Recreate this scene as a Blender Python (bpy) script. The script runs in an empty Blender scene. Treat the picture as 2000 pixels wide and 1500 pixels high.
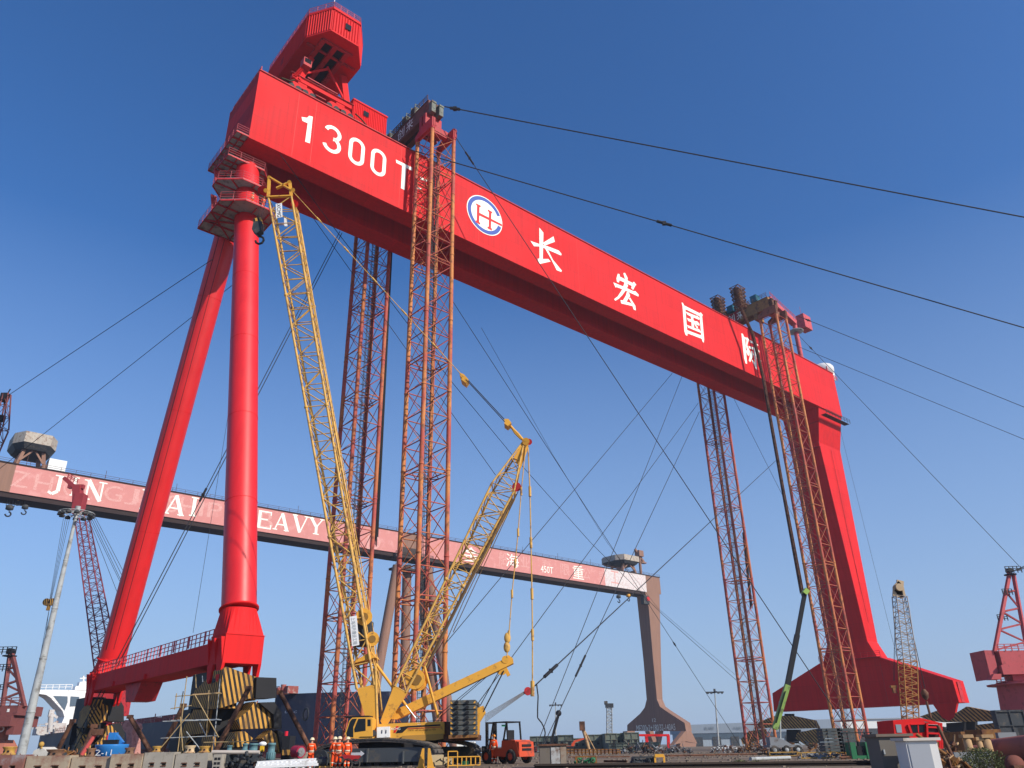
import bpy, bmesh, math, random
from mathutils import Vector, Matrix
random.seed(7)
S = bpy.context.scene
COL = S.collection
# ---------------------------------------------------------------- camera, sky, sun, exposure
PITCH, ROLL, FPX, CAMH = math.radians(25.2), math.radians(-1.2), 1500.0, 1.1
cp, sp, cr, sr = math.cos(PITCH), math.sin(PITCH), math.cos(ROLL), math.sin(ROLL)
FWD = Vector((0, cp, sp)); _x = Vector((1, 0, 0)); _u = Vector((0, -sp, cp))
RIGHT = cr * _x + sr * _u; UPV = -sr * _x + cr * _u
CAM = Vector((0, 0, CAMH))
cam_data = bpy.data.cameras.new('camera'); cam = bpy.data.objects.new('camera', cam_data); COL.objects.link(cam)
cam_data.sensor_width = 36; cam_data.lens = 36 * FPX / 2000; cam_data.clip_start = .1; cam_data.clip_end = 6000
cam.matrix_world = Matrix(((RIGHT.x, UPV.x, -FWD.x, 0), (RIGHT.y, UPV.y, -FWD.y, 0), (RIGHT.z, UPV.z, -FWD.z, CAMH), (0, 0, 0, 1)))
S.camera = cam
# axes of the big gantry: U along its girder, V along its rails
YAW = 0.855
UD = Vector((math.sin(YAW), math.cos(YAW), 0)); VD = Vector((-math.cos(YAW), math.sin(YAW), 0))
GO = Vector((-35.04, 79.8, 0))
SUN = (.25 * UD - VD + Vector((0, 0, .66))).normalized()
w = bpy.data.worlds.new('World'); S.world = w; w.use_nodes = True
nt = w.node_tree; sky = nt.nodes.new('ShaderNodeTexSky'); sky.sky_type = 'NISHITA'; sky.sun_disc = False
sky.sun_elevation = math.asin(SUN.z); sky.sun_rotation = math.atan2(SUN.x, SUN.y)
sky.altitude = 0; sky.air_density = 1.0; sky.dust_density = .6; sky.ozone_density = 4.5
bg = nt.nodes['Background']; bg.inputs['Strength'].default_value = .10
hsv = nt.nodes.new('ShaderNodeHueSaturation'); hsv.inputs['Saturation'].default_value = 1.22; hsv.inputs['Value'].default_value = 1.38; hsv.inputs['Hue'].default_value = .507
nt.links.new(sky.outputs[0], hsv.inputs['Color'])
# pale blue-grey air low over the harbour: blend towards it as the view drops to the horizon
wg = nt.nodes.new('ShaderNodeNewGeometry'); sx = nt.nodes.new('ShaderNodeSeparateXYZ'); nt.links.new(wg.outputs['Normal'], sx.inputs[0])
mr = nt.nodes.new('ShaderNodeMapRange'); mr.inputs['From Min'].default_value = 0; mr.inputs['From Max'].default_value = .55; mr.inputs['To Min'].default_value = .85; mr.inputs['To Max'].default_value = 0
ab = nt.nodes.new('ShaderNodeMath'); ab.operation = 'ABSOLUTE'; nt.links.new(sx.outputs['Z'], ab.inputs[0]); nt.links.new(ab.outputs[0], mr.inputs['Value'])
wm = nt.nodes.new('ShaderNodeMix'); wm.data_type = 'RGBA'; nt.links.new(mr.outputs[0], wm.inputs['Factor']); nt.links.new(hsv.outputs[0], wm.inputs['A']); wm.inputs['B'].default_value = (3.0, 4.15, 6.3, 1)
nt.links.new(wm.outputs['Result'], bg.inputs[0])
sl = bpy.data.lights.new('sun', 'SUN'); sl.energy = 4.4; sl.angle = math.radians(.53); sl.color = (1, .93, .82)
so = bpy.data.objects.new('sun', sl); COL.objects.link(so); so.rotation_euler = SUN.to_track_quat('Z', 'Y').to_euler()
S.view_settings.view_transform = 'Standard'; S.view_settings.look = 'None'; S.view_settings.exposure = 0.22; S.view_settings.gamma = 1
S.cycles.max_bounces = 6; S.cycles.use_denoising = True
# ---------------------------------------------------------------- pixel (2000 x 1500 photo) to place in the yard
def ray(x, y): return RIGHT * ((x - 1000) / FPX) + UPV * ((750 - y) / FPX) + FWD
def onplane(x, y, n, d):
    r = ray(x, y); return CAM + r * ((d - n.dot(CAM)) / n.dot(r))
def loc(P):
    q = Vector(P) - GO; return (q.dot(UD), q.dot(VD), P[2])
def gv(x, y, v): return Vector(loc(onplane(x, y, VD, VD.dot(GO) + v)))      # on a plane across the rails
def gu(x, y, u): return Vector(loc(onplane(x, y, UD, UD.dot(GO) + u)))
def wY(x, y, Y): return onplane(x, y, Vector((0, 1, 0)), Y)
def gh(x): return -2.0 * (1 - math.exp(-x / 110)) if x > 0 else 0.0         # the yard drains towards the right
def G(x, y):
    z = 0
    for _ in range(12):
        p = onplane(x, y, Vector((0, 0, 1)), z); z = gh(p.x)
    return Vector((p.x, p.y, z))
def GY(x, Y, py=1470):
    p = wY(x, py, Y); return Vector((p.x, Y, gh(p.x)))
def W(u, v, z): return GO + UD * u + VD * v + Vector((0, 0, z))
GM = Matrix(((UD.x, VD.x, 0, GO.x), (UD.y, VD.y, 0, GO.y), (0, 0, 1, 0), (0, 0, 0, 1)))
def frame(loc, rz): return Matrix.Translation(Vector(loc)) @ Matrix.Rotation(rz, 4, 'Z')
# ---------------------------------------------------------------- air over the harbour
HAZE = .00022
# ---------------------------------------------------------------- materials
MATS = {}
def rgb(c): return (c[0], c[1], c[2], 1)
def mat(name, col, rough=.5, metal=0, var=.12, scale=.6, dirt=None, damt=.5, dscale=1.2, streak=0, bump=0, plate=0):
    if name in MATS: return MATS[name]
    m = bpy.data.materials.new(name); m.use_nodes = True; t = m.node_tree; N = t.nodes; Lk = t.links
    b = N['Principled BSDF']; b.inputs['Roughness'].default_value = rough; b.inputs['Specular IOR Level'].default_value = .18; b.inputs['Metallic'].default_value = metal
    tc = N.new('ShaderNodeTexCoord')
    n1 = N.new('ShaderNodeTexNoise'); n1.inputs['Scale'].default_value = scale; n1.inputs['Detail'].default_value = 5
    Lk.new(tc.outputs['Object'], n1.inputs['Vector'])
    mx = N.new('ShaderNodeMix'); mx.data_type = 'RGBA'
    mx.inputs['A'].default_value = rgb([max(0, c * (1 - var * 1.6)) for c in col]); mx.inputs['B'].default_value = rgb([min(1, c * (1 + var * 1.6)) for c in col])
    Lk.new(n1.outputs['Fac'], mx.inputs['Factor']); out = mx.outputs['Result']
    if streak:
        mp = N.new('ShaderNodeMapping'); mp.inputs['Scale'].default_value = (1.3, 1.3, .05); Lk.new(tc.outputs['Object'], mp.inputs['Vector'])
        n3 = N.new('ShaderNodeTexNoise'); n3.inputs['Scale'].default_value = 1.5; n3.inputs['Detail'].default_value = 6; Lk.new(mp.outputs[0], n3.inputs['Vector'])
        r3 = N.new('ShaderNodeMapRange'); r3.inputs['From Min'].default_value = .42; r3.inputs['From Max'].default_value = .75; r3.inputs['To Max'].default_value = streak
        Lk.new(n3.outputs['Fac'], r3.inputs['Value'])
        m3 = N.new('ShaderNodeMix'); m3.data_type = 'RGBA'; Lk.new(r3.outputs[0], m3.inputs['Factor']); Lk.new(out, m3.inputs['A'])
        sc = dirt or [c * .45 for c in col]; m3.inputs['B'].default_value = rgb(sc); out = m3.outputs['Result']
    if dirt:
        n2 = N.new('ShaderNodeTexNoise'); n2.inputs['Scale'].default_value = dscale; n2.inputs['Detail'].default_value = 8; n2.inputs['Roughness'].default_value = .65
        Lk.new(tc.outputs['Object'], n2.inputs['Vector'])
        r2 = N.new('ShaderNodeMapRange'); r2.inputs['From Min'].default_value = .62 - .3 * damt; r2.inputs['From Max'].default_value = .72 - .2 * damt
        Lk.new(n2.outputs['Fac'], r2.inputs['Value'])
        m2 = N.new('ShaderNodeMix'); m2.data_type = 'RGBA'; Lk.new(r2.outputs[0], m2.inputs['Factor']); Lk.new(out, m2.inputs['A']); m2.inputs['B'].default_value = rgb(dirt)
        out = m2.outputs['Result']
    if plate:        # each welded plate took the paint a little differently, with a fine seam between plates
        br = N.new('ShaderNodeTexBrick'); br.inputs['Scale'].default_value = 1; br.inputs['Brick Width'].default_value = 9.6; br.inputs['Row Height'].default_value = 3.11; br.inputs['Mortar Size'].default_value = .02; br.offset = .5
        br.inputs['Color1'].default_value = (1 - plate,) * 3 + (1,); br.inputs['Color2'].default_value = (1 + plate * .6,) * 3 + (1,); br.inputs['Mortar'].default_value = (.72, .72, .72, 1)
        mp2 = N.new('ShaderNodeMapping'); mp2.inputs['Rotation'].default_value = (math.radians(90), 0, 0); mp2.inputs['Location'].default_value = (0, -.1, 0); Lk.new(tc.outputs['Object'], mp2.inputs['Vector']); Lk.new(mp2.outputs[0], br.inputs['Vector'])
        mm = N.new('ShaderNodeMix'); mm.data_type = 'RGBA'; mm.blend_type = 'MULTIPLY'; mm.inputs['Factor'].default_value = 1; Lk.new(out, mm.inputs['A']); Lk.new(br.outputs['Color'], mm.inputs['B']); out = mm.outputs['Result']
    Lk.new(out, b.inputs['Base Color'])
    rn = N.new('ShaderNodeMapRange'); rn.inputs['To Min'].default_value = max(.05, rough - .1); rn.inputs['To Max'].default_value = min(1, rough + .12)
    Lk.new(n1.outputs['Fac'], rn.inputs['Value']); Lk.new(rn.outputs[0], b.inputs['Roughness'])
    if bump:
        bp = N.new('ShaderNodeBump'); bp.inputs['Strength'].default_value = bump; bp.inputs['Distance'].default_value = .03
        nb = N.new('ShaderNodeTexNoise'); nb.inputs['Scale'].default_value = scale * 9; nb.inputs['Detail'].default_value = 4
        Lk.new(tc.outputs['Object'], nb.inputs['Vector']); Lk.new(nb.outputs['Fac'], bp.inputs['Height']); Lk.new(bp.outputs[0], b.inputs['Normal'])
    MATS[name] = m; return m
def striped(name, c1, c2, period, direction, rough=.6, dirt=(.1, .06, .035)):
    m = mat(name, c1, rough); t = m.node_tree; N = t.nodes; Lk = t.links; b = N['Principled BSDF']
    tc = N.new('ShaderNodeTexCoord'); d = N.new('ShaderNodeVectorMath'); d.operation = 'DOT_PRODUCT'
    d.inputs[1].default_value = [x / period for x in direction]; Lk.new(tc.outputs['Object'], d.inputs[0])
    f = N.new('ShaderNodeMath'); f.operation = 'FRACT'; Lk.new(d.outputs['Value'], f.inputs[0])
    g = N.new('ShaderNodeMath'); g.operation = 'GREATER_THAN'; g.inputs[1].default_value = .5; Lk.new(f.outputs[0], g.inputs[0])
    mx = N.new('ShaderNodeMix'); mx.data_type = 'RGBA'; mx.inputs['A'].default_value = rgb(c1); mx.inputs['B'].default_value = rgb(c2); Lk.new(g.outputs[0], mx.inputs['Factor'])
    n2 = N.new('ShaderNodeTexNoise'); n2.inputs['Scale'].default_value = .9; n2.inputs['Detail'].default_value = 8; Lk.new(tc.outputs['Object'], n2.inputs['Vector'])
    r2 = N.new('ShaderNodeMapRange'); r2.inputs['From Min'].default_value = .45; r2.inputs['From Max'].default_value = .7; r2.inputs['To Max'].default_value = .6; Lk.new(n2.outputs['Fac'], r2.inputs['Value'])
    m2 = N.new('ShaderNodeMix'); m2.data_type = 'RGBA'; Lk.new(r2.outputs[0], m2.inputs['Factor']); Lk.new(mx.outputs['Result'], m2.inputs['A']); m2.inputs['B'].default_value = rgb(dirt)
    Lk.new(m2.outputs['Result'], b.inputs['Base Color']); return m
def twotone(name, c1, c2, zscale=.09, rough=.6, dirt=(.12, .05, .03), xy=.25):
    m = mat(name, c1, rough); t = m.node_tree; N = t.nodes; Lk = t.links; b = N['Principled BSDF']
    tc = N.new('ShaderNodeTexCoord'); mp = N.new('ShaderNodeMapping'); mp.inputs['Scale'].default_value = (xy, xy, zscale); Lk.new(tc.outputs['Object'], mp.inputs['Vector'])
    n = N.new('ShaderNodeTexNoise'); n.inputs['Scale'].default_value = 1.6; n.inputs['Detail'].default_value = 3; Lk.new(mp.outputs[0], n.inputs['Vector'])
    r = N.new('ShaderNodeMapRange'); r.inputs['From Min'].default_value = .45; r.inputs['From Max'].default_value = .56; Lk.new(n.outputs['Fac'], r.inputs['Value'])
    mx = N.new('ShaderNodeMix'); mx.data_type = 'RGBA'; mx.inputs['A'].default_value = rgb(c1); mx.inputs['B'].default_value = rgb(c2); Lk.new(r.outputs[0], mx.inputs['Factor'])
    n2 = N.new('ShaderNodeTexNoise'); n2.inputs['Scale'].default_value = 1.8; n2.inputs['Detail'].default_value = 8; Lk.new(tc.outputs['Object'], n2.inputs['Vector'])
    r2 = N.new('ShaderNodeMapRange'); r2.inputs['From Min'].default_value = .52; r2.inputs['From Max'].default_value = .68; r2.inputs['To Max'].default_value = .8; Lk.new(n2.outputs['Fac'], r2.inputs['Value'])
    m2 = N.new('ShaderNodeMix'); m2.data_type = 'RGBA'; Lk.new(r2.outputs[0], m2.inputs['Factor']); Lk.new(mx.outputs['Result'], m2.inputs['A']); m2.inputs['B'].default_value = rgb(dirt)
    Lk.new(m2.outputs['Result'], b.inputs['Base Color']); return m
RED = mat('red_paint', (.66, .013, .014), .68, var=.08, scale=.22, streak=.24, dirt=None)
REDGIRD = mat('girder_red_paint', (.66, .013, .014), .66, var=.09, scale=.16, streak=.34, plate=.07)
REDG = mat('red_gloss_paint', (.66, .014, .016), .42, var=.06, scale=.3, streak=.2); REDG.node_tree.nodes['Principled BSDF'].inputs['Specular IOR Level'].default_value = .5
REDW = mat('red_worn', (.50, .035, .04), .55, var=.12, scale=.4, dirt=(.2, .03, .03), damt=.3)
REDP = mat('red_pink_paint', (.55, .09, .10), .6, var=.12, scale=.3, dirt=(.25, .05, .05), damt=.3)
WHITE = mat('white_paint', (.86, .86, .74), .5, var=.03)
WHITEB = mat('plain_white', (.8, .8, .78), .5, var=.05, dirt=(.45, .42, .38), damt=.15)
BLUEP = mat('blue_paint', (.05, .10, .38), .5, var=.05)
TOWER = twotone('tower_paint', (.56, .21, .065), (.42, .085, .06), dirt=(.16, .08, .04))
TOWERR = twotone('tower_red_paint', (.42, .085, .07), (.48, .16, .06), dirt=(.16, .06, .04))
RUST = mat('rusty_steel', (.16, .075, .045), .8, var=.3, scale=1.5, dirt=(.06, .03, .02), damt=.5, bump=.4)
RUSTO = mat('ochre_rust', (.26, .12, .035), .75, var=.25, scale=1.2, dirt=(.12, .05, .03), damt=.5)
BROWN = mat('brown_primer', (.27, .15, .105), .7, var=.1, scale=.15, streak=.4)
PINK = mat('faded_pink_paint', (.58, .235, .21), .75, var=.06, scale=.25, dirt=(.64, .30, .27), damt=.35, dscale=.4, streak=.15)
PINKL = mat('old_letter_pink', (.66, .36, .32), .8, var=.06, dirt=(.58, .235, .21), damt=.45, dscale=2)
YEL = mat('crane_yellow', (.72, .36, .05), .45, var=.08, scale=.8, dirt=(.34, .17, .05), damt=.22, dscale=2.2)
YELP = mat('lattice_yellow', (.62, .36, .09), .5, var=.12, scale=1.5, dirt=(.24, .13, .06), damt=.35, dscale=2)
BLACK = mat('black_steel', (.018, .018, .02), .55, var=.2)
DARK = mat('dark_grey_steel', (.045, .05, .055), .6, var=.2, dirt=(.12, .1, .08), damt=.3)
GREY = mat('grey_steel', (.22, .23, .24), .6, var=.15, dirt=(.12, .1, .09), damt=.3)
GALV = mat('galvanised_grey', (.37, .39, .39), .55, var=.12, scale=1.5, dirt=(.2, .2, .19), damt=.4)
CABLE = mat('wire_rope', (.03, .03, .033), .6, var=.2)
GLASS = mat('dark_glass', (.012, .016, .02), .08, var=.1)
WGLASS = mat('pale_window', (.25, .3, .33), .15, var=.3)
RUBBER = mat('tyre_rubber', (.025, .024, .023), .85, var=.2, dirt=(.12, .1, .08), damt=.3)
NAVY = mat('navy_hull', (.022, .03, .06), .5, var=.2, scale=.1, dirt=(.06, .06, .08), damt=.2, dscale=.3, streak=.2)
HULL = mat('black_hull', (.018, .022, .032), .55, var=.2, scale=.1, streak=.25, dirt=(.05, .055, .065), damt=.2)
BOOT = mat('antifouling_red', (.14, .03, .028), .7, var=.2, scale=.2, dirt=(.3, .14, .12), damt=.25, dscale=.3)
CONC = mat('stained_concrete', (.40, .335, .24), .85, var=.12, scale=1.2, dirt=(.21, .08, .055), damt=.58, dscale=.6, streak=.25, bump=.3)
CWT = mat('counterweight_grey', (.075, .085, .085), .7, var=.2, dirt=(.15, .13, .1), damt=.3)
CONCG = mat('grey_concrete', (.34, .31, .26), .85, var=.15, scale=1.5, dirt=(.2, .17, .13), damt=.3, bump=.3)
BLUEO = mat('bright_blue_enamel', (.03, .19, .50), .4, var=.1, scale=1, dirt=(.12, .12, .12), damt=.15)
GREEND = mat('olive_green_primer', (.15, .18, .145), .75, var=.25, scale=.3, dirt=(.13, .1, .07), damt=.35, streak=.4)
GREEN = mat('machine_green', (.03, .16, .07), .5, var=.15, dirt=(.1, .08, .06), damt=.25)
LIME = mat('lime_green_paint', (.30, .46, .10), .45, var=.1)
TEAL = mat('teal_motor', (.10, .20, .22), .5, var=.15, dirt=(.12, .11, .09), damt=.3)
ORANGE = mat('forklift_orange', (.56, .075, .03), .5, var=.1, dirt=(.2, .06, .04), damt=.25)
WORK = mat('hi_vis_orange', (.80, .085, .015), .8, var=.1, scale=6)
SKIN = mat('skin', (.45, .25, .17), .6, var=.08)
HELM = mat('helmet_cream', (.75, .62, .40), .4, var=.05)
HELMO = mat('helmet_orange', (.8, .25, .02), .4, var=.05)
REFL = mat('reflective_tape', (.72, .68, .5), .4, var=.05)
BOOTS = mat('work_boot', (.03, .025, .02), .7, var=.2)
WOOD = mat('scaffold_bamboo', (.38, .27, .13), .8, var=.3, scale=3)
WOODT = mat('old_timber', (.42, .27, .14), .85, var=.3, scale=2, dirt=(.2, .11, .06), damt=.4)
ROOF = mat('grey_roof_sheet', (.36, .41, .46), .6, var=.06, scale=.05, streak=.2)
WALLW = mat('white_wall_sheet', (.76, .77, .74), .6, var=.04, scale=.05)
WALLB = mat('blue_grey_wall', (.32, .38, .43), .7, var=.08, scale=.05, streak=.3)
HAZ = striped('hazard_stripes', (.56, .29, .055), (.02, .016, .014), .42, (1, 1, .32))
HAZ2 = striped('shade_lifted_hazard_stripes', (.62, .36, .10), (.07, .045, .03), .8, (1, 1, -.9))  # stripe colours raised to offset shade on the rigid leg's side
LEAF = mat('scrub_leaf', (.15, .165, .065), .8, var=.5, scale=8)
# ---------------------------------------------------------------- mesh builder
class MB:
    def __init__(s, M=None): s.v = []; s.f = []; s.sm = []; s.mi = []; s.M = M; s.cur = 0
    def add(s, vs, fs, smooth=False):
        o = len(s.v)
        for p in vs:
            p = Vector(p); s.v.append(s.M @ p if s.M else p)
        for f in fs: s.f.append([o + i for i in f]); s.sm.append(smooth); s.mi.append(s.cur)
        return s
    def box(s, c, d, R=None):
        c = Vector(c); x, y, z = d[0] / 2, d[1] / 2, d[2] / 2
        vs = [Vector((i * x, j * y, k * z)) for k in (-1, 1) for j in (-1, 1) for i in (-1, 1)]
        if R: vs = [R @ q for q in vs]
        return s.add([c + q for q in vs], [(0, 2, 3, 1), (4, 5, 7, 6), (0, 1, 5, 4), (2, 6, 7, 3), (0, 4, 6, 2), (1, 3, 7, 5)])
    def span(s, a, b): return s.box([(a[i] + b[i]) / 2 for i in range(3)], [abs(b[i] - a[i]) for i in range(3)])
    def bar(s, p, q, wd, h=None, up=(0, 0, 1)):
        p, q = Vector(p), Vector(q); h = h or wd; d = (q - p); L = d.length
        if L < 1e-6: return s
        d /= L; up = Vector(up)
        if abs(d.dot(up)) > .98: up = Vector((0, 1, 0))
        x = d.cross(up).normalized() * wd / 2; y = x.cross(d).normalized() * h / 2
        vs = [p - x - y, p + x - y, p + x + y, p - x + y, q - x - y, q + x - y, q + x + y, q - x + y]
        return s.add(vs, [(0, 3, 2, 1), (4, 5, 6, 7), (0, 1, 5, 4), (1, 2, 6, 5), (2, 3, 7, 6), (3, 0, 4, 7)])
    def tube(s, p, q, r, r2=None, n=8, cap=True, smooth=True):
        p, q = Vector(p), Vector(q); r2 = r if r2 is None else r2; d = q - p
        if d.length < 1e-6: return s
        d.normalize(); a = Vector((0, 0, 1)) if abs(d.z) < .9 else Vector((1, 0, 0)); x = d.cross(a).normalized(); y = d.cross(x)
        ring = [(x * math.cos(2 * math.pi * i / n) + y * math.sin(2 * math.pi * i / n)) for i in range(n)]
        s.add([p + e * r for e in ring] + [q + e * r2 for e in ring], [(i, n + i, n + (i + 1) % n, (i + 1) % n) for i in range(n)], smooth)
        if cap: s.add([p + e * r for e in ring], [tuple(range(n))]); s.add([q + e * r2 for e in ring], [tuple(range(n - 1, -1, -1))])
        return s
    def path(s, pts, r, n=6):
        for a, b in zip(pts, pts[1:]): s.tube(a, b, r, n=n)
        return s
    def prism(s, pts, off):     # planar polygon swept by an offset
        n = len(pts); off = Vector(off); pts = [Vector(p) for p in pts]
        s.add(pts + [p + off for p in pts], [tuple(range(n - 1, -1, -1)), tuple(range(n, 2 * n))] + [(i, (i + 1) % n, n + (i + 1) % n, n + i) for i in range(n)]); return s
    def loft(s, A, B, cap=True, smooth=False):
        n = len(A); s.add(list(A) + list(B), [(i, (i + 1) % n, n + (i + 1) % n, n + i) for i in range(n)], smooth)
        if cap: s.add(list(A), [tuple(range(n - 1, -1, -1))]); s.add(list(B), [tuple(range(n))])
        return s
    def lathe(s, c, prof, n=16, axis=(0, 0, 1)):
        c = Vector(c); d = Vector(axis).normalized(); a = Vector((0, 0, 1)) if abs(d.z) < .9 else Vector((1, 0, 0)); x = d.cross(a).normalized(); y = d.cross(x)
        vs = []
        for r, h in prof: vs += [c + d * h + (x * math.cos(2 * math.pi * i / n) + y * math.sin(2 * math.pi * i / n)) * max(r, 1e-4) for i in range(n)]
        fs = [(k * n + i, k * n + (i + 1) % n, (k + 1) * n + (i + 1) % n, (k + 1) * n + i) for k in range(len(prof) - 1) for i in range(n)]
        return s.add(vs, fs, True)
    def ball(s, c, r, n=10, sc=(1, 1, 1)):
        prof = [(r * math.sin(math.pi * k / 7), -r * math.cos(math.pi * k / 7)) for k in range(8)]
        m = MB(); m.lathe((0, 0, 0), prof, n); c = Vector(c)
        return s.add([c + Vector((q.x * sc[0], q.y * sc[1], q.z * sc[2])) for q in m.v], m.f, True)
    def rail(s, pts, h=1.1, step=1.8, r=.022, mids=2, posts=True):      # handrail along a line
        pts = [Vector(p) for p in pts]
        for k in range(mids + 1):
            o = Vector((0, 0, h * (k + 1) / (mids + 1)))
            for a, b in zip(pts, pts[1:]): s.bar(a + o, b + o, r * 2)
        for a, b in zip(pts, pts[1:]):
            n = max(1, round((b - a).length / step))
            for i in range(n + 1): q = a.lerp(b, i / n); s.bar(q, q + Vector((0, 0, h)), r * 2.4)
        return s
    def build(s, name, m, parent=None, label=None):
        me = bpy.data.meshes.new(name); inv = INV.get(parent.name) if parent else None
        me.from_pydata([(inv @ q)[:] if inv else q[:] for q in s.v], [], s.f)
        for mm in (m if isinstance(m, (list, tuple)) else [m]): me.materials.append(mm)
        me.polygons.foreach_set('use_smooth', s.sm); me.polygons.foreach_set('material_index', s.mi); me.validate(); me.update()
        bm = bmesh.new(); bm.from_mesh(me); bmesh.ops.recalc_face_normals(bm, faces=bm.faces); bm.to_mesh(me); bm.free()
        o = bpy.data.objects.new(name, me); COL.objects.link(o)
        if parent: o.parent = parent; INV[o.name] = INV[parent.name]
        if label: o['label'] = label
        return o
INV = {}
def thing(name, label, cat, M=None, group=None, loc=None, rz=0):
    o = bpy.data.objects.new(name, None); COL.objects.link(o); o.empty_display_size = .5
    M = M if M is not None else frame(loc or (0, 0, 0), rz)
    o.matrix_world = M; o.location = M.to_translation(); o.rotation_euler = M.to_euler()
    INV[o.name] = M.inverted(); o['label'] = label; o['category'] = cat
    if group: o['group'] = group
    return o
def single(name, label, cat, mb, m, group=None):      # a thing that is one mesh; its base becomes its origin
    lo = Vector([min(q[i] for q in mb.v) for i in range(3)]); hi = Vector([max(q[i] for q in mb.v) for i in range(3)])
    b = Vector(((lo.x + hi.x) / 2, (lo.y + hi.y) / 2, lo.z)); mb.v = [q - b for q in mb.v]
    o = mb.build(name, m); o.location = b; o['label'] = label; o['category'] = cat
    if group: o['group'] = group
    return o
def kids(o): return [c for c in COL.objects if c.parent is o]
def dup(o, loc=None, rz=None, label=None, parent=None, group=None):
    c = o.copy(); COL.objects.link(c)
    if parent: c.parent = parent
    if loc is not None: c.location = loc
    if rz is not None: c.rotation_euler = (0, 0, rz)
    if label: c['label'] = label
    if group: c['group'] = group
    for k in kids(o): dup(k, parent=c)
    return c
def structure(name, mb, m):
    o = mb.build(name, m); o['kind'] = 'structure'; return o
def text_mb(txt, O, X, Yd, wd, h, thick=.02):
    # lettering laid flat: fills the box from O along X (width wd) and Yd (height h), standing proud by thick
    cu = bpy.data.curves.new('lettering', 'FONT'); cu.body = txt; cu.size = 1; cu.resolution_u = 3
    ob = bpy.data.objects.new('lettering', cu); COL.objects.link(ob); dg = bpy.context.evaluated_depsgraph_get()
    me = bpy.data.meshes.new_from_object(ob.evaluated_get(dg)); vs = [v.co.copy() for v in me.vertices]; fs = [tuple(p.vertices) for p in me.polygons]
    bpy.data.objects.remove(ob); bpy.data.curves.remove(cu); bpy.data.meshes.remove(me)
    if not vs: return MB()
    x0, x1 = min(v.x for v in vs), max(v.x for v in vs); y0, y1 = min(v.y for v in vs), max(v.y for v in vs)
    O, X, Yd = Vector(O), Vector(X).normalized(), Vector(Yd).normalized(); N = X.cross(Yd) * thick
    mb = MB(); mb.add([O + X * ((v.x - x0) / max(1e-6, x1 - x0) * wd) + Yd * ((v.y - y0) / max(1e-6, y1 - y0) * h) + N for v in vs], fs); return mb
def strokes(mb, O, X, Yd, wd, h, segs, thick=.02):
    # thick pen strokes in a unit box: (x0, y0, x1, y1, width0[, width1])
    O, X, Yd = Vector(O), Vector(X).normalized(), Vector(Yd).normalized(); N = X.cross(Yd).normalized()
    for i, s in enumerate(segs):
        x0, y0, x1, y1, w0 = s[:5]; w1 = s[5] if len(s) > 5 else w0
        a = O + X * x0 * wd + Yd * y0 * h; b = O + X * x1 * wd + Yd * y1 * h; d = (b - a).normalized(); p = d.cross(N)
        t = N * (thick + i * .0006)
        mb.add([a + p * w0 * h / 2 + t, a - p * w0 * h / 2 + t, b - p * w1 * h / 2 + t, b + p * w1 * h / 2 + t], [(0, 1, 2, 3)])
    return mb
def lattice(mb, A, B, bays, r, xbrace=True, rd=None, horiz=True, double=False, n=5):
    # bracing between two rings of chord ends A (bottom) and B (top)
    k = len(A); rd = rd or r; A = [Vector(a) for a in A]; B = [Vector(b) for b in B]
    for i in range(bays + 1):
        t = i / bays; P = [A[j].lerp(B[j], t) for j in range(k)]
        for j in range(k):
            if horiz: mb.tube(P[j], P[(j + 1) % k], r, n=n, cap=False)
        if i < bays:
            t2 = (i + 1) / bays; Q = [A[j].lerp(B[j], t2) for j in range(k)]
            for j in range(k):
                j2 = (j + 1) % k
                if xbrace: mb.tube(P[j], Q[j2], rd, n=n, cap=False); mb.tube(P[j2], Q[j], rd, n=n, cap=False)
                elif (i + j) % 2: mb.tube(P[j], Q[j2], rd, n=n, cap=False)
                else: mb.tube(P[j2], Q[j], rd, n=n, cap=False)
    return mb
# ================================================================ SETTING
gnd = mat('yard_ground', (.145, .105, .072), .92, var=.25, scale=.09, dirt=(.225, .172, .12), damt=.5, dscale=.16, bump=.5)
mb = MB(); xs = [-900, -400, -200, -120, -60, -20, 0, 10, 20, 30, 40, 50, 60, 75, 90, 110, 140, 200, 300, 500, 800, 1400]; ys = [-60, 0, 20, 40, 60, 80, 120, 200, 400, 800, 1500]
mb.add([(x, y, gh(x) - (.0 if y < 900 else .5)) for y in ys for x in xs], [(j * len(xs) + i, j * len(xs) + i + 1, (j + 1) * len(xs) + i + 1, (j + 1) * len(xs) + i) for j in range(len(ys) - 1) for i in range(len(xs) - 1)])
structure('ground', mb, gnd)
wat = mat('harbour_water', (.012, .02, .024), .12, var=.2, scale=.3, bump=.3)
mb = MB(GM); mb.add([(-420, 34, .05), (-9, 34, .05), (-9, 700, .05), (-420, 700, .05)], [(0, 1, 2, 3)]); mb.add([(34, 22, .05), (78, 22, .05), (78, 320, .05), (34, 320, .05)], [(0, 1, 2, 3)]); structure('water', mb, wat)  # left sheet added out of view to cut ground bounce onto the sill
def gz(x, y, z): return Vector(loc(onplane(x, y, Vector((0, 0, 1)), z)))
def npx(mb, pts, v=-.03, s=1.0, o=(0, 0)):        # flat paint patch on the girder's near face
    mb.add([gv(o[0] + x / s, o[1] + y / s, v) for x, y in pts], [tuple(range(len(pts)))])
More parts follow.
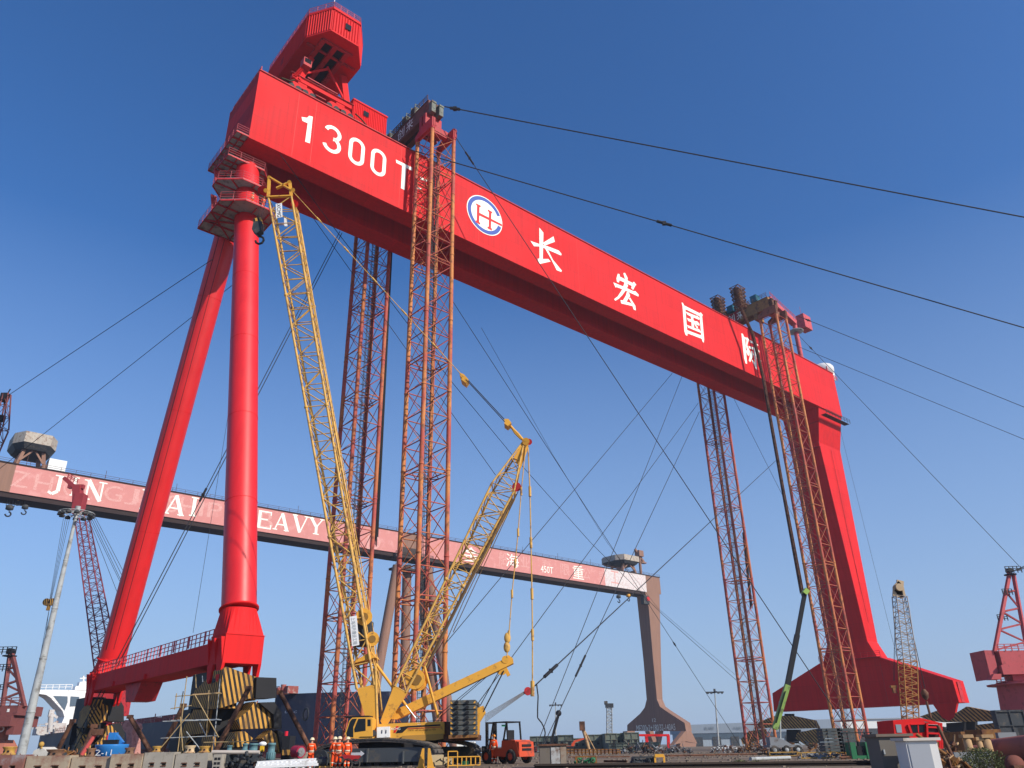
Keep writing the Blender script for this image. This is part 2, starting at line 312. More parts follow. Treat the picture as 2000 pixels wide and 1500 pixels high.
# ================================================================ THE RED GANTRY CRANE
L, H, WD, ZB = 159.7, 12.44, 10.67, 76.5; ZT = ZB + H
gc = thing('gantry_crane', 'huge bright red gantry crane lettered 1300T across the whole yard', 'gantry crane', GM)
m = MB(GM); prof = [(0, ZB), (0, ZT), (WD, ZT), (WD, ZB), (7.3, ZB), (7.3, ZB + 7), (3.1, ZB + 7), (3.1, ZB)]  # recess shaped with a closed top to keep the gap between boxes dark
m.prism([(0, v, z) for v, z in prof], (L, 0, 0)); m.span((.004, 3.102, ZB + .02), (.5, 7.298, ZB + 7)); m.span((L - 12, 3.102, ZB + .02), (L - .004, 7.298, ZB + 7))
girder = m.build('girder', REDGIRD, gc)
m = MB(GM); m.span((0, -.18, ZT + .003), (L, .25, ZT + .16)); m.span((0, WD - .25, ZT + .003), (L, WD + .18, ZT + .16)); m.build('top_flange', REDW, gc)
m = MB(GM); m.span((.4, .45, ZT + .004), (L - .4, WD - .45, ZT + .05)); m.build('bounce_shield_plate', mat('bounce_shield_dark', (.05, .045, .045), .85, var=.2), gc)  # unseen dark plate added to cut red bounce onto the trolley's underside
m = MB(GM)
for u in (6.2, 9.0, 24, 39.7, 63.5, 96, 128): m.box((u, -.008, ZB + H / 2), (.05, .012, H - .5))
m.build('weld_seam', mat('seam_red', (.75, .05, .04), .5), girder)
# --- lettering
s3 = dict(s=3, o=(400, 0)); m = MB(GM)
npx(m, [(567, 685), (600, 690), (612, 678), (633, 684), (616, 840), (588, 830), (603, 722), (572, 708)], **s3); m.build('lettering', WHITE, girder); m = MB(GM)
npx(m, [(145, 822), (345, 920), (343, 960), (150, 862)], -.03, 6.25, (750, 180)); npx(m, [(222, 880), (274, 900), (253, 1195), (207, 1172)], -.033, 6.25, (750, 180)); m.build('lettering', WHITE, girder)
def pen(m, pts, wd, closed=False, v=-.03):
    n = len(pts); P = [Vector(p) for p in pts]; A = []; B = []
    for i in range(n):
        a = P[i - 1] if (closed or i) else P[i]; b = P[(i + 1) % n] if (closed or i < n - 1) else P[i]
        d = (b - a).normalized(); q = Vector((-d.y, d.x)) * wd / 2; A.append(P[i] + q); B.append(P[i] - q)
    o = [(p.x, v, p.y) for p in A + B]; k = n if closed else n - 1
    m.add(o, [(i, (i + 1) % n, n + (i + 1) % n, n + i) for i in range(k)])
def ell(cx, cz, rx, rz, a0, a1, n=14): return [(cx + rx * math.cos(math.radians(a0 + (a1 - a0) * i / n)), cz + rz * math.sin(math.radians(a0 + (a1 - a0) * i / n))) for i in range(n + 1)]
lw = .62; z0, z1 = 80.66 + lw / 2, 85.74 - lw / 2
for uc in (16.12, 19.94):
    r = 1.36 - lw / 2
    m = MB(GM); pen(m, ell(uc, z1 - r, r, r, 0, 180) + ell(uc, z0 + r, r, r, 180, 360), lw, True); m.build('lettering', WHITE, girder)
m = MB(GM)
pen(m, ell(12.0, z1 - 1.1, 1.12, 1.1, 165, -80, 16) + ell(12.0, z0 + 1.22, 1.22, 1.22, 80, -165, 16), lw); m.build('lettering', WHITE, girder)
for x0, y0, x1, y1 in ((1262, 1036, 1302, 1056), (1236, 1087, 1270, 1106)): m = MB(GM); npx(m, [(x0, y0), (x1, y0 + 18), (x1, y1 + 8), (x0, y0 + 16)], **s3); m.build('lettering', WHITE, girder)
for nm, s, o, polys in (
  ('lettering', 4.4125, (800, 300), [[(1118, 637), (1153, 682), (1148, 912), (1113, 930), (1120, 897)], [(1103, 905), (1148, 908), (1195, 908), (1215, 930), (1118, 952)], [(1240, 713), (1252, 760), (1165, 792), (1148, 770)], [(1042, 752), (1120, 780), (1180, 795), (1285, 835), (1310, 865), (1305, 878), (1160, 815), (1120, 800), (1072, 798)], [(1158, 803), (1187, 818), (1235, 915), (1312, 1008), (1308, 1020), (1268, 1005), (1215, 900)]]),
  ('lettering', 15, (1180, 520), [[(560, 205), (610, 190), (692, 350), (680, 420), (620, 410), (612, 370)], [(400, 215), (457, 240), (455, 300), (835, 490), (870, 450), (945, 545), (915, 565), (850, 695), (793, 640), (808, 575), (450, 410), (432, 480), (375, 455), (360, 355)], [(265, 470), (555, 590), (660, 640), (870, 735), (910, 725), (1012, 830), (1003, 890), (630, 715), (520, 670), (365, 610), (335, 625)], [(600, 470), (670, 510), (700, 575), (630, 715), (520, 860), (430, 950), (330, 1012), (290, 965), (400, 880), (520, 690), (590, 500)], [(665, 745), (730, 775), (760, 870), (655, 1040), (780, 1075), (840, 1170), (500, 1090), (478, 990), (550, 1000), (640, 850)], [(725, 945), (760, 915), (915, 1160), (930, 1295), (865, 1270), (800, 1080)]]),
  ('lettering', 15, (1310, 580), [[(318, 160), (355, 170), (400, 260), (425, 300), (490, 1060), (492, 1135), (440, 1120), (400, 1010), (345, 270)], [(400, 250), (845, 475), (880, 450), (940, 530), (920, 570), (850, 565), (420, 355)], [(845, 540), (920, 560), (980, 1240), (970, 1345), (935, 1310), (900, 1210)], [(480, 970), (845, 1110), (890, 1115), (910, 1225), (490, 1065)], [(430, 425), (745, 555), (775, 545), (845, 620), (840, 675), (665, 600), (590, 575), (490, 520)], [(470, 610), (740, 715), (770, 705), (845, 790), (840, 845), (690, 785), (600, 735), (520, 710)], [(470, 815), (795, 945), (825, 930), (885, 1020), (880, 1050), (540, 910), (515, 905)], [(590, 570), (660, 590), (690, 900), (615, 870)], [(685, 780), (720, 800), (800, 880), (790, 930), (765, 925)]]),
  ('lettering', 15, (1430, 640), [[(270, 165), (315, 180), (350, 265), (380, 290), (400, 620), (440, 1060), (395, 1050), (350, 900)], [(350, 265), (425, 300), (430, 270), (490, 345), (475, 400), (445, 510), (520, 690), (510, 800), (490, 825), (460, 815), (400, 690), (400, 650), (440, 680), (400, 520), (420, 370)], [(495, 355), (690, 440), (755, 500), (760, 530), (700, 500), (540, 440)], [(470, 535), (730, 600), (800, 690), (805, 730), (640, 650), (510, 610)], [(630, 620), (690, 650), (730, 1230), (715, 1235), (570, 950), (600, 940), (670, 1030)], [(550, 680), (590, 690), (630, 780), (530, 1010), (485, 965)], [(755, 820), (850, 970), (850, 1085), (800, 1000)]])):
    m = MB(GM)
    for i, p in enumerate(polys): npx(m, p, -.03 - .002 * i, s, o)
    m.build(nm, WHITE, girder)
# --- round emblem: white disc, blue ring open on the right, red H
LC = (41.05, 83.35)
m = MB(GM); m.add([(x, -.03, z) for x, z in ell(LC[0], LC[1], 3.9, 3.85, 0, 354, 59)], [tuple(range(60))]); emb = m.build('emblem', WHITE, girder)
ga = [math.degrees(math.atan2(gv(900 + x / 13.64, 370 + y / 13.64, 0).z - LC[1], gv(900 + x / 13.64, 370 + y / 13.64, 0).x - LC[0])) for x, y in ((1000, 712), (1030, 990))]
m = MB(GM); A = ell(LC[0], LC[1], 3.72, 3.68, ga[0], 360 + ga[1], 60); B = ell(LC[0], LC[1], 2.98, 2.95, ga[0], 360 + ga[1], 60)
m.add([(x, -.042, z) for x, z in A + B], [(i, i + 1, 62 + i, 61 + i) for i in range(60)]); m.build('emblem_ring', BLUEP, girder)
m = MB(GM)
for i, p in enumerate([[(405, 368), (530, 430), (530, 480), (500, 465), (490, 870), (520, 895), (518, 940), (393, 870), (395, 820), (425, 835), (432, 430), (410, 410)], [(718, 530), (840, 600), (838, 640), (815, 625), (805, 1020), (832, 1050), (828, 1098), (712, 1035), (712, 985), (745, 1000), (750, 600), (720, 570)], [(495, 620), (1098, 930), (1100, 985), (490, 690)]]): npx(m, p, -.045 - .002 * i, 13.64, (900, 370))
m.build('emblem_letter', mat('emblem_red', (.7, .02, .018), .5), girder)
# --- railing on the girder's far edge and left end
m = MB(GM); m.rail([(.3, .3, ZT + .16), (.3, WD - .3, ZT + .16)], 1.1, 1.2, .04); m.rail([(.3, WD - .2, ZT + .16), (L - .3, WD - .2, ZT + .16)], 1.1, 2.5, .03); m.build('handrail', REDP, gc)
# --- flexible A-leg: two tubes on a sill beam
UA = 1.65
def tubeleg(P, r): m = MB(GM); m.tube(P[0], P[1], r, n=48); return m.build('tube_leg', REDG, gc)
nb, ntp = Vector((UA, -13.6, 12.6)), Vector((UA, 3.4, 74.0)); fb, ftp = Vector((UA, 24.4, 11.6)), Vector((UA, 5.9, 71.5))
t1 = tubeleg((nb, ntp), 1.52); t2 = tubeleg((fb, ftp), 1.52)
m = MB(GM)
for t in (.0,): m.lathe(nb, [(1.56, -.1), (1.72, -.06), (1.72, .06), (1.56, .1)], 30, ntp - nb)
for k in (.17, .33, .5, .66, .83): q = nb.lerp(ntp, k); m.lathe(q, [(1.5, -.03), (1.545, -.02), (1.545, .02), (1.5, .03)], 30, ntp - nb)
m.build('flange_ring', RED, t1)
m = MB(GM); m.lathe(fb, [(1.56, -.1), (1.72, -.06), (1.72, .06), (1.56, .1)], 30, ftp - fb)
for k in (.25, .5, .75): q = fb.lerp(ftp, k); m.lathe(q, [(1.5, -.03), (1.545, -.02), (1.545, .02), (1.5, .03)], 30, ftp - fb)
m.build('flange_ring', RED, t2)
m = MB(GM); d = (ftp - fb).normalized(); m.path([fb + d * 1 + Vector((-1.2, -1.0, 0)), ftp - d * 5 + Vector((-1.2, -1.0, 0))], .035); m.path([fb + d * 1 + Vector((-.5, -1.5, 0)), ftp - d * 5 + Vector((-.5, -1.5, 0))], .03); m.build('cable_conduit', BLACK, t2)
S0, S1, SZ0, SZ1 = -.06, 3.36, 7.84, 9.85
def coneleg(m, base, sq, top, r):       # square to round transition
    n = 32; A = []
    for i in range(n):
        a = 2 * math.pi * i / n; c, s_ = math.cos(a), math.sin(a); k = 1 / max(abs(c), abs(s_)); A.append(Vector((base[0] + sq * c * k, base[1] + sq * s_ * k, base[2])))
    B = [Vector((top[0] + r * math.cos(2 * math.pi * i / n), top[1] + r * math.sin(2 * math.pi * i / n), top[2])) for i in range(n)]
    m.loft(A, B)
for q0, q1 in (((UA, -14.15, SZ1 + .3), nb), ((UA, 24.9, SZ1), fb)): m = MB(GM); coneleg(m, q0, 1.66, q1, 1.53); m.build('leg_cone', RED, gc)
sill = MB(GM); sill.span((S0 + .15, -12.6, SZ0 + .12), (S1 - .15, 24.9, SZ1 - .1)); sill = sill.build('sill_beam', RED, gc)
for va, vb in ((-15.8, -12.6), (23.6, 26.4)):
    m = MB(GM); m.span((S0, va, SZ0), (S1, vb, SZ1 + .3)); 
    for v in (va + .1, (va + vb) / 2, vb - .1): m.prism([(S0, v, SZ0), (S0, v, SZ1 + .1), (S0 - .35, v, SZ1 + .1)], (0, .06, 0))
    for uu in (S0 - .02, S1 - .25):
        for dv in (va + .3, vb - .9): m.prism([(uu, dv - .3, SZ0), (uu, dv + 1.0, SZ0), (uu, dv + .62, SZ0 - 1.3), (uu, dv + .3, SZ0 - 1.5), (uu, dv, SZ0 - 1.2)], (.25, 0, 0))
    m.span((S0 - .05, va - .05, SZ1 + .303), (S1 + .05, vb + .05, SZ1 + .36)); m.build('sill_end', RED, gc)
m = MB(GM); m.rail([(S0 + .2, -12.4, SZ1 - .1), (S0 + .2, 23.4, SZ1 - .1)], 1.15, 1.05, .03, 2)
for k in range(9): v = -10.4 + k * 4; m.box((S0 + .2, v, SZ1 + .55), (.08, .28, 1.1))
m.build('handrail', REDP, sill)
m = MB(GM)
for v in (5, 16): m.box((S0 + .08, v, SZ0 + .35), (.25, .9, .5))
m.build('lug', RED, sill)
m = MB(GM); m.prism([(S0 + .8, 8, SZ0 + .1), (S0 + .8, 13.4, SZ0 + .1), (S0 + .8, 12.4, SZ0 - 1.7), (S0 + .8, 9.5, SZ0 - 1.7)], (2.2, 0, 0)); m.build('sill_bracket', REDW, sill)
# --- platforms round the leg heads
def platform(z, poly, joists):
    m = MB(GM); m.prism([(u, v, z) for u, v in poly], (0, 0, .08)); p = m.build('platform', GALV, gc)
    m = MB(GM); pts = [(u, v, z - .1) for u, v in poly]; n = len(pts)
    for i in range(n): m.bar(pts[i], pts[(i + 1) % n], .1, .22)
    for a, b in joists: m.bar((a[0], a[1], z - .14), (b[0], b[1], z - .14), .1, .26)
    m.build('platform_joist', REDW, p)
    m = MB(GM); r = [(u, v, z + .08) for u, v in poly]; m.rail(r + r[:1], 1.1, 1.5, .02); m.build('handrail', REDP, p)
platform(76.75, [(-1.7, 0), (-.02, 0), (-.02, 10.2), (-1.7, 10.2)], [((-1.7, v), (0, v)) for v in (1.4, 2.8, 4.2, 5.6, 7, 8.4)] + [((-.85, 0), (-.85, 10.2))])
platform(74.0, [(-1.7, 1.9), (3.4, 1.9), (4.2, 3.0), (4.2, 6.8), (-1.9, 6.6)], [((-1.7, v), (4.2, v)) for v in (3.1, 4.2, 5.4)] + [((u, 1.9), (u, 6.6)) for u in (-.4, 1, 3)])
platform(69.0, [(-2.6, 1.4), (-.1, -.7), (2.5, -.7), (4.0, .9), (4.0, 4.6), (-.6, 5.2), (-2.6, 3.2)], [((1.65, -.6), (1.65, 5)), ((-2.6, 2.2), (4.0, 2.2)), ((-1.2, .3), (3.6, 4.4)), ((3.2, .2), (-1.2, 4.4))])
platform(64.0, [(-2.6, -1.1), (-.1, -3.2), (2.9, -3.2), (4.4, -1.6), (4.4, 3.6), (3.4, 6.4), (-2.6, 6.4)], [((-2.6, v), (4.2, v)) for v in (-.2, 1.8, 4.1)] + [((u, -2.4), (u, 6.4)) for u in (-1.2, 1.65, 3.4)] + [((-2.6, 4.1), (1.65, 1.8)), ((-2.6, 1.8), (1.65, 6.2)), ((1.65, -1), (4.2, 4.1))])
m = MB(GM)
for z, v in ((66.2, 1.75), (67.4, 2.1), (71.5, 3.1), (72.6, 3.3)): m.lathe((UA, v, z), [(1.5, -.12), (1.62, -.08), (1.62, .08), (1.5, .12)], 24)
m.build('stiffener_band', RED, t1)
m = MB(GM); m.box((UA + .8, 6.6, 75), (2.6, 5.2, 2.99)); m.build('leg_head', REDW, gc)
m = MB(GM)
for z0_, z1_, v0, v1 in ((64.1, 69, 2.8, 5.2), (69.1, 74, 3.6, 6)):
    for du in (-.35, .35): m.bar((-1.7 + du, v0, z0_), (-1.7 + du, v1, z1_), .06, .2)
    for k in range(14): m.bar((-2.05, v0 + (v1 - v0) * k / 13, z0_ + (z1_ - z0_) * k / 13), (-1.35, v0 + (v1 - v0) * k / 13, z0_ + (z1_ - z0_) * k / 13), .05, .2)
m.build('stair', REDW, gc)
# --- rigid leg and its sill
RU0, RU1 = 151.5, 154.7
def ring(z, u0, u1, v0, v1): return [Vector((u0, v0, z)), Vector((u1, v0, z)), Vector((u1, v1, z)), Vector((u0, v1, z))]
m = MB(GM); R0, R1, R2, R3 = ring(ZB, 148.4, 159.69, .3, 10.4), ring(67.9, 149.4, 159.8, 2.5, 10.3), ring(20.8, 152.4, 157.2, 2.1, 11.8), ring(17.2, 152.0, 157.0, .4, 13.3)
m.loft(R0, R1); m.loft(R1, R2); m.loft(R2, R3); rl = m.build('rigid_leg', REDGIRD, gc)
m = MB(GM); m.prism([(RU0, -14.5, 7.24), (RU0, -14.3, 11.45), (RU0, -.2, 17.2), (RU0, 13.5, 17.2), (RU0, 27.5, 11.3), (RU0, 27.8, 7.24)], (5.2, 0, 0)); rs = m.build('rigid_sill', REDGIRD, gc)
m = MB(GM); m.span((RU0 + 1.4, -14.55, 7.3), (RU0 + 3, -14.52, 11.3))
for v in (-.2, -2.6): m.span((RU0 - .02, v, 7.3), (RU0 - .003, v + .12, 16))
m.build('seam_strip', REDW, rs)
m = MB(GM)
for v in (-13.2, -10.7): m.prism([(RU0 - .3, v, 7.2), (RU0 - .3, v + .25, 7.2), (RU0 - .02, v + .25, 9.2), (RU0 - .02, v, 9.2)], (.3, 0, 0))
m.prism([(RU0 - .3, -14.2, 7.2), (RU0 - .3, -9.4, 7.2), (RU0 - .3, -10.6, 4.6), (RU0 - .3, -11.8, 3.9), (RU0 - .3, -13, 4.6)], (.9, 0, 0)); m.build('pivot_lug', RED, rs)
m = MB(GM)
for u0, z, v in ((148.4, 74.3, -.9),): m.span((u0 + .2, v - .2, z), (160.4, .25, z + .06)); m.rail([(u0 + .2, v - .4, z + .1), (160.5, v - .4, z + .1)], 1.1, 1.5, .03)
m.build('platform', DARK, rl)
m = MB(GM); m.span((148.6, 2.2, 66.6), (149.3, 10, 66.8)); m.rail([(148.6, 2.2, 66.8), (148.6, 10, 66.8)], 1.1, 1.3, .03); m.build('platform', REDW, rl)
m = MB(GM); m.rail([(RU0 - .9, -1, 17.3), (RU0 - .9, 13.5, 17.3)], 1.1, 1.4, .04); m.span((RU0 - 1, -1, 17.15), (RU0, 13.5, 17.25)); m.build('platform', REDW, rs)
m = MB(GM)
pth = [Vector((154.5, 2.28, 67)), Vector((154.2, 2.2, 45)), Vector((154.8, 2.1, 25))]
m.path(pth, .06); m.build('cable_conduit', REDW, rl)
# --- trolley on top
tr = thing('gantry_trolley', 'red corrugated trolley house on stilted wheels above 1300T lettering', 'crane trolley', GM @ Matrix.Translation((11, 5.3, ZT + .16)))
RC = ZT + .16
zh, fv = 98.0, -5.2
c1, c2, c3, c4 = (5.39, -1.66), (7.67, fv), (12.24, fv), (14.55, -1.8)
plan = [c1, c2, c3, c4, (14.6, 12.4), (12.3, 16), (7.7, 16), (5.4, 12.4)]
m = MB(GM); zt2 = 102.85; m.loft([Vector((u, v, zh)) for u, v in plan], [Vector((u, v, zt2)) for u, v in plan]); house = m.build('machinery_house', RED, tr)
m = MB(GM)                                         # cladding ribs
P = plan + plan[:1]
for (a, b) in zip(P, P[1:]):
    a, b = Vector(a), Vector(b); d = (b - a); n = int(d.length / .42); nn = Vector((d.y, -d.x)).normalized()
    for i in range(n):
        q = a + d * ((i + .5) / n) + nn * .03; e = d.normalized() * .1
        m.prism([(q.x - e.x, q.y - e.y, zh + .25), (q.x + e.x, q.y + e.y, zh + .25), (q.x + nn.x * .13, q.y + nn.y * .13, zh + .25)], (0, 0, zt2 - zh - .6))
m.build('cladding', RED, house)
def inset(pl, k): cx = sum(p[0] for p in pl) / len(pl); cy = sum(p[1] for p in pl) / len(pl); return [(cx + (u - cx) * k, cy + (v - cy) * k) for u, v in pl]
m = MB(GM); o2 = inset(plan, 1.02); m.loft([Vector((u, v, zt2 - .3)) for u, v in o2], [Vector((u, v, zt2 + .15)) for u, v in o2]); m.loft([Vector((u, v, zh - .05)) for u, v in inset(plan, 1.008)], [Vector((u, v, zh + .22)) for u, v in inset(plan, 1.008)]); m.build('trim_band', RED, house)
m = MB(GM); r = [(u, v, zt2 + .15) for u, v in plan]; m.rail(r + r[:1], 1.2, 1.3, .03); m.build('handrail', REDP, house)
m = MB(GM); a = gv(869, 290, 0)
pa, pb = Vector((9.8, fv - .06, 100.0)), Vector((10.75, fv - .06, 101.1)); m.span((pa.x, fv - .2, pa.z), (pb.x, fv - .1, pb.z)); m.build('window', GLASS, house); m = MB(GM); m.span((5.3, 6.2, 99.6), (5.36, 7.3, 101.0)); m.build('window', GLASS, house)
m = MB(GM)
for u0 in (7.2, 9.2, 11.2): m.span((u0, -3.2, zh - .45), (u0 + .7, 14.0, zh - .06))
for v in (-3.4, -1.2, 9, 12): m.span((7.4 if v < -3 else 5.9, v, zh - .38), (12.4 if v < -3 else 14, v + .35, zh - .055))
m.build('floor_beam', REDW, house)
m = MB(GM); m.span((7.95, -2.7, zh - .07), (9.15, 8.8, zh - .052)); m.span((9.95, -2.7, zh - .07), (11.15, 8.8, zh - .052)); m.build('floor_opening', BLACK, house)
m = MB(GM); m.tube((7.7, fv + .1, zt2), (7.7, fv + .1, zt2 + 3.2), .06); m.build('mast', WHITEB, house)
uL, uM0, uM1, uR = gz(567, 160, RC + .5).x, gz(615, 189, RC + .5).x, gz(639, 203, RC + .5).x, gz(690, 227, RC + .5).x
for v in (.55, WD - .55):
    m = MB(GM)
    for a, b in ((uL, uM0), (uM1, uR)):
        m.prism([(a, v - .3, RC + .9), (b, v - .3, RC + .9), (b - .6, v - .3, RC + 1.5), (a + .6, v - .3, RC + 1.5)], (0, .6, 0))
        m.box(((a + b) / 2, v, RC + 1.7), (1.4, .6, .6))
        for s_ in (0, 1): q = a + (b - a) * (.25 + .5 * s_); m.prism([(q - 1.0, v - .36, RC + .45), (q + 1.0, v - .36, RC + .45), (q + .45, v - .36, RC + 1.05), (q - .45, v - .36, RC + 1.05)], (0, .72, 0))
    m.span((uL + .3, v - .4, RC + 1.95), (uR - .3, v + .4, RC + 2.75)); bo = m.build('bogie', RED, tr)
    for a, b in ((uL, uM0), (uM1, uR)):
        for k in range(4): q = a + .35 + (b - a - .7) * k / 3; m = MB(GM); m.tube((q, v - .42, RC + .48), (q, v + .2, RC + .48), .46, n=16); m.build('wheel', BLACK, bo)
    m = MB(GM)
    for a, b in ((uL + 1.4, 7.6), (uR - 1.0, 13.2)): m.bar((a, v, RC + 2.1), (b, v + (.6 if v < 5 else -.6), zh - .4), 1.0, .8)
    m.bar((uL + 1.4, v, RC + 3.5), (10.5, v, zh - 1), .28); m.bar((uR - 1, v, RC + 2.6), (10.2, v, zh - .8), .28); m.build('portal_leg', RED, tr)
m = MB(GM); m.span((uL, -.1, RC + 2.76), (uR, .2, RC + 2.8)); m.bar((uL + 2.5, -.2, RC + 3.1), (uR - 3, -.2, RC + 3.0), .12); m.build('walkway', REDP, tr)
m = MB(GM); m.box((uL + 2.0, -.2, RC + 5.4), (1.3, 1.2, 1.5)); cab = m.build('control_cabin', REDW, tr)
m = MB(GM); m.span((uL + 1.5, -.83, RC + 5.2), (uL + 2.5, -.81, RC + 6.0)); m.build('window', GLASS, cab)
m = MB(GM)
for k in range(8): m.bar((uL + .3 + k * .12, -.1, RC + 2.2 + k * .3), (uL + .9 + k * .12, -.1, RC + 2.2 + k * .3), .2, .06)
m.build('ladder', RED, tr)
m = MB(GM); m.tube((5.0, 9.9, zh - 7), (5.0, 9.9, zh - 1), .2); m.span((9.3, 1.5, RC + 1.5), (11, 9, RC + 3)); m.span((uL + 1, 8.6, RC + 1.5), (uR - 1, 9.2, RC + 2.2)); m.build('hoist_frame', REDW, tr)
m = MB(GM); a = gv(756, 229, .9); b = gv(754.5, 258, .9); l = gv(690, 200, .9)
m.span((l.x, .9, RC + .05), (a.x, 4.2, a.z)); eh = m.build('switch_house', RED, tr)
m = MB(GM); n = 20
for i in range(n): q = l.x + (a.x - l.x) * (i + .5) / n; m.prism([(q - .1, .9, RC + .1), (q + .1, .9, RC + .1), (q, .78, RC + .1)], (0, 0, a.z - RC - .35))
m.span((l.x - .08, .74, a.z - .2), (a.x + .08, 4.3, a.z + .08)); m.build('cladding', RED, eh)
wq = gv(715, 223, .8); m = MB(GM); m.span((wq.x - .45, .74, wq.z - .5), (wq.x + .45, .77, wq.z + .5)); m.build('window', GLASS, eh)
m = MB(GM); m.path([gv(550, 152, -.1), gv(566, 158, -.1), gv(575, 156, -.1)], .12); m.path([gv(694, 222, .3), gv(705, 232, .3), gv(716, 245, .3)], .12); m.build('supply_cable', mat('cable_olive', (.06, .045, .02), .8), tr)
# --- slewing maintenance crane and tarpaulin on the far end of the girder
pc = gv(1556, 655, 5.0)
mc = thing('maintenance_crane', 'red pillar crane with long box arm on top of the red girder', 'pillar crane', GM @ Matrix.Translation((pc.x, 5.0, RC)))
m = MB(GM); b0 = gv(1563, 695, 5); t0 = gv(1545, 628, 5); m.tube((pc.x, 5, RC), (pc.x, 5, t0.z), .62, n=18); m.build('pillar', REDP, mc)
m = MB(GM); q = gv(1549, 645, 5); m.lathe((pc.x, 5, q.z), [(.7, -.3), (2.0, 0), (2.0, .15), (.7, .15)], 18); m.build('platform', GALV, mc)
m = MB(GM); e0, e1 = gv(1515, 602, 5), gv(1588, 640, 5)
hd = gv(1572, 640, 5); m.box((hd.x, 5, hd.z + 1.4), (3.8, 2.4, 4.2)); m.build('machinery_box', REDP, mc)
m = MB(GM); m.bar((pc.x, 5, t0.z), (pc.x - 12, 5, t0.z + 3.2), 1.6, 1.4); m.build('box_arm', REDP, mc)
m = MB(GM); m.rail([(pc.x, 4.2, t0.z + .8), (pc.x - 12, 4.2, t0.z + 4)], 1.1, 1.3, .03); m.tube((hd.x - .6, 5, hd.z + 3.4), (hd.x - .6, 5, hd.z + 6.5), .05); m.build('handrail', REDP, mc)
tp = gv(1606, 728, 4)
m = MB(GM); m.ball((tp.x, 4, tp.z + .4), 2.1, 14, (1.15, 1.6, 1.05)); m.box((tp.x + .5, 4, tp.z - 1.2), (4.2, 4.2, 2.4)); tb = thing('wrapped_winch', 'white wrapped bundle on top of the red girder above its rigid leg', 'winch', GM @ Matrix.Translation((tp.x, 4, RC)))
m.build('wrapping', mat('white_tarpaulin', (.72, .7, .68), .7, var=.1, scale=2, bump=.8), tb)
m = MB(GM); m.rail([(tp.x - 2.4, 1.7, RC + .1), (tp.x + 3, 1.7, RC + .1)], 1.2, .8, .04); m.bar((tp.x - 1.6, 1.8, RC), (tp.x - 1.6, 1.8, RC + 3.2), .3); m.build('frame', REDP, tb)
# ---------------------------------------------------------------- travel bogies under the four corners of the red gantry
def tr_(s, o): return lambda p: (o[0] + p[0] / s, o[1] + p[1] / s)
def plate(m, pts, T, u=None, v=None, th=1.5):
    P = [T(p) for p in pts]
    if u is not None: m.prism([gu(x, y, u) for x, y in P], (th, 0, 0))
    else: m.prism([gv(x, y, v) for x, y in P], (0, th, 0))
T = tr_(5, (150, 1220)); T5 = tr_(6.667, (1700, 1380)); T3 = tr_(5, (1500, 1240)); T7 = tr_(7.5, (1380, 1300))
def bogieset(stripes, blacks, st=HAZ):
    o = None
    for pts, TT, k in stripes: b = MB(GM); plate(b, pts, TT, **k); e = b.build('equalizer_beam', st, gc); o = o or e
    for pts, TT, k in blacks: b = MB(GM); plate(b, pts, TT, **k); b.build('drive_housing', BLACK, o)
    return o
ub = S0 + .3
m = MB(GM)
for vc in (-9.4, 31.5):
    m = MB(GM); m.span((S0 + .9, vc - 2.6, 4.6), (S1 - .4, vc + 2.6, SZ0 - .3))
    for k in (-1, 1): m.span((S0 + .8, vc + k * 3 - 1.5, 2.2), (S1 - .3, vc + k * 3 + 1.5, 4.59)); [m.span((S0 + .7, vc + k * 3 + j * 1.5 - 1.1, .15), (S1 - .2, vc + k * 3 + j * 1.5 + 1.1, 2.19)) for j in (-1, 1)]
    m.build('bogie_frame', BLACK, gc)
near_b = bogieset([([(1310, 490), (1420, 470), (1395, 815), (1290, 825), (1115, 800), (1145, 650), (1230, 570)], T, dict(u=ub, th=1.4)),
  ([(1425, 440), (1460, 410), (1755, 512), (1745, 740), (1690, 720), (1400, 815)], T, dict(v=-16.2, th=2.0)),
  ([(1735, 750), (1850, 800), (1920, 880), (1915, 1010), (1600, 1020), (1560, 930), (1690, 830)], T, dict(v=-17.2, th=1.8)),
  ([(1550, 1050), (1640, 1040), (1720, 1110), (1660, 1190), (1490, 1200)], T, dict(v=-18, th=1.4)), ([(1900, 1030), (1990, 1100), (2000, 1260), (1880, 1180), (1810, 1110)], T, dict(v=-18, th=1.4)),
  ([(1140, 830), (1290, 830), (1240, 1060), (1020, 1090), (1040, 1000)], T, dict(u=ub + .1, th=1.2)), ([(1010, 1090), (1110, 1080), (1060, 1170), (1040, 1300), (1000, 1280)], T, dict(u=ub + .1, th=1.2)), ([(1220, 1100), (1330, 1090), (1310, 1290), (1220, 1250)], T, dict(u=ub + .1, th=1.2))],
  [([(1757, 512), (1950, 520), (1950, 715), (1747, 720)], T, dict(v=-16.6, th=2.4)), ([(1780, 760), (1930, 755), (2000, 850), (2000, 1020), (1925, 1010), (1925, 880)], T, dict(v=-17.6, th=2)), ([(1420, 830), (1690, 760), (1560, 1000), (1440, 1000)], T, dict(v=-13.8, th=1)), ([(1960, 1030), (2040, 1060), (2060, 1250), (2000, 1250)], T, dict(v=-18.3, th=1.5)), ([(1200, 840), (1390, 840), (1390, 1300), (1250, 1300)], T, dict(u=ub + 1.6, th=.6))])
m = MB(GM); q = gu(*T((1345, 755)), ub - .05); m.tube(q, q + Vector((.3, 0, 0)), .42, n=18); q = gu(*T((1340, 520)), ub - .3); m.tube(q, q + Vector((.5, 0, 0)), .4, n=14); m.build('pivot_pin', BLACK, near_b)
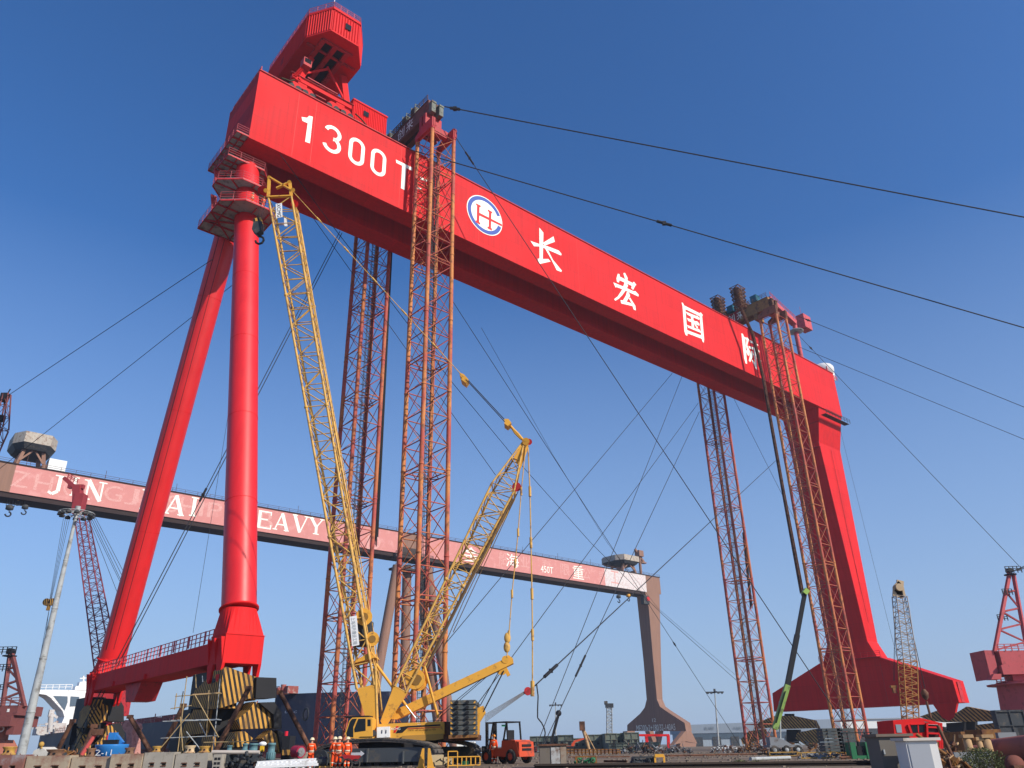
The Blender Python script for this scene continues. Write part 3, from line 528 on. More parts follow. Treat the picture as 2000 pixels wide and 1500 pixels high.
far_b = bogieset([([(95, 770), (150, 730), (130, 800), (110, 985), (60, 1010), (0, 990), (30, 850)], T, dict(u=ub, th=1.2)), ([(150, 730), (310, 795), (285, 930), (230, 960), (100, 1000), (130, 800)], T, dict(v=25.2, th=1.5)),
  ([(290, 985), (340, 985), (390, 1050), (300, 1080), (220, 1150), (280, 1060)], T, dict(v=24, th=1.2)), ([(0, 1010), (40, 1080), (30, 1160), (0, 1160)], T, dict(u=ub, th=1.2)), ([(-20, 1160), (50, 1160), (30, 1300), (-20, 1300)], T, dict(u=ub, th=1)), ([(200, 1150), (290, 1090), (290, 1300), (200, 1300)], T, dict(v=24.1, th=1))],
  [([(200, 715), (420, 730), (460, 800), (460, 950), (300, 940), (310, 800)], T, dict(v=25.8, th=2)), ([(340, 970), (430, 960), (470, 1060), (450, 1300), (390, 1300)], T, dict(v=24.6, th=1.5)), ([(60, 1010), (220, 960), (170, 1300), (60, 1300)], T, dict(v=26.5, th=1))])
m = MB(GM); q = gu(*T((85, 965)), ub - .05); m.tube(q, q + Vector((.3, 0, 0)), .5, n=18); m.build('pivot_pin', BLACK, far_b)
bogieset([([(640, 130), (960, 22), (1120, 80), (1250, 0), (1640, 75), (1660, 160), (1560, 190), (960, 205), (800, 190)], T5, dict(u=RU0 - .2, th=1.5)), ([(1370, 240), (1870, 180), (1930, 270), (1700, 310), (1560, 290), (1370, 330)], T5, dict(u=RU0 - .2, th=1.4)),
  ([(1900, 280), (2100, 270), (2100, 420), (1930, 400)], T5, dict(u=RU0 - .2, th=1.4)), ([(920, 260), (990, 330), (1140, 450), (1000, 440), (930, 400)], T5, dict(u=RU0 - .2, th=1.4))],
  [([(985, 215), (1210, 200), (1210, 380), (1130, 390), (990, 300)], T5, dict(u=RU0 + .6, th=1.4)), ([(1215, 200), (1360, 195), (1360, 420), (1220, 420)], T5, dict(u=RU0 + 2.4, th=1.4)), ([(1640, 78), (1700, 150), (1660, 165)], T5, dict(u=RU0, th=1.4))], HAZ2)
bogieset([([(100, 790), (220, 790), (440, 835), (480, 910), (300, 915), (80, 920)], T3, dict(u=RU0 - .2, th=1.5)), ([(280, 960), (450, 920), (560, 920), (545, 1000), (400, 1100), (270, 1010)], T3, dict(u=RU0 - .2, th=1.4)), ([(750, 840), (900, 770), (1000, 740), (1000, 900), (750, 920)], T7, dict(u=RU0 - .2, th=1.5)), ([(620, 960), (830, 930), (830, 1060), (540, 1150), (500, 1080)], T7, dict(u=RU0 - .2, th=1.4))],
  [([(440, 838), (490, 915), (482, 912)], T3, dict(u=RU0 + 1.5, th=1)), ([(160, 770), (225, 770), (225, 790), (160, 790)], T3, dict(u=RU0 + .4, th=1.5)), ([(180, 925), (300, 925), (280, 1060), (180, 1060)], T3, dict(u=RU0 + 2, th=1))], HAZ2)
# ================================================================ LIFTING TOWERS
TA = 2.11
def tower(u, v, zt, zb, label, paint, head, ladder=True, bays=22):
    t = thing('lifting_tower', label, 'lattice tower', GM @ Matrix.Translation((u, v, zb)), 'lattice lifting towers around the red gantry')
    c = [(u - TA, v - TA), (u + TA, v - TA), (u + TA, v + TA), (u - TA, v + TA)]
    for i, (a, b) in enumerate(c):
        m = MB(GM); m.tube((a, b, zb), (a, b, zt), .31, n=12)
        for k in range(1, 8): z = zb + (zt - zb) * k / 8; m.lathe((a, b, z), [(.29, -.12), (.36, -.1), (.36, .1), (.29, .12)], 10)
        m.build('chord', paint, t)
    m = MB(GM); A = [(a, b, zb + .8) for a, b in c]; B = [(a, b, zt - .4) for a, b in c]
    lattice(m, A, B, bays, .085, True, .055, n=5)
    for i in range(1, bays):
        if i % 4 == 0:
            z = zb + .8 + (zt - zb - 1.2) * i / bays; q = z + .55
            for j in range(4): a, b = c[j], c[(j + 1) % 4]; m.tube((a[0], a[1], q), (b[0], b[1], q), .09, n=5, cap=False)
            mids = [((c[j][0] + c[(j + 1) % 4][0]) / 2, (c[j][1] + c[(j + 1) % 4][1]) / 2, z) for j in range(4)]
            for j in range(4): m.tube(mids[j], mids[(j + 1) % 4], .07, n=5, cap=False)
    m.build('bracing', TOWERR, t)
    if ladder:
        m = MB(GM); x, y = u + .9, v + 1.2
        for dx in (-.28, .28): m.bar((x + dx, y, zb), (x + dx, y, zt - 3), .07)
        k = zb + .4
        while k < zt - 3: m.bar((x - .28, y, k), (x + .28, y, k), .05); m.bar((x - .45, y - .5, k), (x + .45, y - .5, k), .04) if int(k * 2) % 3 == 0 else None; k += .5
        for dx in (-.42, 0, .42): m.bar((x + dx, y - .55, zb + 3), (x + dx, y - .55, zt - 3), .04)
        m.build('ladder', DARK, t)
    m = MB(GM)
    for a, b in c: m.box((a, b, zb + .1), (1.1, 1.1, .35))
    m.build('base_plate', RUST, t)
    m = MB(GM); z = zt
    m.prism([(u - TA - .3, v - TA - .3, z), (u - TA - .3, v + TA + .3, z), (u - TA - .3, v + TA + .3, z + .9), (u - TA - .3, v + .4, z + 1.9), (u - TA - .3, v - TA - .3, z + 1.9)], (.6, 0, 0))
    m.prism([(u + TA - .3, v - TA - .3, z), (u + TA - .3, v + TA + .3, z), (u + TA - .3, v + TA + .3, z + .9), (u + TA - .3, v + .4, z + 1.9), (u + TA - .3, v - TA - .3, z + 1.9)], (.6, 0, 0))
    m.span((u - TA + .3, v - 1.0, z + .5), (u + TA - .3, v - .2, z + 1.9))
    for a, b in c: m.tube((a, b, z - .3), (a, b, z), .4, n=10)
    for a in (-TA, TA):
        for k in range(4): m.box((u + a, v - TA - .34, z + 1), (.1 , .12, 1.7)) if k == 0 else m.box((u + a - .3 + k * .2, v - TA - .33, z + .95), (.06, .1, 1.8))
    h = m.build('header_frame', head, t); return t
HEADR = mat('header_red', (.42, .03, .035), .5, var=.1, scale=.5, dirt=(.2, .05, .04), damt=.25); HEADB = mat('header_brown', (.24, .10, .06), .6, var=.15, dirt=(.12, .06, .04), damt=.4)
BEAMB = mat('beam_rust_brown', (.20, .075, .05), .7, var=.15, scale=.5, dirt=(.09, .05, .035), damt=.35)
BEAMO = mat('beam_ochre', (.34, .17, .06), .7, var=.15, scale=.5, dirt=(.16, .08, .045), damt=.4)
zR = -.85
tower(28.48, -2.95, 90.6, 0, 'orange lattice tower crossing the red girder between 1300T and the round emblem', TOWER, HEADR)
tower(27.6, 13.82, 90.6, 0, 'reddish lattice tower behind the girder, between yellow boom and the emblem tower', TOWERR, HEADR)
tower(124.3, -4.67, 91.0, zR, 'orange lattice tower crossing the girder over its last character, before the rigid leg', TOWER, HEADB)
tower(124.86, 15.15, 91.0, zR, 'red lattice tower with shaded top behind the girder, beside the grey warehouse', TOWERR, HEADB)
def liftbeam(u, vb, zb, label, paint, word, jackm, v00):
    t = thing('lifting_beam', label, 'lifting beam', GM @ Matrix.Translation((u, 5.4, zb)))
    m = MB(GM); m.span((u - 1.2, v00, zb), (u - .2, vb, zb + 2.95)); m.span((u + .3, v00, zb), (u + 1.3, vb, zb + 2.95)); m.span((u - 1.3, v00 + .1, zb + 2.953), (u + 1.4, vb - .2, zb + 3.02)); bm = m.build('box_girder', paint, t)
    if zb > 93.5:
        m = MB(GM)
        for v0 in (v00 + .5, -1.0, 12.3, 15.2): m.box((u, v0, (zb + 91.9) / 2), (3.2, .7, zb - 91.92))
        m.build('seat', HEADR if zb > 95 else BEAMO, t)
    zb += .43
    if word:
        w0 = 0
        for i, ch in enumerate(word):
            tm = text_mb(ch, W(u - 1.235, 6.7 - i * 2.7, zb - .05), -VD, Vector((0, 0, 1)), 2.1, 2.2, .02)
            if tm.v: tm.build('lettering', WHITE, bm)
    m = MB(GM)
    for du in (-.75, .8):
        m.span((u + du - .4, v00 - .9, zb - .5), (u + du + .4, v00 - .01, zb + 1.7)); m.span((u + du - .22, v00 - .94, zb + .2), (u + du + .22, v00 - .91, zb + 1.0)); m.span((u + du - .46, v00 - 1.0, zb + 1.4), (u + du + .46, v00 - .02, zb + 1.75))
    m.build('end_jack', jackm, t)
    for v0 in (1.5, 4.2, 9.5):
        m = MB(GM)
        for du in (-.75, .8):
            m.box((u + du, v0 + .6, zb + 3.4), (1.0, 1.2, 1.7)); m.box((u + du, v0 - .02, zb + 3.4), (.6, .06, 1.2))
            for dx in (-.5, .5):
                for dy in (0, 1.2): m.bar((u + du + dx, v0 + dy, zb + 2.6), (u + du + dx, v0 + dy, zb + 4.7), .1)
            m.bar((u + du - .5, v0, zb + 4.7), (u + du + .5, v0, zb + 4.7), .1); m.bar((u + du - .5, v0 + 1.2, zb + 4.7), (u + du + .5, v0 + 1.2, zb + 4.7), .1)
        m.build('strand_jack', jackm, t)
    m = MB(GM)
    for v0 in (6.5, 12): m.box((u, v0, zb + 3.3), (1.4, 1.6, 1.4)); m.rail([(u - 1.2, v0 - 1, zb + 2.6), (u - 1.2, v0 + 2, zb + 2.6)], 1.4, .6, .04)
    m.rail([(u - 1.3, v00 + .2, zb + 2.6), (u - 1.3, vb, zb + 2.6)], 1.1, 1.2, .03); m.build('hydraulic_unit', RUST, t); return t
JACK = mat('jack_green_grey', (.16, .17, .14), .6, var=.2, dirt=(.1, .06, .04), damt=.35)
liftbeam(28.3, 16.5, 95.9, 'rusty brown cross beam lettered in white atop the tower by the emblem', BEAMB, '\u521b\u6765', JACK, -2.6)
rb = liftbeam(124.6, 17.5, 93.7, 'ochre and brown cross beam with dark lattice drums and teal boxes', BEAMO, '\u521b\u6765', RUST, -4.8)
m = MB(GM)
for px, py, v, hh in ((1446, 601, -2, 5.2), (1406, 615, 6, 4.6)):
    q = gv(px, py, v)
    for k in range(2): m.lathe(q + Vector((k * .8 - .4, 0, 0)), [(.2, 0), (.75, .5), (.8, hh - .4), (.7, hh), (.2, hh)], 10)
    lattice(m, [q + Vector((a, b, 0)) for a, b in ((-1.2, -1), (1.2, -1), (1.2, 1), (-1.2, 1))], [q + Vector((a, b, hh)) for a, b in ((-1.5, -1.2), (1.5, -1.2), (1.5, 1.2), (-1.5, 1.2))], 5, .09)
m.build('strand_drum', RUST, rb)
m = MB(GM); m.span((123.38, 3.4, 93.68), (124.42, 17.4, 96.68)); bq = m.build('red_section', HEADR, rb)
m = MB(GM)
for px, py, v in ((1430, 606, 5), (1475, 586, 3)): q = gv(px, py, v); m.box(q, (1.9, 1.7, 1.6)); m.box(q + Vector((0, 0, .85)), (2.1, 1.9, .12))
m.build('power_pack', mat('teal_paint', (.02, .13, .18), .5), rb)
# hanging strand bundles
def bundle(label, pts, n, spread, m_, r=.035):
    m = MB(); pts = [Vector(p) for p in pts]
    for i in range(n):
        a = 2 * math.pi * i / n; rr = spread * (.45 + .55 * (i % 3) / 2); o = Vector((math.cos(a) * rr, math.sin(a) * rr, 0)); k = 1 - .05 * random.random()
        q = [p + o for p in pts]; q[-1] = q[-2].lerp(q[-1], k) + o * .3 * random.random()
        for e, f_ in zip(q, q[1:]): m.tube(e, f_, r, n=5, cap=False)
    single('strand_bundle', label, 'steel strands', m, m_)
bundle('long black bundle of steel strands hanging behind the girder and ending over pink girder', (W(*gv(764, 470, 12.2)), W(*gv(733, 1068, 12.2))), 26, .3, CABLE, .05)
bundle('brown bundle of strands bent over the girder and reaching down to green boom tip', (W(*gv(1446, 600, -3)), W(*gv(1471, 655, -3.4)), W(*gv(1490, 735, -3.6)), W(*gv(1530, 960, -5)), W(*gv(1568, 1165, -6))), 20, .32, RUST, .07)
bundle('short black bundle of strands hanging inside a red lattice tower', (W(*gv(1452, 1040, 15)), W(*gv(1468, 1190, 15))), 16, .25, CABLE, .05)
# ================================================================ THE OLD PINK GANTRY CRANE BEHIND
PV = 165.0; a0 = gv(0, 896, PV); z1p = 76.0; z0p = 67.9; ua, ue = -22.0, gv(1288, 1127, PV).x
pg = thing('gantry_crane', 'faded pink and brown gantry crane lettered JINHAI HEAVY behind the red legs', 'gantry crane', GM @ Matrix.Translation((130, PV, 0)))
m = MB(GM); up0 = gv(28, 925, PV).x; up1 = gv(1262, 1140, PV).x; uw0 = gv(1181, 1120, PV).x; um0, um1 = gv(787, 1062, PV).x, gv(822, 1068, PV).x
m.span((up0, PV, z0p), (um0, PV + 8, z1p)); pk = m.build('girder', PINK, pg); m = MB(GM); m.span((um1, PV, z0p), (uw0, PV + 8, z1p)); m.build('girder', PINK, pg)
m = MB(GM); m.span((uw0 + .003, PV + .002, z0p), (up1 - .003, PV + 8, z1p)); m.build('white_panel', mat('chalky_white', (.66, .62, .60), .8, var=.06, streak=.25, dirt=(.55, .4, .38)), pk)
for a, b in ((ua, up0 - .003), (up1, ue), (um0 + .003, um1 - .003)): m = MB(GM); m.span((a, PV + (.004 if a > um0 and a < um1 else 0), z0p), (b, PV + 8, z1p)); m.build('brown_panel', BROWN, pk)
m = MB(GM); m.span((ua, PV - .25, z1p + .003), (ue, PV + 8.2, z1p + .35)); m.span((ua, PV + .4, z0p - 1.4), (ue - 6, PV + 7.6, z0p - .003)); m.build('dark_flange', mat('deep_brown', (.04, .025, .022), .8), pk)  # flat dark brown strips above and below the girder
m = MB(GM); m.rail([(ua, PV, z1p + .35), (ue, PV, z1p + .35)], 1.1, 4, .04, 1)
for k in range(12): u = 5 + k * 21; m.tube((u, PV, z1p + .35), (u, PV, z1p + 3), .07)
m.build('handrail', mat('rail_brown', (.10, .05, .045), .8), pg)
GLY = {'J': [(.55, 1, .55, .2, .17), (.55, .2, .3, .03, .15), (.3, .03, .12, .12, .12), (.3, .97, .8, .97, .06)], 'I': [(.5, 0, .5, 1, .17), (.25, .03, .75, .03, .06), (.25, .97, .75, .97, .06)],
 'N': [(.2, 0, .2, 1, .08), (.82, 0, .82, 1, .08), (.18, 1, .82, 0, .18), (.02, .03, .38, .03, .06), (.0, .97, .3, .97, .06), (.64, .97, 1, .97, .06)], 'H': [(.2, 0, .2, 1, .17), (.8, 0, .8, 1, .17), (.2, .5, .8, .5, .08), (.02, .03, .38, .03, .06), (.62, .03, .98, .03, .06), (.02, .97, .38, .97, .06), (.62, .97, .98, .97, .06)],
 'A': [(.12, 0, .5, 1, .07), (.88, 0, .5, 1, .19), (.25, .33, .75, .33, .07), (0, .03, .28, .03, .06), (.68, .03, 1, .03, .06)], 'E': [(.25, 0, .25, 1, .17), (.25, .04, .9, .04, .08), (.25, .96, .85, .96, .08), (.25, .52, .7, .52, .07), (.9, 0, .9, .25, .06), (.86, .78, .86, 1, .06), (.05, .03, .4, .03, .06)],
 'V': [(.12, 1, .5, 0, .19), (.88, 1, .5, 0, .07), (0, .97, .3, .97, .06), (.7, .97, 1, .97, .06)], 'Y': [(.1, 1, .5, .45, .18), (.9, 1, .5, .45, .07), (.5, .5, .5, 0, .17), (0, .97, .3, .97, .06), (.7, .97, 1, .97, .06), (.3, .03, .7, .03, .06)]}
def glyph(ch, x0, x1, yt, yb):     # on the pink girder's near face; pixel box in the photo
    m = MB(); a, b = gv(x0, yt, PV), gv(x1, yt, PV); zb = gv(x0, yb, PV).z; strokes(m, W(a.x, PV - .02, zb), UD, Vector((0, 0, 1)), b.x - a.x, a.z - zb, GLY[ch], .02); m.build('lettering', WHITE, pk)
for ch, x0, x1, yt, yb in (('J', 97, 140, 925, 965), ('I', 138, 163, 930, 968), ('N', 166, 212, 936, 975), ('H', 278, 322, 955, 995), ('A', 325, 366, 964, 1003), ('I', 368, 396, 969, 1007), ('H', 448, 500, 985, 1021), ('E', 500, 536, 995, 1030), ('A', 536, 568, 1000, 1034), ('V', 572, 605, 1004, 1038), ('Y', 605, 634, 1010, 1042)): glyph(ch, x0, x1, yt, yb)
def ptext(txt, x0, x1, yt, yb, mt):
    a, b = gv(x0, yt, PV), gv(x1, yt, PV); zb = gv(x0, yb, PV).z; tm = text_mb(txt, W(a.x, PV, zb), UD, Vector((0, 0, 1)), b.x - a.x, a.z - zb, .012)
    if tm.v: tm.build('lettering', mt, pk)
for i, (ch, x0, x1, yt, yb) in enumerate((('Z', 28, 62, 918, 950), ('H', 72, 108, 926, 957), ('O', 128, 160, 934, 968), ('N', 170, 200, 938, 974), ('G', 207, 243, 946, 977), ('J', 248, 275, 952, 985), ('S', 330, 350, 966, 1000), ('H', 355, 385, 970, 1004), ('I', 392, 400, 977, 1008), ('P', 408, 436, 980, 1010), ('B', 508, 536, 998, 1030), ('D', 718, 744, 1040, 1072))): ptext(ch, x0, x1, yt, yb, PINKL)
for ch, x0, x1, yt, yb in (('\u91d1', 904, 936, 1066, 1094), ('\u6d77', 988, 1013, 1080, 1106), ('450T', 1056, 1080, 1104, 1117), ('\u91cd', 1118, 1139, 1103, 1129)): ptext(ch, x0, x1, yt, yb, WHITE)
for ch, x0, x1, yt, yb in (('\u8239', 974, 990, 1076, 1102), ('\u4e1a', 1016, 1034, 1086, 1106), ('\u6709', 1058, 1076, 1092, 1104), ('\u9650', 1094, 1112, 1100, 1122), ('\u516c', 1138, 1152, 1108, 1130), ('\u53f8', 1170, 1180, 1116, 1132), ('\u5de5', 1192, 1208, 1114, 1138)): ptext(ch, x0, x1, yt, yb, PINKL)
# rigid leg on the right
P = lambda x, y, dv=0: gv(x, y, PV + dv)
def lring(bx, rx, lx, y, yl=None):
    b, r = P(bx, y), P(rx, y); l = gu(lx, yl or y, b.x); return [Vector((b.x, PV, b.z)), Vector((r.x, PV, b.z)), Vector((r.x, l.y, b.z)), Vector((b.x, l.y, b.z))]
m = MB(GM); lt = [lring(1260, 1288, 1243, 1158), lring(1267, 1288.5, 1246, 1186), lring(1276, 1291, 1257, 1292), lring(1283, 1294, 1263, 1366)]
for q in lt[0]: q.z = z0p
for a, b in zip(lt, lt[1:]): m.loft(a, b)
leg = m.build('rigid_leg', BROWN, pg); UQ = lt[3][0].x; uw_ = lt[3][1].x - UQ
m = MB(GM); Q = lambda x, y: gu(x, y, UQ - .05)
m.prism([Q(*p) for p in ((1225, 1428), (1225, 1416), (1250, 1394), (1259, 1382), (1263, 1366), (1283, 1366), (1289, 1380), (1300, 1388), (1337, 1412), (1340, 1428))], (uw_ + .05, 0, 0)); sk = m.build('sill', BROWN, pg)
for txt, x0, x1, yt, yb in (('12', 1274, 1281, 1403, 1410), ('ME200x2+180/32-140A5', 1243, 1319, 1415, 1427.5)):
    a, b = Q(x0, (yt + yb) / 2), Q(x1, (yt + yb) / 2); zt_, zb_ = Q((x0 + x1) / 2, yt).z, Q((x0 + x1) / 2, yb).z; tm = text_mb(txt, W(UQ - .06, a.y, zb_), -VD, Vector((0, 0, 1)), a.y - b.y, zt_ - zb_, .03)
    if tm.v: tm.build('lettering', WHITE, sk)
for q in (((1316, 1455), (1345, 1420), (1352, 1432), (1362, 1452), (1340, 1448)), ((1268, 1428), (1276, 1428), (1284, 1450), (1276, 1450)), ((1288, 1428), (1296, 1428), (1290, 1456), (1284, 1450)), ((1225, 1428), (1240, 1428), (1246, 1470), (1225, 1470)), ((1330, 1448), (1360, 1452), (1358, 1470), (1325, 1470))): m = MB(GM); m.prism([P(*p) for p in q], (0, 2.5, 0)); m.build('bogie', BROWN, pg)
m = MB(GM); q = P(1260, 1172, -.3); m.box(q, (4, 2, 4)); cb = m.build('operator_cabin', DARK, pg); m = MB(GM); m.tube(q + Vector((1, -1.05, .5)), q + Vector((1, -1.3, .5)), 1.1, n=16); m.build('red_sign', mat('sign_red', (.5, .03, .03), .5), cb)
# A-frame tube legs near the middle
TB = BROWN
for x0, y0, x1, y1, dv in ((776, 1105, 735, 1330, 0), (795, 1105, 790, 1330, 4), (818, 1110, 845, 1330, 4), (835, 1110, 868, 1330, 0)):
    m = MB(GM); a, b = P(x0, y0, dv), P(x1, y1, dv); d = (b - a); b = a + d * ((a.z + .5) / -d.z) if d.z else b; m.tube(a, b, 1.75, n=14); m.build('tube_leg', TB, pg)
m = MB(GM)
for y in (1092, 1115): q = P(803, y, 1.5); m.box(q, (17, 5, .8)); m.rail([q + Vector((-8.5, -2.5, .4)), q + Vector((8.5, -2.5, .4))], 1.3, 2, .08)
q = P(803, 1085, 3); m.box(q, (12, 6, 4)); m.build('leg_head', mat('deep_grey_brown', (.06, .045, .04), .8), pg)  # platforms and head in one flat dark grey-brown
m = MB(GM); a, b = P(818, 1105, 0), P(826, 1340, 0)
for dx in (-.9, .9): m.bar((a.x + dx, a.y - 1, a.z), (b.x + dx, b.y - 1, b.z), .15)
for k in range(22): q = a.lerp(b, k / 21); m.box(q + Vector((0, -1, 0)), (2, 1.2, .12))
m.build('ladder', DARK, pg)
# trolleys and hooks of the pink crane
def oldtrolley(px, py, w, label, s=1.0):
    q = gv(px, py, PV + 4); base = Vector((q.x, PV + 4, z1p + .35)); t = thing('crane_trolley', label, 'crane trolley', GM @ Matrix.Translation(base))
    zb = gv(px, py - 2, PV).z
    pl = [(-w, -2), (-w + 2.2, -6), (w - 2.2, -6), (w, -2), (w, 6), (w - 2.2, 9), (-w + 2.2, 9), (-w, 6)]
    m = MB(GM); A = [base + Vector((a, b, 6.2 * s)) for a, b in pl]; B = [base + Vector((a, b, 9.4 * s)) for a, b in pl]; C_ = [base + Vector((a * .8, b * .8, 4.6 * s)) for a, b in pl]; m.loft(A, B); hs = m.build('machinery_house', mat('weathered_cream', (.45, .40, .33), .8, var=.12, scale=.6, dirt=(.22, .13, .09), damt=.35, streak=.4), t)
    m = MB(GM); m.loft(C_, [a - Vector((0, 0, .01)) for a in A]); m.build('underside', DARK, hs)
    m = MB(GM)
    for dx in (-w * .62, w * .62):
        for dy in (-3.6, 4): m.bar(base + Vector((dx, dy, 0)), base + Vector((dx * .7, dy * .9, 5.2 * s)), .9)
        m.bar(base + Vector((dx, -3.6, .6)), base + Vector((dx, 4, .6)), 1.2)
    m.bar(base + Vector((-w * .6, -3.6, .8)), base + Vector((0, -3.6, 5 * s)), .5); m.bar(base + Vector((w * .6, -3.6, .8)), base + Vector((0, -3.6, 5 * s)), .5); m.build('frame', BROWN, t); return t, base
t, base = oldtrolley(55, 912, 5.6, 'cream octagonal trolley house above the JINHAI lettering of pink girder')
m = MB(GM); m.box(base + Vector((6.6, -2, 1.7)), (4.6, 4, 3.2)); m.build('switch_house', WALLW, t)
oldtrolley(1218, 1120, 7.6, 'weathered trolley house above the white panel of the pink girder', .82)
def hook(label, px, y0, y1, s, top=None, mt=BLACK, bm=DARK):
    q = gv(px, y0, PV + 2); e = gv(px, y1, PV + 2); h = q.z - e.z; t = thing('crane_hook', label, 'crane hook', GM @ Matrix.Translation(e))
    m = MB(GM); m.lathe((e.x, e.y, e.z + h * .72), [(.1, -h * .2), (h * .28, -h * .1), (h * .28, h * .2), (h * .1, h * .28)], 10); m.build('hook_block', bm, t)
    m = MB(GM); m.path([e + Vector((h * .0 + math.sin(a) * h * .2, 0, h * .25 + math.cos(a) * h * .2)) for a in [0, .8, 1.6, 2.4, 3.2, 4.0, 4.6]], h * .06); m.build('hook', mt, t)
    m = MB(GM)
    for dx in (-.5, -.2, .2, .5): m.tube((e.x + dx * s, e.y, q.z - .5), (e.x + dx * s, e.y, z0p + .5), .06, n=4)
    m.build('rope', CABLE, t)
hook('black double hook under the brown end of the pink girder', 14, 985, 1010, 2); hook('yellow topped hook under JINHAI lettering between two black hooks', 33, 968, 988, 2, bm=YEL); hook('black hook block under the pink girder below its cream trolley', 45, 985, 1006, 2)
hook('black hook on ropes beneath the white girder panel', 1209, 1162, 1178, 1.5); hook('yellow-topped hook beside the brown leg under the white girder panel', 1228, 1160, 1175, 1.5, bm=YEL)
ms = gv(1252, 1122, PV + 6); t = thing('pillar_crane', 'thin brown slewing crane standing on the pink gantry beside its weathered trolley', 'pillar crane', GM @ Matrix.Translation((ms.x, ms.y, z1p + .35)))
m = MB(GM); tp_ = gv(1250, 1082, PV + 6); m.tube((ms.x, ms.y, z1p + .35), (ms.x, ms.y, tp_.z), .7, n=10); m.build('pillar', BROWN, t); m = MB(GM); m.box((ms.x, ms.y, tp_.z), (3.4, 3, 3)); m.bar((ms.x - 3, ms.y, tp_.z + 2), (ms.x + 3, ms.y, tp_.z - 4), 1); m.span((ms.x, ms.y - 1, tp_.z - 4.6), (ms.x + 4, ms.y + 1, tp_.z - 4)); m.build('arm', BROWN, t)
# ================================================================ YELLOW CRAWLER CRANE
CY = 58.0; YN, YF = CY - 1.1, CY + 1.1                    # near and far faces of boom and mast
def cw(x, y, Y=CY): return wY(x, y, Y)
cb_ = GY(740, CY); yc = thing('crawler_crane', 'big yellow crawler crane with lattice boom raised against the red gantry', 'crawler crane', loc=(cw(740, 1440).x, CY, 0))
def chordset(m, fr, to, r, bays, A=None): pass
def boomlattice(nm, LB, RB, LT, RT, bays, r, rb, mt, n=6):
    # chords given by photo pixels of the left/right edge at the base and the top
    A = [cw(*LB, YN), cw(*RB, YN), None, None]; B = [cw(*LT, YN), cw(*RT, YN), None, None]
    dY = Vector((0, YF - YN, 0)); A[2] = A[1] + dY; A[3] = A[0] + dY; B[2] = B[1] + dY; B[3] = B[0] + dY
    for a, b in zip(A, B):
        m = MB(); m.tube(a, b, r, n=8)
        k = max(2, int((b - a).length / 9))
        for i in range(1, k): q = a.lerp(b, i / k); m.lathe(q, [(r, -.12), (r * 1.6, -.08), (r * 1.6, .08), (r, .12)], 8, b - a)
        m.build('chord', mt, yc)
    m = MB(); lattice(m, A, B, bays, rb, False, rb * 1.1, horiz=True, n=5); m.build('lacing', mt, yc); return A, B
A1, B1 = boomlattice('boom', (697, 1346), (731, 1338), (524, 385), (569, 383), 28, .10, .046, YELP)
# boom head
m = MB()
for Y in (YN - .02, YF + .02):
    for a, b in (((524, 385), (526, 346)), ((569, 383), (566, 356)), ((526, 346), (570, 372)), ((524, 385), (569, 383)), ((566, 356), (540, 368))): m.bar(cw(*a, Y), cw(*b, Y), .28, .12)
    for px in ((526, 347), (565, 356), (519, 372), (572, 371)): m.tube(cw(*px, Y - .12), cw(*px, Y + .12), .2, n=12)
for a in ((526, 347), (566, 357), (520, 374), (571, 373)): m.bar(cw(*a, YN), cw(*a, YF), .16)
m.build('boom_head', YEL, yc)
m = MB()
for px in ((517, 374), (512, 372)): m.tube(cw(*px, CY - .4), cw(*px, CY + .4), .42, n=16)
m.tube(cw(575, 398, CY - .3), cw(575, 398, CY + .3), .36, n=14); m.build('sheave', RED, yc)
# makers plate and banner on the boom
def facepatch(px, py, wpx, hpx, ang, Y, mt, name, txt=None, tm=None, rot=False):
    c = cw(px, py, Y); s_ = (cw(px + 1, py, Y) - c).length; a = math.radians(ang); X = Vector((math.cos(a), 0, math.sin(a))); Z = Vector((-math.sin(a), 0, math.cos(a)))
    hw, hh = wpx * s_ / 2, hpx * s_ / 2; m = MB(); m.prism([c - X * hw - Z * hh, c + X * hw - Z * hh, c + X * hw + Z * hh, c - X * hw + Z * hh], (0, .03, 0)); o = m.build(name, mt, yc)
    if txt:
        if rot: tmb = text_mb(txt, c - X * hw * .62 + Z * hh * .92 + Vector((0, -.004, 0)), -Z, X, hh * 1.84, hw * 1.2, .012)
        else: tmb = text_mb(txt, c - X * hw * .9 - Z * hh * .55 + Vector((0, -.004, 0)), X, Z, hw * 1.8, hh * 1.1, .012)
        if tmb.v: tmb.build('lettering', tm or BLACK, o)
    return o
facepatch(545, 411, 12, 34, 8, YN - .12, WHITEB, 'name_board', 'XCMG', BLACK, True)
facepatch(692, 1232, 14, 56, 9, YN - .15, WHITEB, 'banner', '\u4e0a\u6d77\u9e3f\u5347\u5efa\u8bbe\u5de5\u7a0b', mat('banner_grey_ink', (.35, .38, .38), .8), True)
facepatch(558, 433, 6, 22, 8, YN + .4, WHITEB, 'number_plate')
# boom foot plates
m = MB()
for Y in (YN - .05, YF - .05): m.prism([cw(*p, Y) for p in ((697, 1346), (731, 1337), (741, 1420), (735, 1428), (727, 1424), (713, 1399))], (0, .12, 0)); m.build('boom_foot', YEL, yc); m = MB()

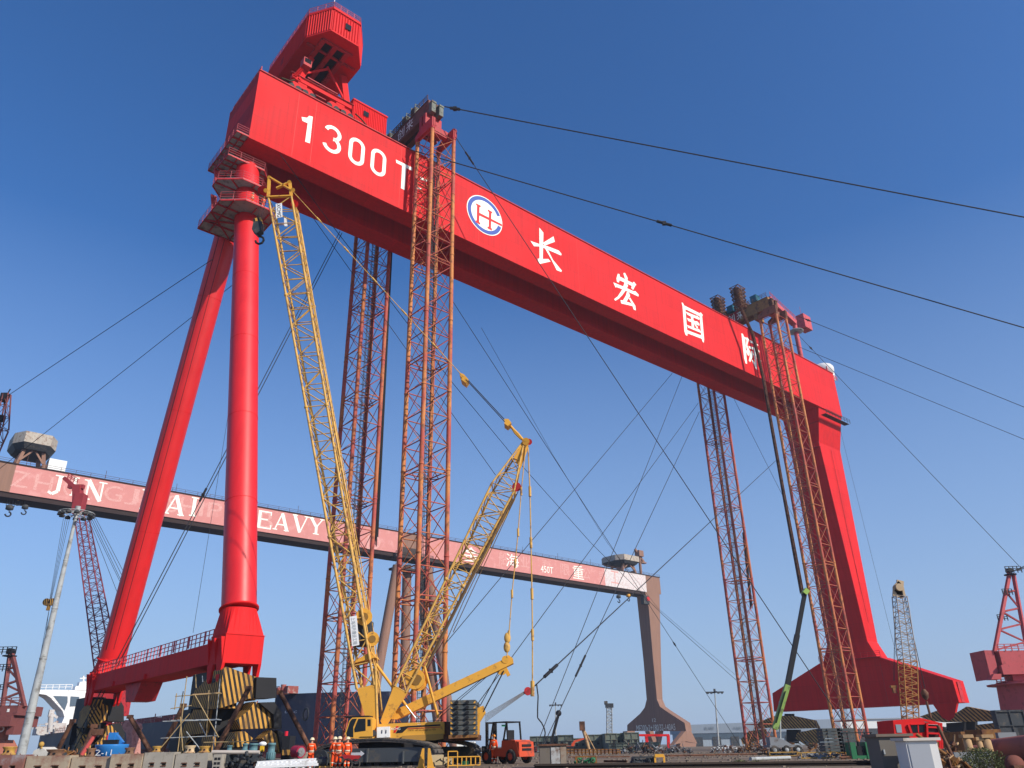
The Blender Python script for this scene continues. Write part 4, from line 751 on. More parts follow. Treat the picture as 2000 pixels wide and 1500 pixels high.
m = MB()
for x0, y0, x1, y1 in ((733, 1300, 737, 1420),):
    for Y in (YN, YF): m.tube(cw(x0, y0, Y), cw(x1, y1, Y), .1)
for Y in (YN + .2, YF - .2): m.path([cw(668, 960, Y), cw(722, 1258, Y), cw(741, 1340, Y), cw(748, 1410, Y)], .05)
for dx in (4, 8, 12): m.path([cw(572 + dx * .5, 400, CY), cw(668 + dx, 960, CY), cw(722 + dx, 1258, CY), cw(736 + dx, 1400, CY)], .035, 5)
m.build('boom_ropes', YELP, yc)
m = MB()
for px, py, r in ((711, 1205, .5), (727, 1248, .42)): m.tube(cw(px, py, CY - .75), cw(px, py, CY + .75), r, n=20); m.tube(cw(px, py, CY - .95), cw(px, py, CY - .8), r * 1.18, n=20); m.tube(cw(px, py, CY + .8), cw(px, py, CY + .95), r * 1.18, n=20)
m.build('winch_drum', YEL, yc)
m = MB()
for px, py, r in ((711, 1205, .5), (727, 1248, .42)): m.tube(cw(px, py, CY - .98), cw(px, py, CY - .955), r * .6, n=18)
m.tube(cw(814, 1328, CY - .99), cw(814, 1328, CY - .955), .36, n=18); m.build('winch_hub', mat('hub_dark_ochre', (.22, .12, .03), .6, var=.2), yc)
m = MB(); m.box(cw(711, 1238), (1.1, 1.2, 1.7)); m.build('winch_motor', DARK, yc)
m = MB(); m.prism([cw(*p, YN + .1) for p in ((680, 1298), (725, 1272), (733, 1284))], (0, 2, 0)); m.build('boom_bracket', YEL, yc)
# mast (leaning right) with tapered head
A2, B2 = boomlattice('mast', (771, 1340), (793, 1352), (961, 943), (1004, 959), 16, .085, .04, YELP)
m = MB(); tip = cw(1024, 862); dY = Vector((0, YF - YN, 0))
for i in range(4): m.tube(B2[i], tip + Vector((0, (-.3 if i in (0, 1) else .3), 0)), .07)
Cm = [B2[i].lerp(tip, .6) for i in range(4)]; lattice(m, B2, Cm, 3, .035, False, .035)
m.build('mast_head_lacing', YELP, yc)
m = MB()
for Y in (CY - .42, CY + .34): m.prism([cw(*p, Y) for p in ((1022, 859), (1033, 862), (1030, 880), (1017, 915), (1008, 903), (1003, 893), (1012, 878))], (0, .08, 0))
m.tube(cw(1027, 862, CY - .6), cw(1027, 862, CY + .6), .3, n=14); m.build('mast_head', YEL, yc)
m = MB(); m.tube(cw(1009, 951, CY - .5), cw(1009, 951, CY + .5), .36, n=16); m.build('sheave', REDW, yc); m = MB(); m.tube(cw(1033, 863, CY - .45), cw(1033, 863, CY + .45), .26, n=14); m.build('sheave', REDW, yc)
m = MB()
for Y in (YN - .02, YF): m.prism([cw(*p, Y) for p in ((769, 1340), (796, 1353), (757, 1414), (748, 1418), (743, 1408))], (0, .12, 0)); m.build('mast_foot', YEL, yc); m = MB()

m = MB(); c = cw(814, 1328); m.tube(c + Vector((0, -.8, 0)), c + Vector((0, .8, 0)), .48, n=20)
for y in (-.95, .82): m.tube(c + Vector((0, y, 0)), c + Vector((0, y + .14, 0)), .68, n=22)
m.build('winch_drum', YEL, yc)
m = MB(); m.path([cw(1004, 960, CY), cw(935, 1095, CY), cw(899, 1169, CY), cw(838, 1290, CY)], .07, 5); m.path([cw(1008, 965, CY + .3), cw(905, 1175, CY + .3), cw(860, 1280, CY + .3)], .03, 4); m.path([cw(1012, 960, CY - .3), cw(885, 1235, CY - .3)], .03, 4); m.path([cw(1000, 975, CY - .5), cw(830, 1310, CY - .5)], .09, 5); m.build('mast_ropes', mat('rope_brown', (.14, .09, .05), .8, var=.3), yc)
# box beam with tail pulleys
m = MB(); m.prism([cw(*p, CY - .45) for p in ((764, 1404), (760, 1392), (985, 1287), (993, 1279), (1002, 1286), (1003, 1295), (985, 1304), (775, 1405))], (0, .9, 0)); m.build('derrick_beam', YEL, yc)
m = MB(); m.tube(cw(980, 1307, CY - .35), cw(980, 1307, CY + .35), .4, n=16); m.tube(cw(987, 1288, CY - .5), cw(987, 1288, CY + .5), .26, n=14); m.bar(cw(984, 1300), cw(994, 1320), .25); m.build('sheave', YEL, yc)
m = MB(); m.prism([cw(*p, CY - .4) for p in ((930, 1384), (944, 1378), (948, 1392), (937, 1410), (935, 1444), (928, 1444))], (0, .8, 0)); m.bar(cw(928, 1440), cw(941, 1380), .2); m.build('tail_frame', YEL, yc)
m = MB()
for dy in (-.4, -.15, .15, .4): m.tube(cw(975, 1310, CY + dy), cw(938, 1378, CY + dy), .03, n=4); m.tube(cw(984, 1310, CY + dy), cw(944, 1390, CY + dy), .045, n=4)
for a, b in (((955, 1318), (860, 1400)), ((950, 1319), (850, 1402))): m.tube(cw(*a), cw(*b), .022, n=4)
m.build('luffing_rope', CABLE, yc)
m = MB()
for Y in (CY - .8, CY + .8): m.tube(cw(735, 1298, Y), cw(793, 1378, Y), .1); m.tube(cw(829, 1302, Y), cw(856, 1402, Y), .09)
m.build('strut', YEL, yc)
m = MB()
for Y in (CY - .8, CY + .8): m.tube(cw(793, 1378, Y), cw(812, 1403, Y), .055); m.tube(cw(829, 1302, Y), cw(836, 1330, Y), .055)
m.build('ram', mat('chrome', (.6, .6, .6), .25, 1.0), yc)
# pendants from the boom head to the mast head
m = MB()
for Y in (CY - .6, CY + .6):
    a, b = cw(572, 374, Y), cw(905, 736, Y); m.tube(a, b, .035, n=5)
    for k in (.17, .34, .51, .68, .85): q = a.lerp(b, k); m.tube(q - (b - a).normalized() * .35, q + (b - a).normalized() * .35, .08, n=6)
m.build('pendant_bar', YELP, yc)
m = MB(); m.prism([cw(*p, CY - .5) for p in ((897, 727), (906, 731), (915, 741), (910, 748), (901, 741))], (0, 1, 0)); m.prism([cw(*p, CY - .5) for p in ((985, 818), (993, 818), (999, 826), (992, 832), (985, 827))], (0, 1, 0))
m.path([cw(994, 828), cw(1002, 838), cw(1012, 848), cw(1022, 860)], .11); m.path([cw(997, 832), cw(1006, 846), cw(1018, 858)], .08); m.build('equalizer_block', YEL, yc)
m = MB()
for k in range(6): dy = -.5 + k * .2; m.tube(cw(910, 741 - (k % 2) * 3, CY + dy), cw(986, 824 - (k % 2) * 4, CY + dy), .035, n=4)
m.build('reeving_rope', CABLE, yc)
# backstays from the mast head to the beam tail and the spare pendant hanging free
m = MB()
for Y in (CY - .5, CY + .5):
    pp = [(1027, 870), (1018, 960), (1012, 1040), (1006, 1100), (1000, 1160), (994, 1240), (990, 1284)]
    m.path([cw(*p, Y) for p in pp], .04, 5)
    for p in pp[1:-1]: q = cw(*p, Y); m.tube(q - Vector((0, 0, .3)), q + Vector((0, 0, .3)), .1, n=6)
    for p in ((991, 1246), (990, 1264)): m.ball(cw(*p, Y), .24, 8, (1, .5, 1.6))
pp = [(1031, 868), (1035, 960), (1037, 1060), (1039, 1160), (1040, 1240), (1040, 1340)]
m.path([cw(*p, CY) for p in pp], .05, 5)
for p in pp[1:-1]: q = cw(*p, CY); m.tube(q - Vector((0, 0, .4)), q + Vector((0, 0, .4)), .12, n=6)
m.path([cw(1040, 1330, CY), cw(1040, 1360, CY)], .16); m.build('backstay_pendant', YELP, yc)
# superstructure
YB = CY - 1.75
m = MB()
pl = ((741, 1414), (863, 1409), (868, 1412), (868, 1434), (782, 1440), (766, 1450), (701, 1450), (701, 1444), (727, 1442), (735, 1424)); m.prism([cw(*p, YB) for p in pl], (0, 3.5, 0)); body = m.build('superstructure', YEL, yc)
def bp(pts, dy, mt, name):
    m = MB(); m.prism([cw(*p, YB - dy) for p in pts], (0, dy - .004, 0)); return m.build(name, mt, body)
bp(((780, 1420), (795, 1418), (860, 1414.5), (860, 1417.5), (797, 1421), (786, 1431), (773, 1432)), .02, BLACK, 'stripe')
bp(((796, 1422.5), (860, 1419.4), (860, 1420.6), (796, 1424)), .022, REDW, 'stripe'); bp(((768, 1431), (774, 1418.5), (779, 1418), (772, 1431)), .02, RED, 'stripe')
m = MB(); m.prism([cw(*p, YB - .25) for p in ((736, 1420), (761, 1419), (761, 1440), (736, 1441))], (0, .25, 0)); pn = m.build('tool_locker', WHITEB, body)
m = MB(); m.box(cw(746, 1429, YB - .27), (.05, .03, .2)); m.box(cw(754, 1429, YB - .27), (.05, .03, .2)); m.build('handle', BLACK, pn)
m = MB(); m.prism([cw(*p, YB - .05) for p in ((786, 1437), (866, 1433), (866, 1443), (848, 1446), (782, 1447))], (0, .04, 0)); m.build('skirt_panel', mat('skirt_ochre', (.44, .23, .05), .5, var=.1), body)
m = MB(); m.prism([cw(*p, YB + .3) for p in ((866, 1409), (880, 1410), (936, 1436), (936, 1446), (866, 1447))], (0, 2.9, 0)); m.build('tail_deck', RUST, body)
for txt, x0, x1, yt, yb in (('XCMG', 763, 782, 1421, 1426), ('QUY', 815, 822, 1414, 1416.5), ('\u4e0a\u6d77\u9e3f\u5347  400-1022-400  021-36177575', 796, 851, 1423.5, 1428)):
    a, b = cw(x0, yb, YB), cw(x1, yt, YB); tmb = text_mb(txt, a, (1, 0, 0), (0, 0, 1), b.x - a.x, b.z - a.z, .03)
    if tmb.v: tmb.build('lettering', mat('dark_red_ink', (.1, .02, .01), .6) if x0 == 796 else WHITEB, body)
m = MB()
for dz in (0, .5): m.path([cw(762, 1412, YB), cw(866, 1407, YB)], .02)
m.rail([cw(870, 1408, YB), cw(935, 1408, YB)], .5, .8, .02) if False else None
m.path([cw(700, 1447, YB - .5), cw(760, 1447, YB - .5)], .05); m.span((cw(697, 1447).x, YB - .6, cw(697, 1449).z), (cw(768, 1447).x, YB, cw(697, 1447).z)); m.build('catwalk', DARK, body)
# cab
m = MB(); YC_ = YB - .95; cpts = ((676, 1441), (674, 1432), (682, 1408), (688, 1401.5), (723, 1400.5), (727, 1404), (727, 1442), (700, 1443)); m.prism([cw(*p, YC_) for p in cpts], (0, 1.5, 0)); cabb = m.build('cab', YEL, yc)
m = MB(); m.prism([cw(*p, YC_ - .02) for p in ((678, 1438), (676.5, 1432), (684, 1409), (688, 1404), (697, 1403.5), (690, 1420), (690, 1440))], (0, .025, 0)); m.prism([cw(*p, YC_ - .02) for p in ((700, 1404), (714, 1403.5), (714, 1427), (693, 1430), (692, 1424))], (0, .025, 0)); m.prism([cw(*p, YC_ - .02) for p in ((718, 1405), (724, 1405), (724, 1418), (718, 1418))], (0, .025, 0))
m.prism([cw(*p, YC_ + .1) for p in ((673.3, 1432), (681, 1408), (681.5, 1408), (673.8, 1432))], (0, 1.3, 0)); m.build('window', GLASS, cabb)
m = MB(); m.box(cw(700, 1400, YC_ + .75), (1.7, 1.5, .08)); m.box(cw(716, 1439, YC_ - .03), (.9, .05, .03)); m.build('cab_trim', BLACK, cabb)
m = MB(); m.tube(cw(729, 1432, YB - .7), cw(729, 1432, YB - .2), .2, n=12); m.build('horn', DARK, cabb)
# counterweight stack
m = MB(); m.prism([cw(*p, CY - 3.0) for p in ((876, 1436), (932, 1434), (932, 1440), (876, 1443))], (0, 6, 0)); tray = m.build('counterweight_tray', RUSTO, yc)
for side in (0, 1):
    y0 = CY - 3.0 + side * 3.4
    for k in range(7):
        ya, yb_ = 1436 - k * 10, 1436 - (k + 1) * 10 + .7; m = MB(); a, b = cw(879, ya, CY - 3), cw(929, yb_, CY - 3)
        m.span((a.x, y0, a.z), (b.x, y0 + 2.5, b.z)); c = (a + b) / 2
        sl_ = m.build('counterweight_slab', CWT, yc)
        if side == 0:
            m = MB()
            for fx in (.27, .68): m = MB(); m.tube((a.x + (b.x - a.x) * fx, y0 - .16, c.z), (a.x + (b.x - a.x) * fx, y0 - .003, c.z), .11, n=10); m.build('lifting_stud', BLACK, sl_)
            m = MB()
            for fx in (.02, .9): m.prism([(a.x + (b.x - a.x) * fx, y0 - .02, a.z + .05), (a.x + (b.x - a.x) * (fx + .09), y0 - .02, a.z + .05), (a.x + (b.x - a.x) * (fx + (.0 if fx < .5 else .09)), y0 - .02, b.z - .05)], (0, .015, 0))
            m.build('warning_mark', YEL, sl_)
# crawler tracks, turned against the superstructure
tc0 = GY(731, CY - 3.7); ta = math.radians(-20); TF = frame((tc0.x, tc0.y + .85, 0), ta)
for k, off in enumerate((0, 6.3)):
    LEN, HT, WT = 8.9, 1.62, 1.15; prof = []
    for i in range(13): a = math.pi / 2 + math.pi * i / 12; prof.append((-LEN / 2 + .62 + .62 * math.cos(a), .62 + .62 * math.sin(a)))
    for i in range(13): a = -math.pi / 2 + math.pi * i / 12; prof.append((LEN / 2 - .62 + .62 * math.cos(a), .62 + .62 * math.sin(a)))
    for i in range(11): f = (i + .5) / 11; prof.append((LEN / 2 - .62 - f * (LEN - 1.24), 1.24 + .38 * math.sin(math.pi * f) ** .7))
    m = MB(TF); n = len(prof); pz = [(x, off, z) for x, z in prof]
    inner = [(x * .97, z * .86 + .08) for x, z in prof]
    m.add([(x, off - WT / 2, z) for x, z in prof] + [(x, off + WT / 2, z) for x, z in prof] + [(x, off - WT / 2, z) for x, z in inner] + [(x, off + WT / 2, z) for x, z in inner],
          [(i, (i + 1) % n, n + (i + 1) % n, n + i) for i in range(n)] + [(2 * n + i, 2 * n + (i + 1) % n, 3 * n + (i + 1) % n, 3 * n + i) for i in range(n)] + [(i, (i + 1) % n, 2 * n + (i + 1) % n, 2 * n + i) for i in range(n)] + [(n + i, n + (i + 1) % n, 3 * n + (i + 1) % n, 3 * n + i) for i in range(n)])
    # shoes
    P2 = [Vector((x, z)) for x, z in prof] + [Vector(prof[0])]; acc = 0
    for a, b in zip(P2, P2[1:]):
        d = b - a; L_ = d.length
        while acc < L_:
            q = a + d * (acc / L_); t_ = d.normalized(); nn = Vector((t_.y, -t_.x)); R = Matrix(((t_.x, 0, nn.x), (0, 1, 0), (t_.y, 0, nn.y)))
            m.box((q.x + nn.x * .03, off, q.y + nn.y * .03), (.24, WT + .06, .1), R); acc += .3
        acc -= L_
    trk = m.build('crawler_track', mat('track_steel', (.07, .065, .06), .75, var=.25, dirt=(.16, .13, .10), damt=.5), yc)
    FRM = mat('track_frame_grey', (.085, .095, .10), .65, var=.2, dirt=(.17, .14, .10), damt=.35); m = MB(TF); m.span((-LEN / 2 + .9, off - WT / 2 + .12, .3), (LEN / 2 - .95, off + WT / 2 - .12, 1.12)); m.box((-.4, off - WT / 2 + .1, .7), (.12, .1, .8)); m.box((-2.4, off - WT / 2 + .1, .7), (.1, .1, .8)); m.box((2.2, off - WT / 2 + .1, .55), (.1, .12, .7)); m.build('track_frame', FRM, trk)
    for x in (-LEN / 2 + .64, LEN / 2 - .64): m = MB(TF); m.tube((x, off - WT / 2 - .04, .62), (x, off + WT / 2 + .04, .62), .5, n=20); m.tube((x, off - WT / 2 - .1, .62), (x, off - WT / 2 - .045, .62), .2, n=12); m.build('sprocket', DARK, trk)
    m = MB(TF)
    for i in range(12): x = -LEN / 2 + 1.3 + i * .56; m.tube((x, off - .3, .24), (x, off + .3, .24), .2, n=10)
    m.build('track_roller', BLACK, trk)
    if k == 0:
        m = MB(TF); y = off - WT / 2 + .11; m.prism([(-1.6, y - .02, .72), (-.9, y - .02, .72), (-.9, y - .02, .62), (-.6, y - .02, .8), (-.9, y - .02, .98), (-.9, y - .02, .88), (-1.6, y - .02, .88)], (0, .018, 0)); m.build('arrow_mark', WHITEB, trk)
m = MB(TF); m.span((-1.6, .4, .75), (1.6, 5.9, 1.5)); m.tube((0, 3.15, 1.4), (0, 3.15, 1.95), 1.5, n=28); m.build('car_body', BLACK, yc)
# crane hook hanging beside the tube leg
def hang(label, px, y0, y1, Y, s=1.0):
    e = cw(px, y1, Y); q = cw(px, y0, Y); h = q.z - e.z; t = thing('hook_block', label, 'crane hook', loc=e)
    m = MB(); m.prism([q + Vector((a * s, -.35, b * s)) for a, b in ((-.35, 0), (.25, .15), (.5, -.5), (.55, -1.3), (.1, -1.7), (-.4, -1.2))], (0, .7, 0)); bk = m.build('block', DARK, t)
    m = MB(); m.prism([q + Vector((a * s, -.37, b * s)) for a, b in ((-.38, .05), (.28, .2), (.42, -.25), (-.4, -.3))], (0, .74, 0)); m.build('striped_plate', HAZ, bk)
    m = MB(); c = e + Vector((0, 0, h * .28)); m.path([c + Vector((math.sin(a) * .38, 0, math.cos(a) * .42)) for a in (0, .8, 1.6, 2.4, 3.2, 4.0, 4.6)], .1, 8); m.bar(c + Vector((0, 0, .4)), q - Vector((0, 0, 1.4)), .18); m.build('hook', BLACK, t)
    m = MB()
    for dx in (-.25, .1): m.tube(q + Vector((dx, 0, 0)), cw(522, 380, Y) + Vector((dx, 0, 0)), .025, n=4)
    m.build('rope', CABLE, t); return t
hang('black hook block with striped plate beside the near red tube leg', 505, 432, 484, CY, .95)
# the cab operator
# ================================================================ PEOPLE
def skinmesh(name, pts, edges, rad, m, parent, sub=1, roots=(0,)):
    me = bpy.data.meshes.new(name); inv = INV[parent.name]; me.from_pydata([(inv @ Vector(p))[:] for p in pts], edges, [])
    o = bpy.data.objects.new(name, me); COL.objects.link(o); o.parent = parent; md = o.modifiers.new('skin', 'SKIN'); md.use_smooth_shade = True
    sv = me.skin_vertices[0].data if me.skin_vertices else None
    if sv is None:
        bm = bmesh.new(); bm.from_mesh(me); lay = bm.verts.layers.skin.verify(); bm.to_mesh(me); bm.free(); sv = me.skin_vertices[0].data
    for i, r in enumerate(rad):
        r = r if isinstance(r, tuple) else (r, r); sv[i].radius = r; sv[i].use_root = i in roots
    s2 = o.modifiers.new('sub', 'SUBSURF'); s2.levels = sub; s2.render_levels = sub
    me.materials.append(m); return o
def person(label, base, rz, helmet=HELM, pose='stand', group=None, lean=0, h=1.72):
    M = frame(base, rz); t = thing('person', label, 'person', M, group); k = h / 1.72
    def X(*p): return M @ (Vector(p) * k)
    # joints: x = right, y = forward, z = up
    arm = {'stand': (((.24, .02, 1.12), (.25, .10, .88)), ((-.24, .02, 1.12), (-.25, .08, .88))), 'reach': (((.25, .1, 1.14), (.2, .36, 1.02)), ((-.25, .08, 1.13), (-.18, .34, 1.0))), 'hip': (((.30, -.02, 1.14), (.2, .08, .98)), ((-.24, .03, 1.12), (-.26, .12, .9)))}[pose]
    fx, st = lean, .1
    pts = [(0, 0, .95), (0, .01 + fx * .3, 1.15), (0, .01 + fx * .7, 1.38), (0, .02 + fx, 1.49), (0, .04 + fx, 1.60), (0, .05 + fx, 1.68)]; rad = [(.12, .10), (.125, .095), (.15, .10), (.055, .055), (.078, .09), (.06, .075)]; ed = [(0, 1), (1, 2), (2, 3), (3, 4), (4, 5)]
    for sx, (el, ha) in ((1, arm[0]), (-1, arm[1])):
        b = len(pts); pts += [(.17 * sx, fx * .7, 1.40), (el[0], el[1] + fx * .6, el[2]), (ha[0], ha[1] + fx * .5, ha[2])]; rad += [.056, .044, .028]; ed += [(2, b), (b, b + 1), (b + 1, b + 2)]
        d = (Vector(ha) - Vector(el)).normalized(); hx = Vector(pts[b + 2]); pm = len(pts); pts.append(tuple(hx + d * .07)); rad.append((.03, .022)); ed.append((b + 2, pm))
        side = Vector((0, 1, 0)).cross(d).normalized() if abs(d.y) < .9 else Vector((1, 0, 0)); fw = d.cross(side)
        for i, (o_, ln) in enumerate(((-.027, .062), (-.009, .075), (.009, .07), (.027, .055))):
            q = hx + d * .085 + fw * o_; i0 = len(pts); pts += [tuple(q), tuple(q + d * ln * .6), tuple(q + d * ln - side * .012)]; rad += [.010, .009, .008]; ed += [(pm, i0), (i0, i0 + 1), (i0 + 1, i0 + 2)]
        i0 = len(pts); q = hx + d * .03 + fw * .03; pts += [tuple(q), tuple(q + d * .035 + fw * .022), tuple(q + d * .06 + fw * .022)]; rad += [.011, .01, .009]; ed += [(b + 2, i0), (i0, i0 + 1), (i0 + 1, i0 + 2)]
    for sx in (1, -1):
        b = len(pts); pts += [(.09 * sx, 0, .88), (.11 * sx, .03 * sx + .02, .48), (.12 * sx, .05 * sx - .03, .08), (.125 * sx, .05 * sx + .09, .045)]; rad += [.085, .06, .042, (.04, .03)]; ed += [(0, b), (b, b + 1), (b + 1, b + 2), (b + 2, b + 3)]
    skinmesh('body', [X(*p) for p in pts], ed, [tuple(q * k for q in (r if isinstance(r, tuple) else (r, r))) for r in rad], SKIN, t)
    # jacket
    jp = [(0, 0, .90), (0, .01 + fx * .3, 1.15), (0, .01 + fx * .7, 1.36), (0, .015 + fx * .9, 1.46)]; jr = [(.165, .135), (.165, .13), (.175, .125), (.085, .08)]; je = [(0, 1), (1, 2), (2, 3)]
    for sx, (el, ha) in ((1, arm[0]), (-1, arm[1])): b = len(jp); e2 = Vector((el[0], el[1] + fx * .6, el[2])); h2 = Vector((ha[0], ha[1] + fx * .5, ha[2])); jp += [(.175 * sx, fx * .7, 1.40), tuple(e2), tuple(e2.lerp(h2, .92))]; jr += [.078, .066, .052]; je += [(2, b), (b, b + 1), (b + 1, b + 2)]
    skinmesh('jacket', [X(*p) for p in jp], je, [tuple(q * k for q in (r if isinstance(r, tuple) else (r, r))) for r in jr], WORK, t)
    tp_, tr2, te = [(0, 0, .93)], [(.15, .12)], []
    for sx in (1, -1): b = len(tp_); tp_ += [(.09 * sx, 0, .84), (.11 * sx, .03 * sx + .02, .48), (.12 * sx, .05 * sx - .03, .11)]; tr2 += [.105, .082, .07]; te += [(0, b), (b, b + 1), (b + 1, b + 2)]
    skinmesh('trousers', [X(*p) for p in tp_], te, [tuple(q * k for q in (r if isinstance(r, tuple) else (r, r))) for r in tr2], WORK, t)
    m = MB(M)
    for sx in (1, -1): m.ball(Vector((.12 * sx, .05 * sx + .03, .05)) * k, .062 * k, 10, (.85, 2.2, .8))
    m.build('boots', BOOTS, t)
    m = MB(M); c = Vector((0, .05 + fx, 1.665)) * k; m.lathe(c, [(.165 * k, -.005), (.135 * k, .015), (.13 * k, .06 * k), (.1 * k, .115 * k), (.05 * k, .14 * k), (.001, .145 * k)], 16); m.box(c + Vector((0, .13 * k, .0)), (.18 * k, .12 * k, .015)); m.build('helmet', helmet, t)
    m = MB(M)
    for z, r1, r2, f_ in ((1.30, .178, .135, .6), (1.0, .172, .142, .15)): m.add([Vector((r1 * math.cos(a * math.pi / 10), r2 * math.sin(a * math.pi / 10) + .01 + fx * f_, z + dz)) * k for dz in (0, .05) for a in range(20)], [(i, (i + 1) % 20, 20 + (i + 1) % 20, 20 + i) for i in range(20)], True)
    for sx in (1, -1): q = Vector((.115 * sx, .04 * sx, .3)) * k; m.lathe(q, [(.082 * k, 0), (.082 * k, .05)], 14)
    m.build('reflective_stripes', REFL, t)
    m = MB(M); hz = 1.60
    for sx in (-1, 1): m.ball(Vector((.034 * sx, .128 + fx, hz + .012)) * k, .012, 6); m.ball(Vector((.082 * sx, .04 + fx, hz)) * k, .026, 6, (.4, .8, 1.2))
    m.ball(Vector((0, .14 + fx, hz - .02)) * k, .018, 6, (.8, 1, 1.3)); m.box(Vector((0, .13 + fx, hz - .06)) * k, (.045, .012, .01)); m.build('face', mat('face_features', (.32, .16, .11), .6), t)
    return t
grp = 'workers in orange work clothes'
def gp_(x, y): q = G(x, y); return (q.x, q.y, q.z)
person('worker in orange suit standing alone behind the white rack', gp_(605, 1502), 0.15, pose='reach', group=grp)
person('worker in orange in the middle of the trio, seen from behind', gp_(659, 1503), -.05, pose='hip', group=grp)
person('worker partly hidden behind the middle worker of the trio', gp_(651, 1501), .5, pose='reach', group=grp, h=1.74)
person('worker of the trio standing beside the wheelbarrow, seen from behind', gp_(676, 1502), .35, pose='stand', group=grp, h=1.7)
person('worker in orange suit and orange helmet standing in front of forklift', gp_(965, 1492), 2.75, HELMO, pose='stand', group=grp, h=1.74)
q = W(2.3, -2.7, 64.08); person('tiny worker on the leg platform beside the yellow boom tip', q, .6, HELMO, pose='reach', group=grp)
q = W(.9, -2.6, 64.08); person('tiny worker on the leg platform standing close to the red tube', q, .9, HELM, pose='stand', group=grp)
p_ = cw(696, 1436, YC_ + .75); op = thing('person', 'crane operator in red jacket sitting behind the cab window', 'person', loc=(p_.x, p_.y, p_.z), group=grp)
skinmesh('body', [p_ + Vector(o) for o in ((0, 0, .1), (0, 0, .45), (-.02, 0, .62), (-.03, 0, .74), (.02, -.2, .42), (-.18, -.15, .3), (.02, .2, .42), (-.18, .15, .3))], [(0, 1), (1, 2), (2, 3), (1, 4), (4, 5), (1, 6), (6, 7)], [.15, .15, .07, .1, .07, .05, .07, .05], SKIN, op)
skinmesh('jacket', [p_ + Vector(o) for o in ((0, 0, .02), (0, 0, .45), (.02, -.2, .42), (-.15, -.15, .32), (.02, .2, .42), (-.15, .15, .32))], [(0, 1), (1, 2), (2, 3), (1, 4), (4, 5)], [.17, .18, .085, .07, .085, .07], WORK, op)
# ================================================================ FORKLIFT
fq = G(988, 1492); FF = frame((fq.x, fq.y + .9, 0), math.radians(45)); fk = thing('forklift', 'orange forklift with black mast and roll cage beside the crane', 'forklift', FF)      # local +y points to the forks
m = MB(FF); m.prism([(-.72, -2.0, .55), (-.72, -1.75, 1.15), (-.72, -1.6, 1.42), (-.72, -.35, 1.42), (-.72, -.3, .95), (-.72, 1.1, .95), (-.72, 1.2, .5), (-.72, -1.1, .4)], (1.44, 0, 0)); fb_ = m.build('chassis', ORANGE, fk)
m = MB(FF); m.loft([Vector(p) for p in ((-.7, -2.0, .42), (.7, -2.0, .42), (.7, -1.2, .42), (-.7, -1.2, .42))], [Vector(p) for p in ((-.68, -1.95, 1.3), (.68, -1.95, 1.3), (.7, -1.2, 1.44), (-.7, -1.2, 1.44))]); m.build('counterweight', ORANGE, fk)
m = MB(FF)
for z in (.78, 1.02): m.span((-.42, -2.02, z), (.42, -1.96, z + .14))
m.build('grille', BLACK, fk)
m = MB(FF); m.span((-.3, -.5, 1.42), (.3, .0, 1.5)); m.box((0, -.5, 1.75), (.55, .12, .6)); m.build('seat', BLACK, fk)
m = MB(FF)
for x in (-.62, .62): m.bar((x, -.85, 1.4), (x, -.75, 2.55), .09); m.bar((x, 1.0, .95), (x, .55, 2.55), .09); m.bar((x, -.8, 2.55), (x, .6, 2.55), .09)
for y in (-.75, -.4, -.05, .3, .55): m.bar((-.62, y, 2.56), (.62, y, 2.56), .07)
m.build('roll_cage', BLACK, fk)
m = MB(FF)
for x in (-.42, .42): m.bar((x, 1.45, .2), (x, 1.45, 2.6), .14); m.bar((x * .7, 1.5, .2), (x * .7, 1.5, 2.5), .1)
for z in (.5, 1.5, 2.55): m.bar((-.45, 1.45, z), (.45, 1.45, z), .12)
m.span((-.7, 1.58, .5), (.7, 1.66, 1.1)); m.build('mast', BLACK, fk)
for x in (-.4, .4): m = MB(FF); m.prism([(x - .07, 1.68, .1), (x - .07, 2.85, .1), (x - .07, 2.85, .13), (x - .07, 1.74, .16), (x - .07, 1.74, .9), (x - .07, 1.68, .9)], (.14, 0, 0)); m.build('fork', DARK, fk)
for x, y, r, w_ in ((-.78, 1.0, .46, .34), (.78, 1.0, .46, .34), (-.72, -1.25, .44, .28), (.72, -1.25, .44, .28)):
    m = MB(FF); m.lathe((x - w_ / 2, y, r), [(r * .55, 0), (r * .9, 0), (r, w_ * .2), (r, w_ * .8), (r * .9, w_), (r * .55, w_)], 22, (1, 0, 0)); wl = m.build('wheel', RUBBER, fk)
    m = MB(FF); m.lathe((x - w_ / 2 - .01, y, r), [(.001, .03), (r * .3, .02), (r * .56, .05), (r * .56, w_ - .03), (r * .3, w_ + .01), (.001, w_)], 18, (1, 0, 0)); m.build('rim', ORANGE, wl)
m = MB(FF); m.span((.2, .58, 2.3), (.6, .6, 2.42)); m.build('plate', mat('green_sticker', (.05, .4, .2), .5), fk)
